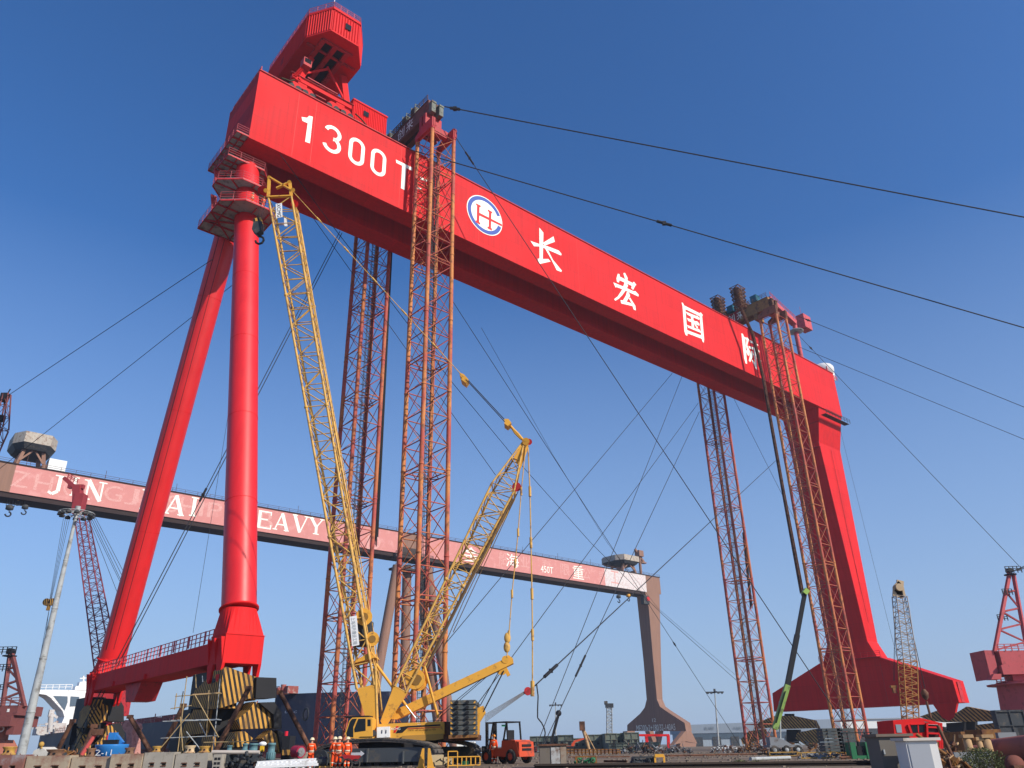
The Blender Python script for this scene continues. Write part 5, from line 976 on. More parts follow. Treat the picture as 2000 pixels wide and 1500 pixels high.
# ================================================================ SHIP IN THE DOCK BEHIND
SU = 36.0
sh = thing('bulk_ship', 'dark hulled bulk ship with white bridge in the dock behind the red legs', 'ship', GM @ Matrix.Translation((SU, 120, 0)))
def sg(x, y): return gu(x, y, SU)
bw, st = gu(752, 1385, SU + 15).y, sg(62, 1440).y; zd_b, zd_s = sg(600, 1345).z, sg(110, 1432).z
m = MB(GM); fc = sg(520, 1349).y; n = 26; A = []; hullw = 32
def half(v):       # hull half breadth shape in plan
    t = (v - bw) / 26.0
    return hullw / 2 * (1 - (1 - min(1, max(0, t))) ** 2.4) if t < 1 else hullw / 2
cu_ = SU + hullw / 2; rows = []
vs_ = [bw + .2, bw + 1, bw + 2.5, bw + 4.5, bw + 7, bw + 10, bw + 14, bw + 19, fc - .05, fc + .05, fc + 18, fc + 50, fc + 90, fc + 140, st - 12, st - 3, st]
vs_ = sorted(set(round(v, 2) for v in vs_ if v <= st)); 
for v in vs_:
    k = (v - bw) / (st - bw); zd = zd_b if v <= fc else zd_b * .74 + (zd_s - zd_b * .74) * (v - fc) / (st - fc)
    h = max(.15, half(v)); fl = max(.05, h - 2.2 * max(0, 1 - (v - bw) / 22))
    hb = h if v < st - 12 else h * (1 - .35 * (v - st + 12) / 12)
    rows.append([(cu_ - hb, v, zd), (cu_ - min(hb, fl), v, 1.9), (cu_ - min(hb, fl) * .98, v, -6), (cu_ + min(hb, fl) * .98, v, -6), (cu_ + min(hb, fl), v, 1.9), (cu_ + hb, v, zd)])
vv = [Vector(p) for r in rows for p in r]; ff = []; mi = []
for i in range(len(rows) - 1):
    for j in range(5): ff.append((i * 6 + j, i * 6 + j + 1, (i + 1) * 6 + j + 1, (i + 1) * 6 + j)); mi.append(1 if j in (1, 2, 3) else 0)
    ff.append((i * 6 + 5, i * 6, (i + 1) * 6, (i + 1) * 6 + 5)); mi.append(2)
for e in (0, len(rows) - 1): ff.append(tuple(e * 6 + j for j in range(6))); mi.append(0)
m.add(vv, ff); m.mi = mi; hull = m.build('hull', [NAVY, BOOT, mat('deck_red', (.16, .04, .035), .8, var=.2)], sh)
m = MB(GM); m.span((SU - .25, bw + 27, 1.75), (SU - .02, st - 14, 1.95)); m.build('draught_line', BOOT, hull)
m = MB(GM); q = sg(598, 1395)
m.lathe((SU - .02, q.y, q.z), [(.75, -.12), (1.0, -.12), (1.0, .0), (.75, .0)], 24, (1, 0, 0)); m.build('thruster_mark', DARK, hull)
for ch, x0, x1 in (('L', 557, 562), ('C', 574, 581)):
    a, b = sg(x0, 1393), sg(x1, 1388); tm = text_mb(ch, W(SU, a.y, a.z) , -VD, Vector((0, 0, 1)), abs(b.y - a.y), b.z - a.z, .06)
    if tm.v: tm.build('lettering', WHITEB, hull)
m = MB(GM)
for k in range(8):                                   # hatch covers
    v = fc + 14 + k * 19
    if v + 16 < st - 40: zz = zd_b * .74 + (zd_s - zd_b * .74) * (v - fc) / (st - fc); m.span((SU + 4, v, zz), (SU + 28, v + 14, zz + 1.6))
m.build('hatch_cover', mat('hatch_red', (.28, .05, .05), .7, var=.2, dirt=(.15, .05, .04), damt=.4), sh)
m = MB(GM); m.rail([(SU + .4, fc + 1, zd_b * .75), (SU + .4, st - 8, zd_s + .1)], 1.1, 2.2, .05, 1); m.rail([(SU + .8, bw + 12, zd_b), (SU + .4, fc, zd_b)], 1.1, 2, .05, 1)
for v in (bw + 12, bw + 16, bw + 20, bw + 26): m.box((SU + 3, v, zd_b + .6), (2, 1.6, 1.2)); m.tube((SU + 2, v + 1, zd_b), (SU + 2, v + 1, zd_b + 1.5), .5)
for k in range(9): v = fc + 9 + k * 19; zz = zd_b * .74; m.tube((SU + 2.5, v, zz * .95), (SU + 2.5, v, zz * .95 + 2.4), .12); m.box((SU + 2.5, v + 3, zz + .5), (1.4, 2, 1))
m.build('deck_gear', mat('deck_gear_red', (.30, .08, .07), .7, var=.3, dirt=(.4, .35, .3), damt=.3), sh)
sv_ = st - 26                                         # accommodation block faces the bow
def sv(x, y, d=0): return gv(x, y, sv_ + d)
sc_ = [(75, 1347), (105, 1347), (200, 1349), (262, 1350), (283, 1345), (283, 1363), (262, 1363), (236, 1376), (238, 1432), (112, 1432), (126, 1400), (122, 1388), (98, 1362), (90, 1357), (75, 1355)]
m = MB(GM); m.prism([sv(*p) for p in sc_], (0, 9, 0)); acc = m.build('bridge_house', WHITEB, sh)
skyw = mat('ship_glass', (.10, .14, .18), .2)
m = MB(GM)
for p in ([(104, 1359), (132, 1360), (132, 1372), (126, 1388)],): m.prism([sv(*q, -.1) for q in p], (0, .08, 0))
m.prism([sv(*q, -.1) for q in ((138, 1360), (155, 1361), (154, 1379), (136, 1380))], (0, .08, 0))
m.build('window', skyw, acc)
for x in (160, 175, 190, 205, 220):
    for y in (1370, 1388, 1404, 1418): m = MB(GM); m.prism([sv(*q, -.1) for q in ((x, y), (x + 4, y), (x + 4, y + 4), (x, y + 4))], (0, .08, 0)); m.build('window', skyw, acc)
m = MB(GM); m.prism([sv(*p, 3) for p in ((148, 1340), (172, 1338), (172, 1347), (146, 1347))], (0, 4, 0)); m.prism([sv(*p, 4) for p in ((156, 1332), (172, 1330), (176, 1338), (154, 1340))], (0, 3, 0))
a, b = sv(163, 1332, 5), sv(163, 1320, 5); m.tube(a, b, .3); m.bar(sv(156, 1325, 5), sv(170, 1324, 5), .3); m.rail([sv(76, 1347, .2), sv(140, 1346, .2)], 1.4, 2, .08, 1); m.build('radar_mast', WHITEB, acc)
m = MB(GM); a, b = sv(97, 1430, -6), sv(100, 1393, -6); m.tube(a, b, .8); m.box(b, (1.4, 1.2, 2)); m.bar(b, sv(112, 1402, -6), .7); m.bar(sv(88, 1414, -6), sv(108, 1414, -6), .6); m.bar(sv(104, 1424, -4), sv(112, 1408, -4), .7); m.bar(sv(112, 1426, -4), sv(106, 1410, -4), .5); m.box(sv(116, 1424, -3), (3, 2, 3.4)); m.box(sv(80, 1428, 4), (4, 3, 2.4)); m.rail([sv(64, 1424, 8), sv(150, 1424, -2)], 1.4, 2, .1, 1); m.build('stern_gear', mat('stern_grey', (.5, .48, .46), .6, var=.2, dirt=(.3, .2, .17), damt=.3), sh)
# ================================================================ OTHER CRANES AND MASTS
def lat4(m, P, Q, w0, w1, bays, r, rb):
    P, Q = Vector(P), Vector(Q); d = (Q - P).normalized(); x = d.cross(Vector((0, 0, 1))).normalized() if abs(d.z) < .999 else Vector((1, 0, 0)); y = x.cross(d)
    A = [P + x * a * w0 / 2 + y * b * w0 / 2 for a, b in ((-1, -1), (1, -1), (1, 1), (-1, 1))]; B = [Q + x * a * w1 / 2 + y * b * w1 / 2 for a, b in ((-1, -1), (1, -1), (1, 1), (-1, 1))]
    for a, b in zip(A, B): m.tube(a, b, r, n=6)
    lattice(m, A, B, bays, rb, False, rb, n=4)
# high lamp mast on the left
LY = 84; b0 = wY(45, 1456, LY); b0.z = 0; t0 = wY(149, 1006, LY)
lm = thing('lamp_mast', 'tall tapered grey lamp mast with a ring of floodlights', 'light mast', loc=b0)
m = MB(); m.tube(b0, t0, .46, .17, n=14)
for k in range(1, 5): q = b0.lerp(t0, k / 5); m.lathe(q, [(.46 - .29 * k / 5, -.1), (.49 - .29 * k / 5, -.05), (.49 - .29 * k / 5, .05), (.46 - .29 * k / 5, .1)], 14)
m.build('pole', GALV, lm)
m = MB()
for rr in (1.2, 1.85): m.path([t0 + Vector((rr * math.cos(a * math.pi / 12), rr * math.sin(a * math.pi / 12), .2)) for a in range(25)], .045, 5)
for a in range(8): m.bar(t0 + Vector((0, 0, .3)), t0 + Vector((1.85 * math.cos(a * math.pi / 4), 1.85 * math.sin(a * math.pi / 4), .2)), .08)
m.tube(t0, t0 + Vector((0, 0, 1.0)), .3); m.build('lamp_ring', GALV, lm)
for a in range(12):
    m = MB(); q = t0 + Vector((1.6 * math.cos(a * math.pi / 6), 1.6 * math.sin(a * math.pi / 6), -.05)); m.lathe(q, [(.1, .25), (.28, .1), (.3, -.12), (.01, -.14)], 10); m.build('floodlight', DARK, lm)
# red lattice jib behind the lamp mast
JY = 165; jt, jb = wY(159, 1006, JY), wY(212, 1325, JY); jbase = Vector((jb.x, JY, 0))
jc = thing('jib_crane', 'dark red lattice jib crane rising behind the slanting tube leg', 'jib crane', loc=jbase)
m = MB(); lat4(m, jb, jt, 3.4, 2.0, 26, .14, .06); m.build('jib', mat('jib_red', (.22, .045, .06), .65, var=.2), jc)
m = MB(); m.box(jt.lerp(wY(152, 960, JY), .5), (2.0, 2, 4.0)); m.bar(wY(150, 955, JY), wY(126, 934, JY), 1.0, .8); m.bar(wY(134, 950, JY), wY(164, 951, JY), .9); m.bar(wY(152, 1004, JY), wY(152, 950, JY), 1.7, 1.7); m.rail([wY(132, 934, JY), wY(150, 945, JY)], 1.2, 1, .06); m.build('jib_head', mat('jib_head_red', (.30, .04, .045), .6, var=.15), jc)
m = MB()
for x0, x1 in ((124, 97), (128, 98), (132, 99), (136, 100)): m.tube(wY(x0, 1012, JY), wY(x1, 1172, JY), .045, n=4)
for x0, x1, y1 in ((172, 242, 1152), (176, 244, 1150), (180, 246, 1140), (184, 248, 1130), (170, 234, 1170)): m.tube(wY(x0, 1006, JY), wY(x1, y1, JY), .05, n=4)
for x1 in (80, 84): m.tube(wY(96, 1190, JY), wY(x1, 1275, JY), .05, n=4)
m.build('hoist_rope', CABLE, jc)
m = MB(); q = wY(97, 1176, JY); m.tube(q + Vector((-.6, -.3, 0)), q + Vector((-.6, .3, 0)), .75, n=14); m.tube(q + Vector((.6, -.3, 0)), q + Vector((.6, .3, 0)), .75, n=14); m.box(q + Vector((0, 0, -1)), (.6, .4, 1.4)); m.build('hook_block', HAZ, jc)
m = MB(); m.box((jb.x + 1.5, JY, jb.z - 4.5), (5, 6, 5)); m.tube((jb.x, JY, 0), (jb.x, JY, jb.z - 3), 2.2, n=16); m.build('machine_house', REDW, jc)
# portal cranes at the edges
def portal(label, Y, apexL, apexR, footL, footR, house, col, base, num, red):
    q = GY((col[0] + col[1]) / 2, Y); t = thing('portal_crane', label, 'portal crane', loc=q); f = lambda x, y, d=0: wY(x, y, Y + d)
    m = MB()
    for d in (-1.8, 1.8):
        m.bar(f(*apexL), f(*footL, d), .55); m.bar(f(*apexR), f(*footR, d), .55)
        for k, k2 in ((.25, .25), (.5, .5), (.72, .72), (.97, .97)):
            a = f(*apexL).lerp(f(*footL, d), k); b = f(*apexR).lerp(f(*footR, d), k2); m.bar(a, b, .28)
        for k, k2 in ((.25, .5), (.5, .72), (.72, .97)):
            a = f(*apexL).lerp(f(*footL, d), k); b = f(*apexR).lerp(f(*footR, d), k2); m.bar(a, b, .25)
    for k in (.25, .5, .75):
        for A_, F_ in ((apexL, footL), (apexR, footR)): a = f(*A_).lerp(f(*F_, -1.8), k); b = f(*A_).lerp(f(*F_, 1.8), k); m.bar(a, b, .25)
    m.build('a_frame', red, t)
    m = MB(); a = f(*apexL); m.lathe(a, [(.3, -.6), (1.1, -.5), (1.1, -.35), (.3, -.3)], 10); m.tube(a + Vector((0, -.5, .3)), a + Vector((0, .5, .3)), .5, n=14); m.rail([a + Vector((-1.4, -1.2, -.3)), a + Vector((1.6, -1.2, -.3))], 1.2, .8, .05); m.build('pulley_head', BLACK, t)
    for k in (.3, .62): b = a.lerp(f(*footL), k); m = MB(); m.rail([b + Vector((-.9, -1, 0)), b + Vector((.9, -1, 0))], 1.1, .6, .05); m.build('landing_rail', BLACK, t)
    m = MB(); hx0, hx1, hy0, hy1 = house; a, b = f(hx0, hy1), f(hx1, hy0); m.span((a.x, Y - 3, a.z), (b.x, Y + 4, b.z)); hs = m.build('machine_house', red, t)
    m = MB(); m.span((a.x - .5, Y - 3.4, a.z - 1.6), (b.x - (b.x - a.x) * .12, Y + 4.2, a.z - .02)); m.span((b.x - (b.x - a.x) * .32, Y - 2.5, a.z - 2.8), (b.x - .2, Y - .3, a.z - 1.62)) if num else m.span((a.x + 1.5, Y - 2.5, a.z - 2.6), (a.x + 5, Y - .3, a.z - 1.62)); m.rail([(a.x, Y - 3.1, b.z), (b.x, Y - 3.1, b.z)], 1.1, 1.2, .06); m.build('deck', red, t)
    cx0, cx1, cy0, cy1 = col; a, b = f(cx0, cy1), f(cx1, cy0); cx = (a.x + b.x) / 2; r = (b.x - a.x) / 2
    m = MB(); m.tube((cx, Y, q.z + 2), (cx, Y, b.z), r * 1.15, r, n=20); m.lathe((cx, Y, b.z - .6), [(r, 0), (r + 1.6, 0), (r + 1.6, .25), (r, .25)], 16); m.rail([(cx - r - 1.5, Y - 1.8, b.z - .35), (cx + r + 1.5, Y - 1.8, b.z - .35)], 1.1, .8, .06); co = m.build('column', mat('salmon_paint', (.42, .15, .10), .65, var=.12, dirt=(.25, .08, .05), damt=.3) if num else red, t)
    m = MB(); bx0, bx1, by = base; a, b = f(bx0, by), f(bx1, by); m.loft([Vector((a.x, Y - 4, q.z)), Vector((b.x, Y - 4, q.z)), Vector((b.x, Y + 4, q.z)), Vector((a.x, Y + 4, q.z))], [Vector((cx - r * 1.3, Y - r, a.z)), Vector((cx + r * 1.6, Y - r, a.z)), Vector((cx + r * 1.6, Y + r, a.z)), Vector((cx - r * 1.3, Y + r, a.z))]); m.build('portal_base', mat('salmon_paint', (.42, .15, .10)) if num else red, t)
    if num:
        tm = text_mb(num, (cx + r * .15, Y - r * 1.02, b.z + (col[3] - col[2]) * 0 + 1.2), (1, 0, 0), (0, 0, 1), .9, 1.5, .1)
        if tm.v: tm.build('lettering', WHITEB, co)
        a, b = f(35, 1392), f(41, 1386); m = MB(); m.span((a.x, Y - 3.04, a.z), (b.x, Y - 3.01, b.z)); m.build('white_mark', WHITEB, hs)
    return t
PR1 = mat('portal_red_dark', (.20, .065, .06), .7, var=.15, dirt=(.15, .05, .05), damt=.3); PR2 = mat('portal_red', (.46, .085, .09), .6, var=.1, dirt=(.28, .06, .06), damt=.25)
portal('faded red portal crane with number 5 beside the lamp mast', 135, (20, 1276), (24, 1278), (2, 1400), (48, 1381), (4, 58, 1379, 1399), (-14, 20, 1412, 1448), (-20, 34, 1446), '5', PR1)
p2c = portal('red portal crane with A-frame beyond the rigid leg sill', 150, (1972, 1118), (1979, 1120), (1942, 1275), (2004, 1258), (1940, 2060, 1272, 1302), (1992, 2060, 1330, 1480), (1995, 2070, 1440), '', PR2)
m = MB()
for k, (x, y) in enumerate(((2060, 1080), (2060, 1086), (2060, 1092), (2060, 1098))): m.tube(wY(1976, 1116, 150), wY(x, y, 150), .05, n=4)
m.build('luffing_rope', CABLE, p2c)
m = MB(); a, b = wY(1922, 1296, 150), wY(1945, 1270, 150); m.prism([wY(1922, 1270, 147.5), wY(1940, 1270, 147.5), wY(1950, 1312, 147.5), wY(1936, 1327, 147.5)], (0, 5, 0)); m.prism([wY(1936, 1327, 146.8), wY(1956, 1327, 146.8), wY(1956, 1316, 146.8), wY(1941, 1316, 146.8)], (0, 2, 0)); m.build('house_overhang', PR2, p2c)
q = wY(2, 838, 120); q2 = wY(14, 770, 120); jt2 = thing('jib_crane', 'tip of a red lattice jib above the cream trolley house', 'jib crane', loc=(-95, 120, 0))
m = MB(); lat4(m, (-95, 120, 0), q, 2.4, 1.6, 24, .13, .06); lat4(m, q, q2, 1.6, .8, 3, .12, .06); m.build('jib', PR1, jt2)
m = MB(); m.box(q2 + Vector((-.3, 0, -.6)), (1.0, 1, 1.4)); m.tube(q2, q2 + Vector((.3, 0, 1)), .1); m.build('jib_head', BLACK, jt2); m = MB(); m.box(q.lerp(q2, .3) + Vector((-.5, 0, 0)), (1.3, 1, 1)); m.build('jib_winch', BLACK, jt2)
# grey lattice crawler crane between the rigid sill and the red cabin
KY = 96; kq = GY(1779, KY); k2 = thing('crawler_crane', 'small crane with grey and orange lattice boom in front of red sill', 'crawler crane', loc=kq)
kb, km, kt = wY(1779, 1425, KY), wY(1772, 1290, KY), wY(1757, 1165, KY)
GB = mat('boom_grey_paint', (.40, .36, .33), .6, var=.15, dirt=(.3, .16, .1), damt=.3); m = MB(); lat4(m, km, kt, 1.55, 1.25, 12, .065, .035); m.build('boom', GB, k2)
m = MB(); lat4(m, kb, km, 1.3, 1.55, 12, .07, .04); m.build('boom_base', mat('boom_orange_rust', (.46, .2, .06), .65, var=.2, dirt=(.25, .12, .05), damt=.4), k2)
m = MB(); c = wY(1757, 1148, KY)
for a, b in (((1750, 1165), (1751, 1148)), ((1764, 1165), (1759, 1140)), ((1751, 1148), (1759, 1140)), ((1757, 1165), (1758, 1134)), ((1750, 1150), (1764, 1165))): m.bar(wY(*a, KY), wY(*b, KY), .25, .8)
m.tube(c + Vector((-.2, -.5, 0)), c + Vector((-.2, .5, 0)), .45, n=14); m.build('boom_head', mat('boom_head_tan', (.45, .33, .2), .6, var=.2), k2)
m = MB()
for x0, y0, x1, y1 in ((1750, 1160, 1747, 1330), (1748, 1210, 1745, 1330), (1764, 1150, 1806, 1345), (1766, 1160, 1807, 1345), (1762, 1148, 1800, 1345), (1764, 1150, 1774, 1192)): m.tube(wY(x0, y0, KY), wY(x1, y1, KY), .025, n=4)
m.build('rope', CABLE, k2)
m = MB(); q = wY(1745, 1341, KY); m.box(q, (.7, .3, .25)); m.box(q - Vector((0, 0, .4)), (.35, .3, .6)); m.build('hook_block', RUSTO, k2)
m = MB(); q = wY(1806, 1355, KY); m.lathe(q, [(.1, -.7), (.34, -.4), (.42, .1), (.15, .5)], 10); m.tube(q - Vector((0, 0, .8)), wY(1818, 1402, KY), .14); m.build('hook_block', RUST, k2)
m = MB(); m.box(kb + Vector((0, 1, 0)), (3, 3, 1.6)); m.box(Vector((kb.x, KY + 1, kq.z + .6)), (5, 4, 1.2)); m.build('upper_works', RUSTO, k2)
# truck crane with green boom
TY = 100; tb0 = GY(1525, TY); tcn = thing('truck_crane', 'truck crane with green and black telescopic boom before the rigid leg', 'truck crane', loc=tb0)
m = MB(); m.bar(wY(1513, 1424, TY), wY(1538, 1338, TY), .6, .6); bm_ = m.build('boom_base', mat('boom_green', (.24, .36, .09), .5, var=.15, dirt=(.1, .12, .05), damt=.3), tcn)
m = MB(); m.bar(wY(1538, 1338, TY), wY(1557, 1240, TY), .6, .55); m.bar(wY(1557, 1240, TY), wY(1572, 1158, TY), .48, .45); m.build('boom_section', BLACK, tcn)
m = MB(); m.bar(wY(1570, 1160, TY), wY(1576, 1152, TY), .9, .6); m.build('boom_head', LIME, tcn)
m = MB(); a, b = wY(1516, 1412, TY - .45), wY(1534, 1350, TY - .45); m.bar(a, b, .4, .03); m.build('boom_marking', BLACK, bm_)
m = MB(); zt_ = tb0.z; m.span((tb0.x - 1.5, TY - 1.2, zt_ + .8), (tb0.x + 2.3, TY + 1.2, zt_ + 1.05)); m.prism([(tb0.x - 1.3, TY - .8, zt_ + 1.05), (tb0.x + 1.2, TY - .8, zt_ + 1.05), (tb0.x + .5, TY - .8, zt_ + 1.5), (tb0.x - .6, TY - .8, zt_ + 1.9), (tb0.x - 1.3, TY - .8, zt_ + 1.9)], (0, 1.6, 0)); m.build('chassis', GREY, tcn)
m = MB(); m.tube(wY(1524, 1442, TY), wY(1523, 1370, TY), .12); m.build('ram', GALV, tcn)
for x in (-1.0, .4, 1.7): 
    m = MB(); m.lathe((tb0.x + x, TY - 1.25, zt_ + .52), [(.2, 0), (.46, .02), (.52, .1), (.52, .3), (.2, .35)], 18, (0, 1, 0)); wl = m.build('wheel', RUBBER, tcn); m = MB(); m.lathe((tb0.x + x, TY - 1.27, zt_ + .52), [(.001, 0), (.2, 0), (.26, .06)], 14, (0, 1, 0)); m.build('rim', GALV, wl)
# far lamp masts and the thin lattice tower
for i, (x, yt, yb, Y, lb) in enumerate(((1396, 1352, 1452, 235, 'slim grey lamp mast before the warehouse roof'), (1085, 1377, 1440, 300, 'thin distant lamp mast between curly hose and black anchor post'))):
    a, b = GY(x + (9 if i == 0 else 1), Y), wY(x, yt, Y); t = thing('lamp_mast', lb, 'light mast', loc=a, group='slim lamp masts at the far side'); m = MB(); m.tube(a, b, .3, .14, n=8); m.build('pole', GALV, t); m = MB(); m.box(b, (5 if i == 0 else 4.6, .4, .35)); m.box(b, (.4, 4, .35)); m.box(b + Vector((0, 0, .5)), (.5, .5, .8)); [m.box(b + Vector((k, 0, -.25)), (.5, .5, .35)) for k in (-2, -1, 1, 2)]; m.build('lamp_head', DARK, t)
a, b = GY(1191, 260), wY(1190, 1378, 260); t = thing('lattice_mast', 'grey lattice mast standing beside the brown sill marked ME200', 'lattice mast', loc=a); m = MB(); lat4(m, a, b, 1.7, 1.5, 14, .12, .07); m.build('mast', GALV, t); m = MB(); m.box(b, (2.4, 2, 1.2)); m.box(b + Vector((-1, 0, .8)), (1, 1, 1)); m.build('mast_head', DARK, t)
# ================================================================ BUILDINGS FAR RIGHT
wy = 420
wh = thing('warehouse', 'long grey roofed warehouse with blue-grey wall behind the towers', 'warehouse', loc=GY(1450, wy)); z0w = gh(90)
a, b = wY(1338, 1416, wy), wY(1640, 1404, wy); rb_ = wY(1338, 1440, wy)
rb_ = wY(1338, 1433, wy); m = MB(); m.prism([a, b, Vector((b.x, wy, rb_.z)), Vector((a.x, wy, rb_.z))], (0, 44, 0)); m.build('upper_facade', mat('facade_blue_grey', (.25, .30, .355), .65, var=.05, scale=.04, streak=.15), wh)
m = MB(); m.span((a.x + .4, wy + .5, z0w - 1), (b.x, wy + 40, rb_.z - .05)); wl_ = m.build('wall', WALLB, wh)
m = MB(); m.span((a.x + .4, wy + .2, rb_.z - 2.6), (b.x, wy + .48, rb_.z - .4)); m.build('dark_window_band', mat('band_blue', (.07, .10, .13), .5), wl_)
m = MB()
for k in range(6): x = a.x + 4 + k * 9; m.span((x, wy + .1, z0w), (x + 4, wy + .48, z0w + 4.2))
m.build('door', DARK, wl_)
for x in (1390, 1440):
    o_ = Vector((wY(x, 1430, wy + 5).x, wy - .2, rb_.z + 2.4))
for txt, x0, x1 in (('\u91cd\u5de5\u96c6\u56e2', 1376, 1394), ('\u4e2d\u6d77\u91cd\u5de5', 1432, 1450)):
    A_ = wY(x0, 1425, wy); B_ = wY(x1, 1419, wy); tm = text_mb(txt, A_ - Vector((0, .1, 0)), (1, 0, 0), (0, 0, 1), B_.x - A_.x, B_.z - A_.z, .3)
    if tm.v: tm.build('lettering', mat('ink_grey', (.12, .15, .18), .7), wh)
fy = 500; a, b = wY(1590, 1407, fy), wY(1900, 1404, fy); zb_ = wY(1590, 1425, fy).z
fw = thing('shed', 'long low white shed far behind the rigid leg', 'shed', loc=GY(1680, fy)); m = MB(); m.span((a.x, fy, -3), (b.x, fy + 30, a.z)); m.build('wall', WALLW, fw); m = MB(); m.span((a.x - 1, fy - 1, a.z + .02), (b.x + 1, fy + 31, a.z + .5)); m.build('roof', ROOF, fw)
m = MB(); m.span((a.x, fy - .1, -3), (b.x, fy - .02, zb_)); m.build('dark_base', DARK, fw)
def block(nm, lb, cat, x0, x1, y0, y1, Y, dep, mt, grp=None, extras=True, ybase=None):
    a, b = wY(x0, y1, Y), wY(x1, y0, Y); g0 = gh((a.x + b.x) / 2) if ybase is None else ybase; t = thing(nm, lb, cat, loc=((a.x + b.x) / 2, Y, g0), group=grp)
    m = MB(); m.span((a.x, Y, g0), (b.x, Y + dep, b.z)); bo = m.build('body', mt, t)
    if extras:
        m = MB(); n = max(2, int((b.x - a.x) / 1.4)); h = b.z - g0
        for i in range(n + 1): x = a.x + (b.x - a.x) * i / n; m.span((x - .07, Y - .16, g0 + .1), (x + .07, Y - .003, b.z))
        for f_ in (.3, .62, .97): m.span((a.x - .05, Y - .2, g0 + h * f_ - .08), (b.x + .05, Y - .003, g0 + h * f_ + .02))
        m.build('rib', mt, bo)
        m = MB()
        for i in range(n): x = a.x + (b.x - a.x) * (i + .5) / n; m.span((x - .35, Y - .012, g0 + h * .35), (x + .35, Y - .002, g0 + h * .56)) if random.random() < .6 else None; (m.build('opening', BLACK, bo) if m.v else None); m = MB()
    return t
hg = 'olive steel hull blocks in a row'
for x0, x1, y0, Y, lb in ((1036, 1090, 1437, 205, 'low olive hull block behind the curly hose'), (1091, 1119, 1435, 200, 'taller olive hull block between curly hose and orange excavator'), (1120, 1158, 1441, 215, 'olive hull block directly behind the orange excavator'), (1150, 1186, 1434, 212, 'dark hull block with open frames behind the brown pole derrick'), (1184, 1204, 1432, 204, 'grey-green hull block below the thin lattice mast'), (1203, 1224, 1432, 207, 'olive hull block between the lattice mast and the brown sill'), (1222, 1247, 1430, 203, 'green hull block directly before the brown ME200 sill'), (1190, 1288, 1449, 185, 'long low olive hull block lying in front of the brown sill')):
    block('hull_block', lb, 'hull block', x0, x1, y0, 1466, Y, 9, GREEND, hg)
block('red_container', 'dark red container between forklift and brown cabinet', 'container', 1028, 1048, 1458, 1470, 150, 4, mat('dark_red_box', (.16, .03, .03), .7, var=.2))
block('white_container', 'white site container between forklift and crane rear', 'container', 893, 926, 1448, 1470, 110, 4, WALLW)
block('crate', 'dark grey steel block before the red portal crane', 'steel block', 1951, 1996, 1386, 1420, 120, 1.2, DARK)
rf = thing('portal_gate', 'bright red portal frame under the brown sill', 'portal frame', loc=GY(1275, 240)); m = MB(); m.bar(wY(1248, 1436, 240), wY(1307, 1436, 240), .6, .6); m.bar(wY(1262, 1436, 240), wY(1265, 1462, 240), .8); m.bar(wY(1305, 1436, 240), wY(1306, 1462, 240), .8); m.build('frame', RED, rf)
# orange excavator
EY = 170; eq = GY(1110, EY); ex = thing('excavator', 'small orange excavator with raised arm before the olive blocks', 'excavator', loc=eq)
m = MB(); m.prism([wY(*p, EY) for p in ((1114, 1462), (1117, 1452), (1122, 1446), (1144, 1440), (1144, 1443), (1124, 1450), (1119, 1462))], (0, .9, 0)); m.build('boom', ORANGE, ex); m = MB(); m.prism([wY(*p, EY + .2) for p in ((1143, 1436), (1146, 1436), (1150, 1450), (1147, 1452))], (0, .7, 0)); m.build('arm', ORANGE, ex)
m = MB(); a = wY(1107, 1464, EY); b = wY(1117, 1457, EY); m.span((a.x, EY, a.z - .3), (b.x, EY + 2.6, b.z)); m.build('house', ORANGE, ex)
m = MB(); m.span((a.x - .3, EY - .2, eq.z), (b.x + .4, EY + .6, eq.z + .9)); m.span((a.x - .3, EY + 2.2, eq.z), (b.x + .4, EY + 3, eq.z + .9)); m.build('track', BLACK, ex)
m = MB(); m.prism([wY(*p, EY + .2) for p in ((1147, 1452), (1151, 1451), (1152, 1458), (1147, 1460))], (0, .8, 0)); m.build('bucket', DARK, ex)
mq = GY(1148, 160); ms_ = thing('derrick', 'slanting brown pole derrick beside the excavator arm', 'derrick', loc=mq); m = MB(); m.tube(GY(1152, 160), wY(1137, 1419, 160), .3, n=8); m.tube(GY(1164, 161), wY(1138, 1420, 160), .12, n=6); m.build('pole', WOODT, ms_); m = MB(); m.box(wY(1137, 1418, 160), (1, 1, 1.6)); m.build('head', RUST, ms_)
# ================================================================ YARD CLUTTER
def on(x, y): return G(x, y)
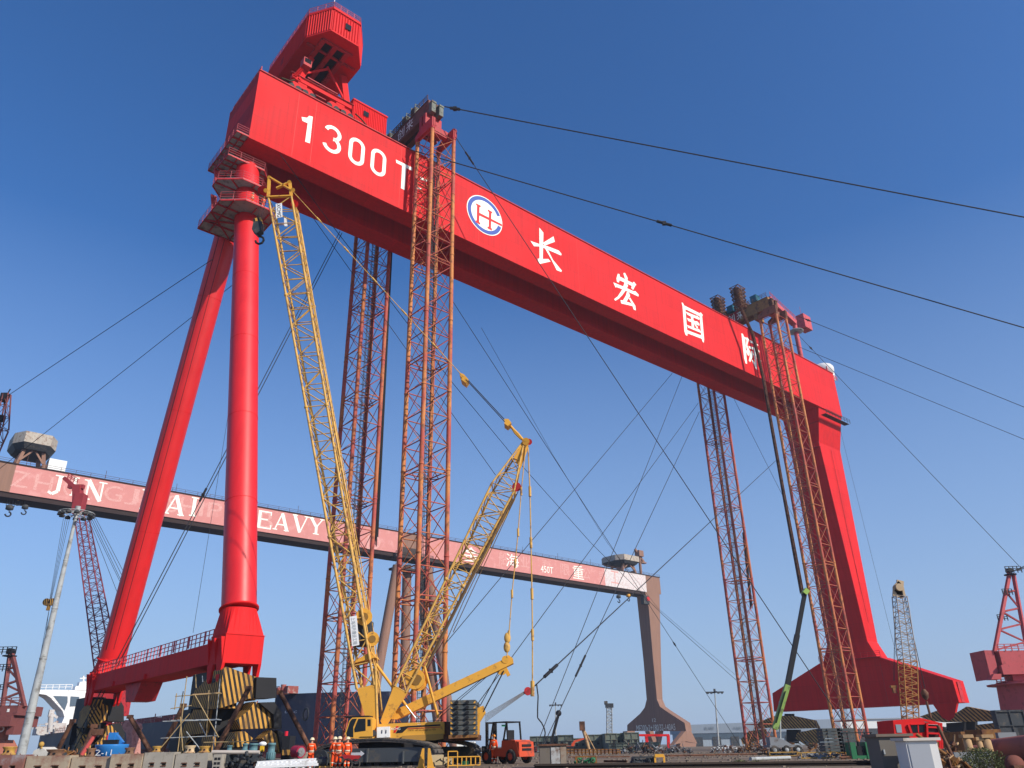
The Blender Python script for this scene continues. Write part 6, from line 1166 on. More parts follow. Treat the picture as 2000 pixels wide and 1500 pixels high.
# concrete kerb blocks in front, left
bg_ = 'concrete blocks in the front wall'
BYL = 50.0
for i, (x0, x1, yt, lb, mt) in enumerate(((-14, 50, 1475, 'dark red and grey stained concrete wall block under the yellow spool', mat('conc_red', (.22, .10, .08), .85, var=.25, scale=1, dirt=(.33, .33, .34), damt=.45, dscale=.6)), (51, 136, 1477, 'concrete wall block with a wide curved red stain', CONC), (137, 217, 1479, 'buff wall block under the blue basin, second from the red stained one', CONC), (218, 280, 1473, 'buff wall block with red top edge, between blue basin and scaffolding', CONC), (281, 340, 1470, 'concrete wall block with scribbled black marks and two holes', CONCG), (341, 405, 1472, 'pale wall block with two square holes beside the hollow block', CONCG))):
    a, b = wY(x0, yt, BYL), wY(x1 - 1.2, yt, BYL); dy = (i % 3) * .12; t = thing('concrete_block', lb, 'concrete block', loc=((a.x + b.x) / 2, BYL + dy, 0), group=bg_)
    w_ = b.x - a.x; z1 = a.z; m = MB(); y0 = BYL + dy
    hs = [(a.x + w_ * .3, z1 * .42), (a.x + w_ * .7, z1 * .45)]; hw, hh = w_ * .075, z1 * .1
    # front face with two real pockets
    xs = [a.x, hs[0][0] - hw, hs[0][0] + hw, hs[1][0] - hw, hs[1][0] + hw, b.x]; zs = [-.1, z1 * .43 - hh, z1 * .43 + hh, z1]
    for j in range(5):
        for k in range(3):
            d = .35 if (j in (1, 3) and k == 1) else 0
            m.add([(xs[j], y0 + d, zs[k]), (xs[j + 1], y0 + d, zs[k]), (xs[j + 1], y0 + d, zs[k + 1]), (xs[j], y0 + d, zs[k + 1])], [(0, 1, 2, 3)])
            if d:
                P0 = [(xs[j], zs[k]), (xs[j + 1], zs[k]), (xs[j + 1], zs[k + 1]), (xs[j], zs[k + 1])]
                for e in range(4): p, q = P0[e], P0[(e + 1) % 4]; m.add([(p[0], y0, p[1]), (q[0], y0, q[1]), (q[0], y0 + d, q[1]), (p[0], y0 + d, p[1])], [(0, 1, 2, 3)])
    m.add([(a.x, y0, -.1), (b.x, y0, -.1), (b.x, y0 + 1, -.1), (a.x, y0 + 1, -.1), (a.x, y0, z1), (b.x, y0, z1), (b.x, y0 + 1, z1), (a.x, y0 + 1, z1)], [(4, 5, 6, 7), (0, 4, 7, 3), (1, 2, 6, 5), (2, 3, 7, 6)])
    bo = m.build('body', mt, t)
    m = MB()
    for hx, hz in hs: m.box((hx, y0 - .02, z1 * .43 - hh + .03), (hw * 2.2, .05, .05)); m.box((hx, y0 - .02, z1 * .43 + hh - .02), (hw * 2.2, .05, .05))
    for k in range(3): x = a.x + w_ * (.2 + .3 * k); m.path([(x, y0 + .2, z1), (x, y0 + .1, z1 + .06), (x + .1, y0 + .05, z1 - .05)], .02, 5)
    m.build('iron_loop', RUST, bo)
t = thing('hollow_block', 'pale grey block with six small holes ending the front wall', 'concrete block', loc=wY(424, 1500, BYL)); a, b = wY(414, 1500, BYL), wY(434, 1473, BYL); m = MB(); m.span((a.x, BYL, -.1), (b.x, BYL + .7, b.z)); o = m.build('body', CONCG, t)
for fx in (.3, .7):
    for fz in (.25, .5, .75): m = MB(); m.box((a.x + (b.x - a.x) * fx, BYL - .002, b.z * fz), (.16, .012, .14)); m.build('hole', BLACK, o)
# blue basin
YB_ = 53; c = wY(218, 1462, YB_); t = thing('blue_basin', 'bright blue round basin marked Z-11 behind the wall', 'steel basin', loc=(c.x, YB_, 0)); r = (wY(246, 1450, YB_).x - wY(186, 1450, YB_).x) / 2; zt_, zb_ = wY(218, 1454, YB_).z, wY(218, 1482, YB_).z
m = MB(); m.lathe((c.x, YB_, 0), [(r * .55, zb_ - .3), (r * .68, zb_), (r * .97, zt_ - .25), (r, zt_ - .08), (r, zt_), (r * .9, zt_), (r * .2, zt_ - .1)], 32); m.tube((c.x, YB_, -.1), (c.x, YB_, zb_), r * .5, n=16); bb = m.build('bowl', BLUEO, t)
m = MB(); m.box(wY(221, 1438, YB_), (.42, .4, .42)); m.bar(wY(226, 1438, YB_), wY(238, 1453, YB_), .3); m.bar(wY(217, 1442, YB_), wY(216, 1453, YB_), .12); m.build('tripod', BLUEO, t); m = MB(); m.box(wY(219, 1450, YB_ - .1), (.9, .6, .3)); m.build('gear', BLACK, t)
tm = text_mb('Z-11', Vector((c.x - .55, YB_ - r * .82, zb_ + .2)), (1, 0, 0), (0, 0, 1), 1.0, .32, .05)
if tm.v: tm.build('lettering', WHITEB, bb)
# spools
sg_ = 'flanged mooring spools on and behind the wall'
YS = mat('spool_yellow', (.46, .27, .06), .65, var=.2, dirt=(.24, .12, .06), damt=.4); SR = mat('spool_rust', (.20, .11, .065), .8, var=.25, dirt=(.1, .06, .04), damt=.4)
for x0, x1, y0, y1, mt, lb in ((3, 33, 1458, 1475, YS, 'yellow spool on the red stained wall block by the lamp mast'), (89, 126, 1463, 1479, SR, 'low brown spool between white tarpaulin and hydraulic rod'), (166, 188, 1461, 1479, SR, 'rusty brown spool between hydraulic rod and blue basin'), (242, 264, 1460, 1474, SR, 'brown spool between the blue basin and a dark strut'), (296, 316, 1457, 1469, YS, 'yellow spool at the foot of a rusty strut'), (359, 383, 1456, 1471, mat('spool_cream', (.55, .42, .26), .7, var=.15, dirt=(.3, .16, .08), damt=.3), 'cream spool with two slots under the scaffolding'), (387, 411, 1457, 1470, YS, 'yellow spool under the scaffolding beside the cream one')):
    Y = 51.2; a, b = wY(x0, y1, Y), wY(x1, y0, Y); cx, r, h = (a.x + b.x) / 2, (b.x - a.x) / 2, b.z - a.z; t = thing('mooring_spool', lb, 'spool', loc=(cx, Y, a.z), group=sg_)
    m = MB(); m.lathe((cx, Y, a.z), [(.01, 0), (r, 0), (r, h * .12), (r * .78, h * .22), (r * .72, h * .6), (r * .95, h * .88), (r, h), (r * .6, h), (r * .55, h * .8), (.01, h * .8)], 20); m.build('drum', mt, t)
    m = MB(); m.box((cx - r * .3, Y - r * .74, a.z + h * .45), (r * .25, .06, h * .2)); m.box((cx + r * .3, Y - r * .74, a.z + h * .45), (r * .25, .06, h * .2)); m.build('slot', BLACK, t)
    m = MB(); m.span((cx - r * .9, Y - .3, -.1), (cx + r * .9, Y + .5, a.z - .003)); m.build('footing', CONCG, t)
# white tarpaulin heap and small heap
t = thing('tarpaulin', 'crumpled white tarpaulin with a yellow knob on top', 'tarpaulin', loc=wY(77, 1482, 54)); m = MB(); P_ = [wY(*p, 54) for p in ((60, 1481), (66, 1466), (80, 1459), (93, 1468), (93, 1481))]; m.prism(P_, (0, 1.6, 0)); m.build('sheet', mat('tarp', (.6, .57, .5), .85, var=.15, scale=3, bump=.8), t); m = MB(); m.ball(wY(81, 1454, 54), .17, 8); m.tube(wY(81, 1454, 54), wY(81, 1462, 54), .06); m.build('knob', YS, t)
# struts propping the bogies
pg_ = 'rusty pipe struts propping the bogies'
for x0, y0, x1, y1, Y, lb in ((486, 1344, 420, 1470, 66, 'long rusty pipe strut on the near striped bogie'), (358, 1378, 316, 1466, 68, 'rusty strut slanting through the scaffolding'), (254, 1400, 294, 1468, 72, 'dark strut leaning onto the black housing of the far bogie'), (142, 1408, 114, 1462, 78, 'dark rusty strut between lamp mast and far bogie'), (184, 1418, 158, 1476, 70, 'rusty strut next to the pink hydraulic rod'), (547, 1352, 603, 1458, 72, 'rusty strut between black box and the reddish tower')):
    t = thing('pipe_strut', lb, 'strut', loc=GY(x1, Y), group=pg_); a, b = wY(x0, y0, Y), wY(x1, y1, Y); d = b - a; b = a + d * ((a.z - gh(b.x)) / -d.z) if d.z < 0 else b
    m = MB(); m.tube(a, b, .2, n=12); m.build('pipe', RUST, t); m = MB(); m.box(a, (.42, .4, .3)); m.box(b + Vector((0, 0, .1)), (.7, .6, .2)); m.build('end_plate', RUST, t)
t = thing('hydraulic_rod', 'pink red hydraulic rod slanting below the far bogie', 'hydraulic rod', loc=GY(160, 60)); m = MB(); a, b = wY(186, 1434, 60), wY(160, 1474, 60); m.tube(a, b, .14, n=10); m.build('rod', mat('pink_red', (.6, .1, .09), .5), t); m = MB(); m.box(wY(190, 1430, 60), (.7, .4, .4)); m.tube(b, Vector((b.x - .4, 60, 0)), .16); m.build('clevis', RUST, t)
t = thing('salmon_pillar', 'peeling salmon pink pillar standing before the dark hull', 'pillar', loc=GY(250, 84)); m = MB(); m.prism([wY(*p, 84) for p in ((239, 1418), (245, 1406), (260, 1413), (261, 1422), (257, 1430), (257, 1480), (249, 1480), (246, 1432), (240, 1424))], (0, 2, 0)); m.build('body', mat('salmon_peel', (.52, .25, .21), .85, var=.15, dirt=(.3, .12, .1), damt=.4, dscale=2), t)
# scaffolding of tubes round the near bogie
t = thing('scaffold', 'thin tube scaffolding round the near striped bogie', 'scaffold', loc=GY(385, 64)); so5 = lambda x, y, Y: wY(150 + x / 5, 1220 + y / 5, Y)
for x0, y0, x1, y1, Y in ((1075, 505, 985, 1240, 64), (1160, 485, 1165, 620, 66), (1010, 900, 1035, 1230, 64), (1400, 530, 1330, 1240, 64.5), (975, 670, 955, 830, 66), (1040, 650, 1010, 810, 66), (1290, 640, 1265, 1100, 66), (840, 945, 1410, 930, 64.2), (920, 935, 1390, 925, 64.4), (820, 1110, 1380, 1085, 64), (915, 820, 1120, 790, 66), (960, 700, 1410, 670, 64.2), (1140, 690, 1400, 662, 64.4), (1155, 690, 1385, 1100, 63.8), (1100, 870, 820, 1205, 63.8), (1070, 1045, 1200, 1210, 63.8), (1200, 960, 1260, 1080, 66), (1225, 500, 1230, 560, 66), (1240, 1150, 1770, 1140, 63.5)):
    a, b = so5(x0, y0, Y), so5(x1, y1, Y); m = MB(); m.tube(a, b, .038, n=6); m.build('scaffold_tube', WOOD if (x0 + y1) % 3 else GALV, t)
m = MB(); a, b = so5(1150, 685, 64.6), so5(1400, 668, 64.6); m.bar(a, b, .8, .08); m.build('plank', WOODT, t)
# motors and fittings behind the wall end
mg = 'upright grey-green electric motors'
for x, y0, y1, Y, r, lb in ((528, 1451, 1484, 52, .26, 'tall grey-green motor beside the yellow sling box'), (493, 1452, 1478, 54, .32, 'squat wide motor between two slimmer ones'), (477, 1452, 1474, 56, .2, 'slim motor standing beside the squat wide motor'), (447, 1456, 1472, 57, .2, 'small motor above the pale pipe near the scaffolding')):
    a, b = wY(x, y1, Y), wY(x, y0, Y); h = b.z - a.z; t = thing('motor', lb, 'electric motor', loc=(a.x, Y, 0), group=mg); m = MB(); m.lathe(Vector((a.x, Y, a.z)), [(r * .9, 0), (r, .05), (r, h * .45), (r * .8, h * .47), (r * .8, h * .85), (r * .95, h * .87), (r * .9, h), (.01, h)], 18); bo = m.build('casing', TEAL, t)
    m = MB()
    for k in range(14): an = k * math.pi / 7; m.box((a.x + r * 1.03 * math.cos(an), Y + r * 1.03 * math.sin(an), a.z + h * .25), (.03, .03, h * .36))
    m.build('cooling_fin', TEAL, bo); m = MB(); m.tube((a.x, Y, 0), (a.x, Y, a.z), r * 1.3, n=12); m.box((a.x, Y, .25), (r * 3.2, r * 3, .5)); m.build('gearbox', DARK, t)
t = thing('sling_box', 'yellow box with white rag beside the tall motor', 'tool box', loc=(wY(510, 1467, 52.4).x, 52.4, 0)); m = MB(); a, b = wY(507, 1468, 52.4), wY(514, 1457, 52.4); m.span((a.x, 52.4, a.z), (b.x, 52.7, b.z)); m.build('box', mat('box_yellow', (.75, .45, .02), .5), t); m = MB(); m.ball(wY(513, 1453, 52.5), .17, 8, (1.5, .8, .8)); m.build('rag', WHITEB, t); m = MB(); m.bar((b.x - .1, 52.55, 0), (b.x - .1, 52.55, a.z), .1); m.build('stand', DARK, t)
t = thing('long_pipe', 'pale horizontal pipe on top of the hollow block', 'pipe', loc=wY(460, 1472, 51.5)); m = MB(); m.tube(wY(414, 1469, 51), wY(507, 1469.5, 51), .11, n=12); m.build('pipe', mat('pipe_pale', (.48, .42, .36), .6, var=.15), t); m = MB()
for x in (440, 500): q = wY(x, 1472, 51); m.bar((q.x, 51, 0), (q.x, 51, q.z), .12)
m.build('trestle', RUST, t)
t = thing('gear_frame', 'cluster of black valves and gears below the motors', 'machine parts', loc=wY(465, 1500, 50.5)); m = MB(); random.seed(3)
for k in range(60):
    x, y = random.uniform(436, 512), random.uniform(1474, 1500); q = wY(x, y, 50.6 + random.random() * 1.2); q.z = max(.05, q.z); s_ = random.uniform(.06, .2)
    if k % 3 == 0: m.tube(q, q + Vector((random.uniform(-.3, .3), random.uniform(-.2, .2), random.uniform(-.2, .3))), s_ * .6, n=9)
    elif k % 3 == 1: m.box(q, (s_ * 2, s_ * 1.6, s_ * 1.5), Matrix.Rotation(random.random() * 3, 3, 'Y'))
    else: m.lathe(q, [(.01, 0), (s_, 0), (s_, .1), (s_ * .4, .14), (.01, .14)], 12, (random.uniform(-.3, .3), -1, random.uniform(-.3, .3)))
m.span((wY(434, 1490, 51).x, 51.2, -.05), (wY(545, 1490, 51).x, 52.6, .12)); m.build('parts', DARK, t)
t = thing('drive_unit', 'black bogie drive unit with red beacon and round crimson buffer', 'bogie drive', loc=wY(558, 1480, 56)); m = MB(); a, b = wY(549, 1472, 56), wY(567, 1437, 56); m.span((a.x, 56, 0), (b.x, 57.4, b.z)); m.build('housing', BLACK, t); m = MB(); a, b = wY(551, 1475, 55.2), wY(573, 1464, 55.2); m.span((a.x, 55.2, a.z), (b.x, 56.3, b.z)); m.build('striped_nose', HAZ, t); m = MB(); q = wY(559, 1433, 56.4); m.tube(q - Vector((0, 0, .35)), q + Vector((0, 0, .15)), .12, n=10); m.build('beacon', mat('beacon_red', (.6, .02, .04), .4), t); m = MB(); m.tube(wY(575, 1468, 55.5), wY(588, 1469, 55.0), .36, n=20); bf = m.build('buffer', mat('buffer_crimson', (.32, .02, .05), .5), t); m = MB(); q = wY(588, 1469, 55.0); m.tube(q, q + (q - wY(575, 1468, 55.5)).normalized() * .02, .27, n=20); m.build('buffer_face', GREY, bf); m = MB(); a = wY(582, 1470, 55.6); b = wY(594, 1470, 55.6); m.span((a.x, 55.6, 0), (b.x, 56.6, wY(582, 1469, 55.6).z)); m.build('stop_block', CONCG, t)
t = thing('white_rack', 'white painted steel rack lying in front of the lone worker', 'steel rack', loc=wY(560, 1500, 47)); m = MB()
for k, y in enumerate((1487, 1492, 1497)): a, b = wY(503 - k * 2, y + 2, 46.6 - .3 * k), wY(617 + k * 2, y - 4, 46.6 - .3 * k); m.bar(a, b, .16, .12)
for k in range(13): x = 506 + k * 9; a, b = wY(x, 1490 - k * .35, 46.4), wY(x, 1502 - k * .3, 46.2); m.bar(a, b, .08)
for k in range(9): x = 500 + k * 13; q = wY(x, 1500, 45.8); m.bar(Vector((q.x, 46, 0)), Vector((q.x, 46, wY(x, 1492, 46).z)), .1)
m.build('bars', WHITEB, t)
# things round the crane track
t = thing('wheelbarrow', 'old red wheelbarrow beside the trio of workers', 'wheelbarrow', loc=G(684, 1503)); q = G(684, 1503); m = MB(); m.loft([q + Vector(p) for p in ((-.3, -.25, .5), (.35, -.25, .45), (.35, .25, .45), (-.3, .25, .5))], [q + Vector(p) for p in ((-.5, -.33, .8), (.55, -.33, .72), (.55, .33, .72), (-.5, .33, .8))]); m.build('tray', REDW, t); m = MB(); m.lathe(q + Vector((-.1, -.4, .3)), [(.24, 0), (.3, .02), (.3, .08), (.24, .1)], 18, (0, 1, 0)); m.build('wheel', RUBBER, t); m = MB(); m.lathe(q + Vector((.35, -.3, .3)), [(.22, 0), (.28, .02), (.28, .07), (.22, .09)], 18, (0, 1, 0)); m.build('wheel', RUBBER, t); m = MB(); m.bar(q + Vector((-.7, -.3, .7)), q + Vector((.4, -.3, .3)), .05); m.bar(q + Vector((-.7, .3, .7)), q + Vector((.4, .3, .3)), .05); m.build('handle', DARK, t)
t = thing('gas_trolley', 'small trolley with black drum at the front end of crane track', 'trolley', loc=G(632, 1501)); q = G(632, 1501); m = MB(); m.tube(q + Vector((-.5, .1, .35)), q + Vector((.15, .1, .4)), .3, n=14); m.build('drum', DARK, t); m = MB(); m.bar(q + Vector((-.6, -.1, .1)), q + Vector((.5, -.1, .1)), .08); m.bar(q + Vector((.45, -.1, .0)), q + Vector((.35, -.1, .9)), .06); m.bar(q + Vector((.2, -.1, .9)), q + Vector((.5, -.1, .9)), .06); m.build('frame', YELP, t); m = MB(); m.lathe(q + Vector((-.4, -.25, .17)), [(.1, 0), (.17, .02), (.17, .08), (.1, .1)], 14, (0, 1, 0)); m.build('wheel', RUBBER, t)
for x, lb in ((821, 'yellow A-shaped stand against the end of the crane track'), (841, 'yellow A-shaped stand beside the cream pump cart')):
    q = G(x, 1501); t = thing('stand', lb, 'stand', loc=q, group='yellow A-stands'); m = MB(); d = (q - CAM).length * .82 / 1500; k = 1 if x < 830 else -1; m.prism([q + Vector(p) for p in ((-.19, 0, 0), (.19, 0, 0), (.13 * k + .06, 0, 1.05), (.13 * k - .05, 0, 1.05))], (0, .12, 0)); m.bar(q + Vector((.13 * k, .1, .9)), q + Vector((.13 * k, .6, 0)), .08); m.build('frame', YEL, t); m = MB(); m.span((q.x - .2, q.y - .05, q.z), (q.x + .2, q.y + .7, q.z + .06)); m.build('foot', YEL, t)
q = G(862, 1499); t = thing('pump_cart', 'cream coloured pump cart between yellow stands and tube frame', 'machine cart', loc=q); m = MB(); m.box(q + Vector((-.3, .4, .4)), (.7, .6, .55)); m.box(q + Vector((.35, .4, .35)), (.45, .5, .4)); m.build('casing', mat('cream_machine', (.58, .45, .25), .6, var=.15, dirt=(.3, .2, .12), damt=.35), t); m = MB(); random.seed(5)
for k in range(14): p = q + Vector((random.uniform(-.6, .7), .1, random.uniform(.2, .75))); m.tube(p, p + Vector((random.uniform(-.3, .3), 0, random.uniform(-.2, .2))), .03, n=5)
m.build('hoses', BLACK, t); m = MB()
for x in (-.5, .3): m.lathe(q + Vector((x, .0, .12)), [(.06, 0), (.12, .02), (.12, .1), (.06, .12)], 12, (0, 1, 0))
m.build('wheel', RUBBER, t)
q = G(905, 1499); t = thing('tube_frame', 'yellow tube frame lying between pump cart and forklift', 'tube frame', loc=q); m = MB()
for y in (0, .5):
    for z in (.1, .55): m.tube(q + Vector((-.9, y, z)), q + Vector((.95, y, z)), .035, n=6)
    for k in range(8): x = -.9 + k * .264; m.tube(q + Vector((x, y, .1)), q + Vector((x, y, .55)), .02, n=5)
for x in (-.9, -.35): m.tube(q + Vector((x, 0, 0)), q + Vector((x, 0, .85)), .035, n=6)
m.tube(q + Vector((-.9, 0, .85)), q + Vector((-.35, 0, .85)), .035, n=6); m.build('tubes', YEL, t); m = MB(); m.box(q + Vector((.1, .25, .22)), (.4, .3, .22)); m.build('green_pump', GREEN, t)
# cabinets
def cabinet(lb, x0, x1, y0, y1, Y, dep, mt, top, rz=0):
    a, b = wY(x0, y1, Y), wY(x1, y0, Y); g0 = gh(a.x); t = thing('cabinet', lb, 'cabinet', loc=((a.x + b.x) / 2, Y, g0)); m = MB(); m.span((a.x, Y, g0), (b.x, Y + dep, b.z)); bo = m.build('body', mt, t); m = MB(); m.span((a.x - .1, Y - .1, b.z + .003), (b.x + .1, Y + dep + .1, b.z + .09)); m.build('roof', top, t); return t, a, b, g0, bo, m
GC = mat('cabinet_brown', (.16, .135, .11), .7, var=.12, dirt=(.12, .09, .06), damt=.3)
t, a, b, g0, bo, _ = cabinet('rusty brown cabinet with one peeling pale door beside the forklift', 1055, 1106, 1456, 1499, 46, 1.3, GC, RUST)
m = MB(); x = a.x + (b.x - a.x) * .42; m.span((x, 45.96, g0 + .1), (x + (b.x - a.x) * .33, 45.99, b.z - .08)); m.build('door', mat('peeling_door', (.42, .42, .40), .7, var=.2, dirt=(.16, .1, .07), damt=.45, dscale=3), bo); m = MB(); m.span((a.x + (b.x - a.x) * .77, 45.96, g0 + .05), (b.x - .03, 45.99, b.z - .05)); m.build('door', mat('tan_door', (.3, .24, .18), .7, var=.2, dirt=(.2, .1, .06), damt=.4), bo)
t, a, b, g0, bo, _ = cabinet('large dark brown cabinet with overhanging roof beside the grey one', 1727, 1776, 1438, 1499, 30, 1.1, mat('cabinet_taupe', (.15, .135, .115), .6, var=.08, scale=.8), mat('cabinet_roof', (.17, .13, .10), .7, var=.1))
m = MB(); m.box((a.x + .1, 29.97, (a.z + b.z) / 2), (.05, .05, .16)); m.build('handle', GALV, bo)
t, a, b, g0, bo, _ = cabinet('grey and white cabinet leaning against the dark brown one', 1779, 1829, 1446, 1499, 28.6, .8, mat('cabinet_white', (.66, .65, .62), .55, var=.05, dirt=(.4, .36, .3), damt=.12), mat('cabinet_cap', (.55, .5, .44), .7, var=.15, dirt=(.3, .24, .18), damt=.3))
m = MB(); m.span((a.x + .06, 28.57, g0 + .05), (a.x + (b.x - a.x) * .74, 28.595, b.z - .1)); dr = m.build('door', mat('cabinet_grey', (.33, .35, .38), .5, var=.05), bo); m = MB(); m.box((a.x + (b.x - a.x) * .66, 28.55, g0 + .3), (.04, .03, .1)); m.build('lock', BLACK, dr)
# frames and racks on the ground
def junkframe(lb, x0, x1, y0, y1, mt, fill, n=40, frame_mt=RUSTO, seed=1, yel=None):
    random.seed(seed); q = G((x0 + x1) / 2, y1); Y = q.y; a, b = wY(x0, y1, Y), wY(x1, y0, Y); g0 = q.z; h = b.z - a.z; t = thing('part_rack', lb, 'rack', loc=(q.x, Y, g0)); m = MB()
    for yy in (0, .9):
        for x in (a.x, b.x): m.bar((x, Y + yy, g0), (x, Y + yy, g0 + h), .07)
        m.bar((a.x, Y + yy, g0 + h), (b.x, Y + yy, g0 + h), .07); m.bar((a.x, Y + yy, g0 + .08), (b.x, Y + yy, g0 + .08), .07)
    m.build('frame', frame_mt, t); m = MB()
    for k in range(n):
        p = Vector((random.uniform(a.x, b.x), Y + random.uniform(.05, .85), g0 + random.uniform(.05, h * .8))); s_ = random.uniform(.05, .16)
        if k % 3 == 0: m.tube(p, p + Vector((random.uniform(-.4, .4), 0, random.uniform(-.3, .3))), s_ * .6, n=7)
        elif k % 3 == 1: m.box(p, (s_ * 2.2, s_ * 2, s_ * 1.6), Matrix.Rotation(random.random() * 3, 3, 'Y'))
        else: m.lathe(p, [(s_ * .5, 0), (s_, 0), (s_, .1), (s_ * .5, .1)], 10, (0, -1, .2))
    m.build('fittings', fill, t)
    if yel: m = MB(); x = b.x + .02; [m.bar((x + i, Y - .05, g0), (x + i, Y - .05, g0 + h * 1.12), .1) for i in (0, yel)]; m.bar((x, Y - .05, g0 + h * 1.12), (x + yel, Y - .05, g0 + h * 1.12), .16); m.bar((x, Y - .05, g0 + .05), (x + yel, Y - .05, g0 + .05), .1); m.build('yellow_frame', YEL, t)
    return t
junkframe('open frame rack of black fittings with yellow end frame', 1240, 1278, 1478, 1498, RUST, DARK, 60, DARK, 2, .5)
junkframe('thin tan frame with black stand and green hose', 1127, 1164, 1477, 1498, RUST, GREEN, 16, RUSTO, 3)
junkframe('long rack of grey fittings before the truck crane', 1504, 1560, 1468, 1478, RUST, DARK, 50, YS, 4)
junkframe('rack with white pipes in front of counterweight stacks', 1566, 1640, 1468, 1482, RUST, GREY, 60, YS, 6)
# rails, beams and pipes on the ground
def beam(lb, x0, y0, x1, y1, mt, r=.12, kind='steel_beam', cat='steel beam', tube=False):
    a, b = G(x0, y0), G(x1, y1); up = Vector((0, 0, r)); m = MB(); (m.tube(a + up, b + up, r, n=10) if tube else (m.bar(a + up, b + up, r * 2, .04), m.bar(a + up * .16, b + up * .16, r * 2, .04), m.bar(a + up * .6, b + up * .6, .04, r * 1.8))); single(kind, lb, cat, m, mt)
beam('long dark beam lying across the yard before everything else', 1044, 1502, 2060, 1490, mat('front_beam', (.035, .025, .02), .8, var=.2), .16)
beam('pale pipe lying on the ground before the truck crane', 1466, 1486, 1543, 1483, GALV, .13, 'pipe', 'pipe', True)
beam('rust rail lying on the ground before the warehouse', 1300, 1478, 1500, 1474, RUST, .12)
beam('brown steel beam stacked before the green generator, lower one', 1640, 1484, 1730, 1478, RUST, .16)
beam('brown steel beam before the green generator, upper one', 1645, 1478, 1730, 1473, RUST, .16)
beam('thin dark rail across the middle of the yard', 1110, 1480, 1230, 1479, RUST, .08)
beam('dark plank lying beside the green hose frame', 1180, 1489, 1225, 1489.5, RUST, .1)
# fence of barrier frames
q = G(1160, 1474); t = thing('barrier_fence', 'row of brown barrier frames before the olive blocks', 'barrier', loc=q); m = MB()
for k in range(14):
    a, b = wY(1107 + k * 7.5, 1474, q.y), wY(1113 + k * 7.5, 1464, q.y); m.bar((a.x, q.y, q.z), (a.x, q.y, b.z), .16); m.bar((b.x, q.y, q.z), (b.x, q.y, b.z), .16); m.bar((a.x, q.y, b.z), (b.x, q.y, b.z), .16); m.bar((a.x, q.y, (q.z + b.z) / 2), (b.x, q.y, (q.z + b.z) / 2), .14)
m.build('frames', RUSTO, t)
# scrap heaps
def heap(lb, x0, x1, y0, y1, mts, n, seed, Y=None):
    random.seed(seed); q = G((x0 + x1) / 2, y1); Y = Y or q.y; a, b = wY(x0, y1, Y), wY(x1, y0, Y); g0 = gh(a.x); h = b.z - g0; w_ = b.x - a.x; t = thing('scrap_heap', lb, 'scrap heap', loc=((a.x + b.x) / 2, Y, g0))
    for mi_, mt in enumerate(mts):
        m = MB()
        for k in range(n // len(mts)):
            u_ = random.random(); hh = h * (.35 + .65 * math.sin(math.pi * min(1, max(0, u_)))) ; p = Vector((a.x + u_ * w_, Y + random.uniform(0, w_ * .3), g0 + random.random() * hh * .85)); s_ = random.uniform(.07, .2) * max(1, w_ * .2)
            R = Matrix.Rotation(random.random() * 3, 3, 'Y') @ Matrix.Rotation(random.random() * 3, 3, 'Z'); kk = k % 4
            if kk == 0: m.box(p, (s_ * 4, s_ * 2, s_ * .4), R)
            elif kk == 1: m.tube(p, p + R @ Vector((s_ * 6, 0, 0)), s_ * .35, n=7)
            elif kk == 2: m.box(p, (s_ * 1.6, s_ * 1.4, s_ * 1.2), R)
            else: m.bar(p, p + R @ Vector((s_ * 5, 0, s_)), s_ * .5, s_ * .2)
        m.build('scrap', mt, t)
    return t
heap('dark scrap heap in front of olive blocks and brown sill', 1213, 1300, 1450, 1471, (DARK, RUST, GREY), 150, 11, 120)
heap('scrap heap with white bags under the brown bogie', 1300, 1352, 1456, 1470, (RUST, GREY, DARK), 120, 12, 125)
heap('pale scrap in front of the warehouse doors', 1393, 1442, 1450, 1470, (GREY, WALLW, RUST), 110, 13, 125)
heap('rusty scrap at the foot of the tower beside the warehouse', 1444, 1500, 1448, 1470, (RUST, RUSTO, DARK), 130, 14, 120)
heap('tangle of rusty hoses between white cabinet and bush', 1832, 1880, 1462, 1498, (RUST, RUSTO, WOODT), 70, 15, 34)
heap('dark scrap behind the truck crane below a striped bogie', 1528, 1615, 1440, 1466, (RUST, DARK, RUSTO), 80, 16, 110)
heap('clutter of pipes between green generator and red cabin', 1690, 1745, 1446, 1472, (RUST, GREY, DARK), 60, 17, 80)
heap('low scrap behind front wall below the far bogie', 92, 160, 1452, 1476, (RUST, DARK, RUSTO), 60, 18, 62)
heap('brown timber heap between red cabin and splintered piles', 1840, 1886, 1445, 1470, (WOODT, RUST), 50, 19, 50)
# right hand machinery
cg = 'dark slab counterweight stacks'
for x0, x1, y0, lb in ((1612, 1640, 1421, 'dark counterweight stack beside the truck crane on yellow base'), (1641, 1668, 1421, 'grey counterweight stack behind the green generator roof post')):
    Y = 88; a, b = wY(x0, 1462, Y), wY(x1, y0, Y); g0 = gh(a.x); t = thing('counterweight_stack', lb, 'counterweight', loc=((a.x + b.x) / 2, Y, g0), group=cg); h = (b.z - g0 - .35) / 7
    for k in range(7): m = MB(); m.span((a.x + .03 * (k % 2), Y + .03 * (k % 2), g0 + .35 + k * h), (b.x - .02, Y + 1.8, g0 + .35 + (k + 1) * h - .05)); m.tube(((a.x * .7 + b.x * .3), Y - .1, g0 + .35 + k * h + h * .5), ((a.x * .7 + b.x * .3), Y, g0 + .35 + k * h + h * .5), .1, n=8); m.build('slab', CWT, t)
    m = MB(); m.span((a.x - .1, Y - .1, g0), (b.x + .1, Y + 1.9, g0 + .33)); m.build('base_frame', YEL, t)
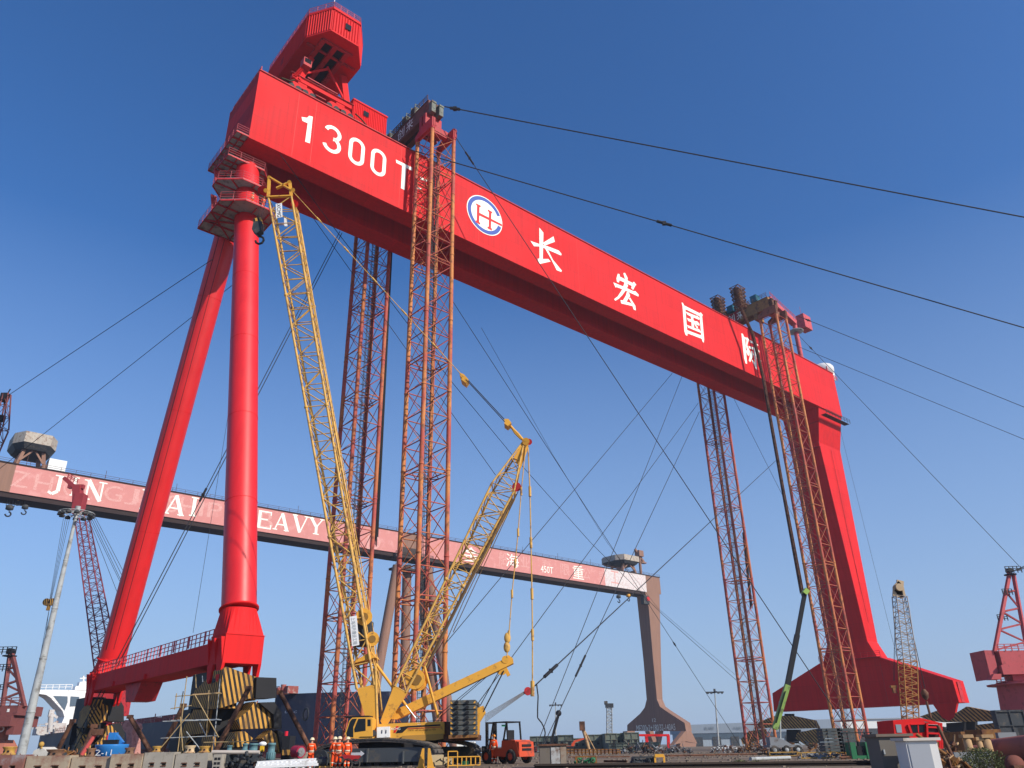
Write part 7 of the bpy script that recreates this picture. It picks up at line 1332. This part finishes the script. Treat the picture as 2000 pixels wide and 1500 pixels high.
Y = 70; a, b = wY(1663, 1468, Y), wY(1706, 1449, Y); g0 = gh(a.x); t = thing('generator', 'green generator skid under a black canopy frame', 'generator', loc=((a.x + b.x) / 2, Y, g0)); m = MB(); w_ = b.x - a.x; m.span((a.x, Y, g0), (a.x + w_ * .22, Y + 1.2, b.z)); m.span((b.x - w_ * .36, Y, g0), (b.x, Y + 1.2, b.z)); m.span((a.x, Y + .05, g0), (b.x, Y + 1.15, g0 + .25)); m.build('skid', GREEN, t); m = MB(); m.box((a.x + w_ * .45, Y + .5, g0 + .6), (.6, .6, .7)); m.tube((a.x + w_ * .45, Y + .5, g0 + .9), (a.x + w_ * .45, Y + .5, g0 + 1.3), .12); m.build('engine', BLACK, t); m = MB(); zc = wY(1663, 1432, Y).z
for x in (a.x - .1, b.x - .1): m.bar((x, Y, g0), (x, Y, zc), .07); m.bar((x, Y + 1.2, g0), (x, Y + 1.2, zc), .07)
m.span((a.x - .2, Y - .1, zc), (b.x, Y + 1.3, zc + .06)); m.build('canopy', BLACK, t)
Y = 48; t = thing('crane_cabin', 'bright red crane cabin with caged windows set on the ground', 'crane cabin', loc=GY(1790, Y)); f = lambda x, y, d=0: wY(x, y, Y + d); m = MB(); m.prism([f(*p) for p in ((1744, 1407), (1796, 1403), (1810, 1413), (1810, 1450), (1749, 1450))], (0, 2.2, 0)); bo = m.build('shell', RED, t); g0 = gh(f(1790, 1450).x)
m = MB(); m.prism([f(*p, -.03) for p in ((1779, 1416), (1806, 1415), (1806, 1430), (1781, 1431))], (0, .027, 0)); wn = m.build('window', GLASS, bo); m = MB(); m.prism([f(*p, -.03) for p in ((1749, 1415), (1760, 1415), (1762, 1431), (1752, 1431))], (0, .027, 0)); m.build('window', WGLASS, bo); m = MB(); m.bar(f(1793, 1415, -.04), f(1794, 1431, -.04), .06, .03); m.bar(f(1778, 1415, -.04), f(1807, 1414, -.04), .1, .05); m.bar(f(1774, 1415, -.06), f(1780, 1432, -.06), .12, .1); m.build('window_frame', RED, wn)
m = MB(); m.prism([f(*p) for p in ((1810, 1415), (1833, 1416), (1834, 1432), (1810, 1431))], (0, 2.0, 0)); m.prism([f(*p, .2) for p in ((1812, 1432), (1834, 1432), (1836, 1448), (1812, 1448))], (0, 1.6, 0)); m.build('front_glass', mat('cage_dark', (.07, .035, .03), .3), bo); m = MB()
for x in (1810, 1834, 1838): m.bar(f(x, 1412, -.1), f(x + 2, 1462, -.1), .1)
for y in (1413, 1420, 1432, 1446, 1460): m.bar(f(1810, y, -.1), f(1840, y + 1, -.1), .09)
for k in range(9): y = 1418 + k * 4.5; m.bar(f(1834, y, -.12), f(1840, y + .4, -.12), .05)
m.bar(f(1796, 1404, .1), f(1836, 1414, .1), .12); m.bar(f(1796, 1404, 2), f(1836, 1414, 2), .12); m.build('cage', RED, t); m = MB(); a, b = f(1749, 1450), f(1812, 1450); m.span((a.x, Y + .1, g0), (b.x, Y + 2.1, b.z - .003)); m.build('support', RUST, t)
m = MB(); m.prism([f(*p, .3) for p in ((1798, 1402.5), (1826, 1409), (1828, 1411), (1806, 1411))], (0, 1.5, 0)); m.build('roof_window', GREY, bo)
pgp = 'cut concrete piles standing in the clutter'
for x0, x1, y0, lb in ((1886, 1896, 1441, 'splintered pale pile beside the brown timber heap'), (1911, 1918, 1446, 'thin pale pile in the middle of the standing three'), (1922, 1934, 1441, 'splintered pale pile with flat cap beside the rusty box')):
    Y = 44; a, b = wY(x0, 1470, Y), wY(x1, y0, Y); g0 = gh(a.x); t = thing('concrete_pile', lb, 'pile', loc=((a.x + b.x) / 2, Y, g0), group=pgp); c = Vector(((a.x + b.x) / 2, Y, g0)); r = (b.x - a.x) / 2; m = MB(); m.lathe(c, [(r, 0), (r * .95, (b.z - g0) * .5), (r * .85, b.z - g0), (.01, b.z - g0)], 9); m.build('shaft', WOODT, t); m = MB(); m.box(Vector((c.x, Y, b.z + .08)), (r * 2.4, r * 2, .16)); m.build('cap', WOODT, t)
block('rusty_tank', 'rusty orange box behind the standing piles', 'tank', 1926, 1954, 1424, 1462, 52, 2, RUSTO, None, False)
block('grey_box', 'light grey door panel leaning before the rusty box', 'panel', 1956, 1984, 1430, 1460, 50, .3, GREY, None, False)
block('rusty_box', 'brown steel box behind the splintered piles', 'steel box', 1880, 1926, 1428, 1446, 60, 3, RUSTO, None, False)
block('steel_plate', 'flat grey steel plate behind the bush', 'plate', 1868, 1936, 1468, 1490, 40, .2, GREY, None, False)
q = wY(1985, 1494, 36); t = thing('steel_disc', 'rust brown round steel disc before the large salmon pipe', 'steel disc', loc=(q.x, 36, gh(q.x))); m = MB(); r = (wY(2003, 1490, 36).x - wY(1968, 1490, 36).x) / 2; m.lathe((q.x, 36, wY(1985, 1494, 36).z), [(.01, 0), (r, 0), (r, .2), (.01, .2)], 30, (0, 1, 0)); m.build('disc', mat('disc_brown', (.17, .06, .045), .8, var=.15), t); m = MB(); m.box((q.x, 36.1, gh(q.x) + .15), (r * 1.2, .6, .3)); m.build('chock', RUST, t)
t = thing('large_pipe', 'salmon red large pipe lying behind the steel disc', 'pipe', loc=GY(1975, 46)); m = MB(); m.tube(wY(1932, 1470, 46), wY(2080, 1455, 40), .62, n=26); m.tube(wY(1900, 1474, 47), wY(1960, 1468, 46), .45, n=20); m.build('pipe', mat('pipe_salmon', (.33, .11, .08), .7, var=.12, dirt=(.2, .08, .06), damt=.3), t); m = MB(); q = wY(1975, 1480, 45); m.span((q.x - .5, 44.6, gh(q.x)), (q.x + .5, 45.6, q.z)); m.build('cradle', RUST, t)
# bush and weeds
def bush(nm, lb, x, y, Y, w_, h, n, seed):
    random.seed(seed); q = wY(x, y, Y); q.z = gh(q.x); t = thing(nm, lb, 'bush', loc=q); m = MB(); st_ = MB()
    for k in range(26): a = random.random() * 6.28; e = q + Vector((math.cos(a) * w_ * .45 * random.random(), math.sin(a) * w_ * .3, h * random.uniform(.5, 1))); st_.tube(q + Vector((random.uniform(-.2, .2) * w_, 0, 0)), e, .012, .005, n=4)
    for k in range(n):
        u_, v_ = random.gauss(0, .27), random.gauss(0, .25); zz = random.random() ** .8 * h * math.exp(-(u_ * 2.2) ** 2) ; p = q + Vector((u_ * w_, v_ * w_ * .6, zz)); l = random.uniform(.06, .13); d = Vector((random.uniform(-1, 1), random.uniform(-1, 1), random.uniform(-.2, 1))).normalized(); s_ = d.cross(Vector((random.random(), random.random(), .3))).normalized() * l * .22
        m.add([p, p + d * l * .5 + s_, p + d * l, p + d * l * .5 - s_], [(0, 1, 2, 3)])
    m.build('foliage', LEAF, t); st_.build('stem', mat('stem_brown', (.09, .06, .04), .8), t)
bush('bush', 'scrubby green bush before the grey steel plate', 1924, 1499, 38, 2.6, .95, 2600, 21)
bush('weed_tuft', 'broader low weed tuft beyond the long dark beam', 1445, 1500, 50, 1.2, .3, 300, 22)
bush('weed_tuft', 'lower weed tuft in front of the pale pipe', 1480, 1501, 50, 1.2, .25, 300, 23)
# thin clutter on bare ground: gravel
random.seed(9); m = MB()
for k in range(2600):
    x = random.uniform(-20, 60); y = random.uniform(36, 130); s_ = random.uniform(.03, .11); p = Vector((x, y, gh(x) + s_ * .3)); m.box(p, (s_ * 2, s_ * 1.6, s_), Matrix.Rotation(random.random() * 3, 3, 'Z'))
o = m.build('gravel', mat('gravel_tan', (.2, .16, .12), .9, var=.4, scale=.8)); o['kind'] = 'stuff'
# ================================================================ GUY WIRES
gw = 'guy wires and stay cables'
def cable(lb, pts, r=.045, tb=None, mt=CABLE, sag=0):
    P = [Vector(p) for p in pts]; t = thing('guy_wire', lb, 'cable', loc=P[0], group=gw)
    if len(P) == 2 and sag: P = [P[0].lerp(P[1], i / 12) - Vector((0, 0, sag * 4 * (i / 12) * (1 - i / 12))) for i in range(13)]
    m = MB(); m.path(P, r, 5); m.build('wire', mt, t)
    if tb:
        a, b = tb; m = MB(); m.tube(a, b, r * 2.6, n=7); c = (a + b) / 2; m.box(c, (r * 6, r * 5, r * 6)); m.build('turnbuckle', BLACK, t)
    return t
Wv = lambda x, y, v: W(*gv(x, y, v))
def tog(P, Q):       # run on past Q to the ground
    d = Q - P; z = gh(Q.x); return P + d * ((P.z - z) / -d.z) if d.z < 0 else Q
P0 = Wv(868, 208, -5.5); Q0 = wY(2000, 424, 88); cable('thick wire from the emblem tower top across open sky', (P0, tog(P0, Q0)), .10, (Wv(880, 211, -5.5), P0.lerp(Q0, .03)))
P0 = Wv(800, 292, -1.5); Q0 = wY(2000, 640, 96); cable('thick wire crossing before the tower head, with block near sky centre', (P0, tog(P0, Q0)), .09, (P0.lerp(Q0, .43), P0.lerp(Q0, .455)))
P0 = Wv(1560, 618, -6); Q0 = wY(2000, 795, 150); cable('wire from the ochre beam end with clamp beside red machinery box', (P0, tog(P0, Q0)), .07, (P0.lerp(Q0, .035), P0.lerp(Q0, .06)))
P0 = Wv(1530, 665, -1); Q0 = wY(2000, 858, 150); cable('wire passing below the red pillar crane into open sky', (P0, tog(P0, Q0)), .06)
P0 = Wv(1560, 655, -6); Q0 = wY(1990, 1105, 150); cable('wire falling past the girder end to the red portal crane', (P0, Q0), .055, (P0.lerp(Q0, .06), P0.lerp(Q0, .075)))
P0 = Wv(1640, 835, .2); cable('thin rope hanging from the rigid leg platform to its sill', (P0, W(154, -3, 16)), .03)
P0 = Wv(886, 262, -5.2); Q0 = wY(1560, 1280, 100); cable('wire falling from the tower head past the emblem to the ground', (P0, tog(P0, Q0)), .06, (P0.lerp(Q0, .045), P0.lerp(Q0, .075)))
P0 = W(-2.4, -.5, 66); P0 = W(*gu(416, 506, -2)); Q0 = wY(0, 783, 100); cable('wire from the leg platform to the distant red jib tip', (P0, Q0 + (Q0 - P0) * .3), .045)
P0 = W(*gu(455, 556, 4)); Q0 = wY(0, 915, 120); cable('wire from behind the tube leg down past the cream trolley', (P0, tog(P0, Q0)), .045)
P0 = Wv(664, 452, 13); Q0 = Wv(269, 1212, 22); tbq = (P0.lerp(Q0, .72), P0.lerp(Q0, .75)); cable('backstay with turnbuckle slanting behind the upright tube leg', (P0, tog(P0, Q0)), .06, tbq)
P0 = Wv(668, 455, 13.4); Q0 = Wv(276, 1212, 22); cable('plain backstay parallel to the one with a turnbuckle', (P0, tog(P0, Q0)), .06)
P0 = Wv(444, 820, 30); Q0 = Wv(377, 1236, 30); cable('thin near-vertical rope between the two tube legs', (P0, Q0), .03)
pp = [(548, 300, .3), (561, 320, 0), (644, 434, -1), (749, 570, -2)]; cable('long sagging wire from under the 1300T end to the far yard', [Wv(548, 302, -.2)] + [Wv(x, y, v) for x, y, v in ((644, 434, 9), (749, 570, 18), (880, 743, 26), (1001, 889, 34), (1154, 1060, 42), (1296, 1202, 46), (1442, 1332, 50))], .06)
cable('straight wire from under 1300T down to the yellow mast', (Wv(602, 412, 10.8), Wv(968, 928, 10)), .05)
P0 = Wv(884, 588, 9); Q0 = Wv(1430, 1432, 30); cable('wire from behind the front tower down to far ground past brown leg', (P0, tog(P0, Q0)), .055, (P0.lerp(Q0, .74), P0.lerp(Q0, .75)))
cable('very thin wire starting under the emblem and running to the far yard', (Wv(940, 640, 10.6), Wv(1079, 887, 25), Wv(1186, 1060, 36), Wv(1286, 1189, 44), Wv(1436, 1318, 52)), .035)
P0 = Wv(1313, 729, 10.6); Q0 = Wv(870, 1257, -6); cable('wire of the fan that reaches down to the emblem tower foot', (P0, Q0), .05)
P0 = Wv(1364, 787, 14); Q0 = Wv(1017, 1260, -6); cable('wire from the shaded red tower crossing down to the crane tail', (P0, tog(P0, Q0)), .05)
P0 = Wv(1332, 735, 10.6); Q0 = Wv(1055, 1438, -10); cable('steep wire from the girder soffit to the curly hose', (P0, tog(P0, Q0)), .05)
P0 = Wv(1366, 804, 14); Q0 = Wv(1071, 1435, -10); cable('steepest stay with dark turnbuckle above the olive blocks', (P0, tog(P0, Q0)), .055, (P0.lerp(Q0, .86), P0.lerp(Q0, .90)))
P0 = Wv(1515, 900, 3); Q0 = wY(1044, 1340, 66); cable('long diagonal wire from the rigid leg tower to the small red pulley', (P0, Q0), .055, (P0.lerp(Q0, .965), P0.lerp(Q0, .985)))
P0 = Wv(1433, 778, 12); Q0 = Wv(1600, 1110, 20); cable('short wire between the shaded red tower and the rigid leg tower', (P0, Q0), .045)
cable('curly black hose dangling under the long diagonal wire', [wY(x, y, 66) for x, y in ((1048, 1336), (1051, 1360), (1050, 1385), (1050, 1402), (1058, 1412), (1063, 1422), (1065, 1432), (1063, 1442))], .055)
t = thing('pulley_rope', 'grey bundle of thin ropes from pulley down to crane tail', 'rope bundle', loc=wY(1030, 1350, 64)); m = MB()
for k in range(7): m.tube(wY(1028, 1348 + k * .8, 64), wY(947, 1396 + k * 2.4, 62), .018, n=4)
m.build('rope', mat('rope_grey', (.16, .16, .17), .7), t); m = MB(); q = wY(1031, 1350, 64); m.tube(q + Vector((0, -.2, 0)), q + Vector((0, .2, 0)), .3, n=14); m.build('pulley', REDW, t)
for x0, y0, lb in ((1182, 1395, 1), ): pass
t = thing('black_anchor', 'black slanted ground anchor post where guy wires meet', 'anchor', loc=GY(1078, 140)); m = MB(); m.bar(wY(1079, 1440, 140), wY(1091, 1394, 140), .45); m.bar(GY(1076, 140), wY(1079, 1440, 140), .5); m.build('post', BLACK, t); m = MB(); m.ball(wY(1091, 1393, 140), .5, 8); m.build('head', BLACK, t)

# ---------------------------------------------------------------- haze
if HAZE:
    hm = bpy.data.materials.new('haze_air'); hm.use_nodes = True; n_ = hm.node_tree.nodes; n_.clear(); o_ = n_.new('ShaderNodeOutputMaterial'); pv = n_.new('ShaderNodeVolumePrincipled')
    pv.inputs['Color'].default_value = (.72, .82, .95, 1); pv.inputs['Density'].default_value = HAZE; pv.inputs['Anisotropy'].default_value = .2; hm.node_tree.links.new(pv.outputs[0], o_.inputs['Volume'])
    m = MB(); m.span((-1000, -80, -4), (1450, 1550, 125)); o = m.build('haze', hm); o['kind'] = 'stuff'; S.cycles.volume_bounces = 0; S.cycles.volume_step_rate = 4
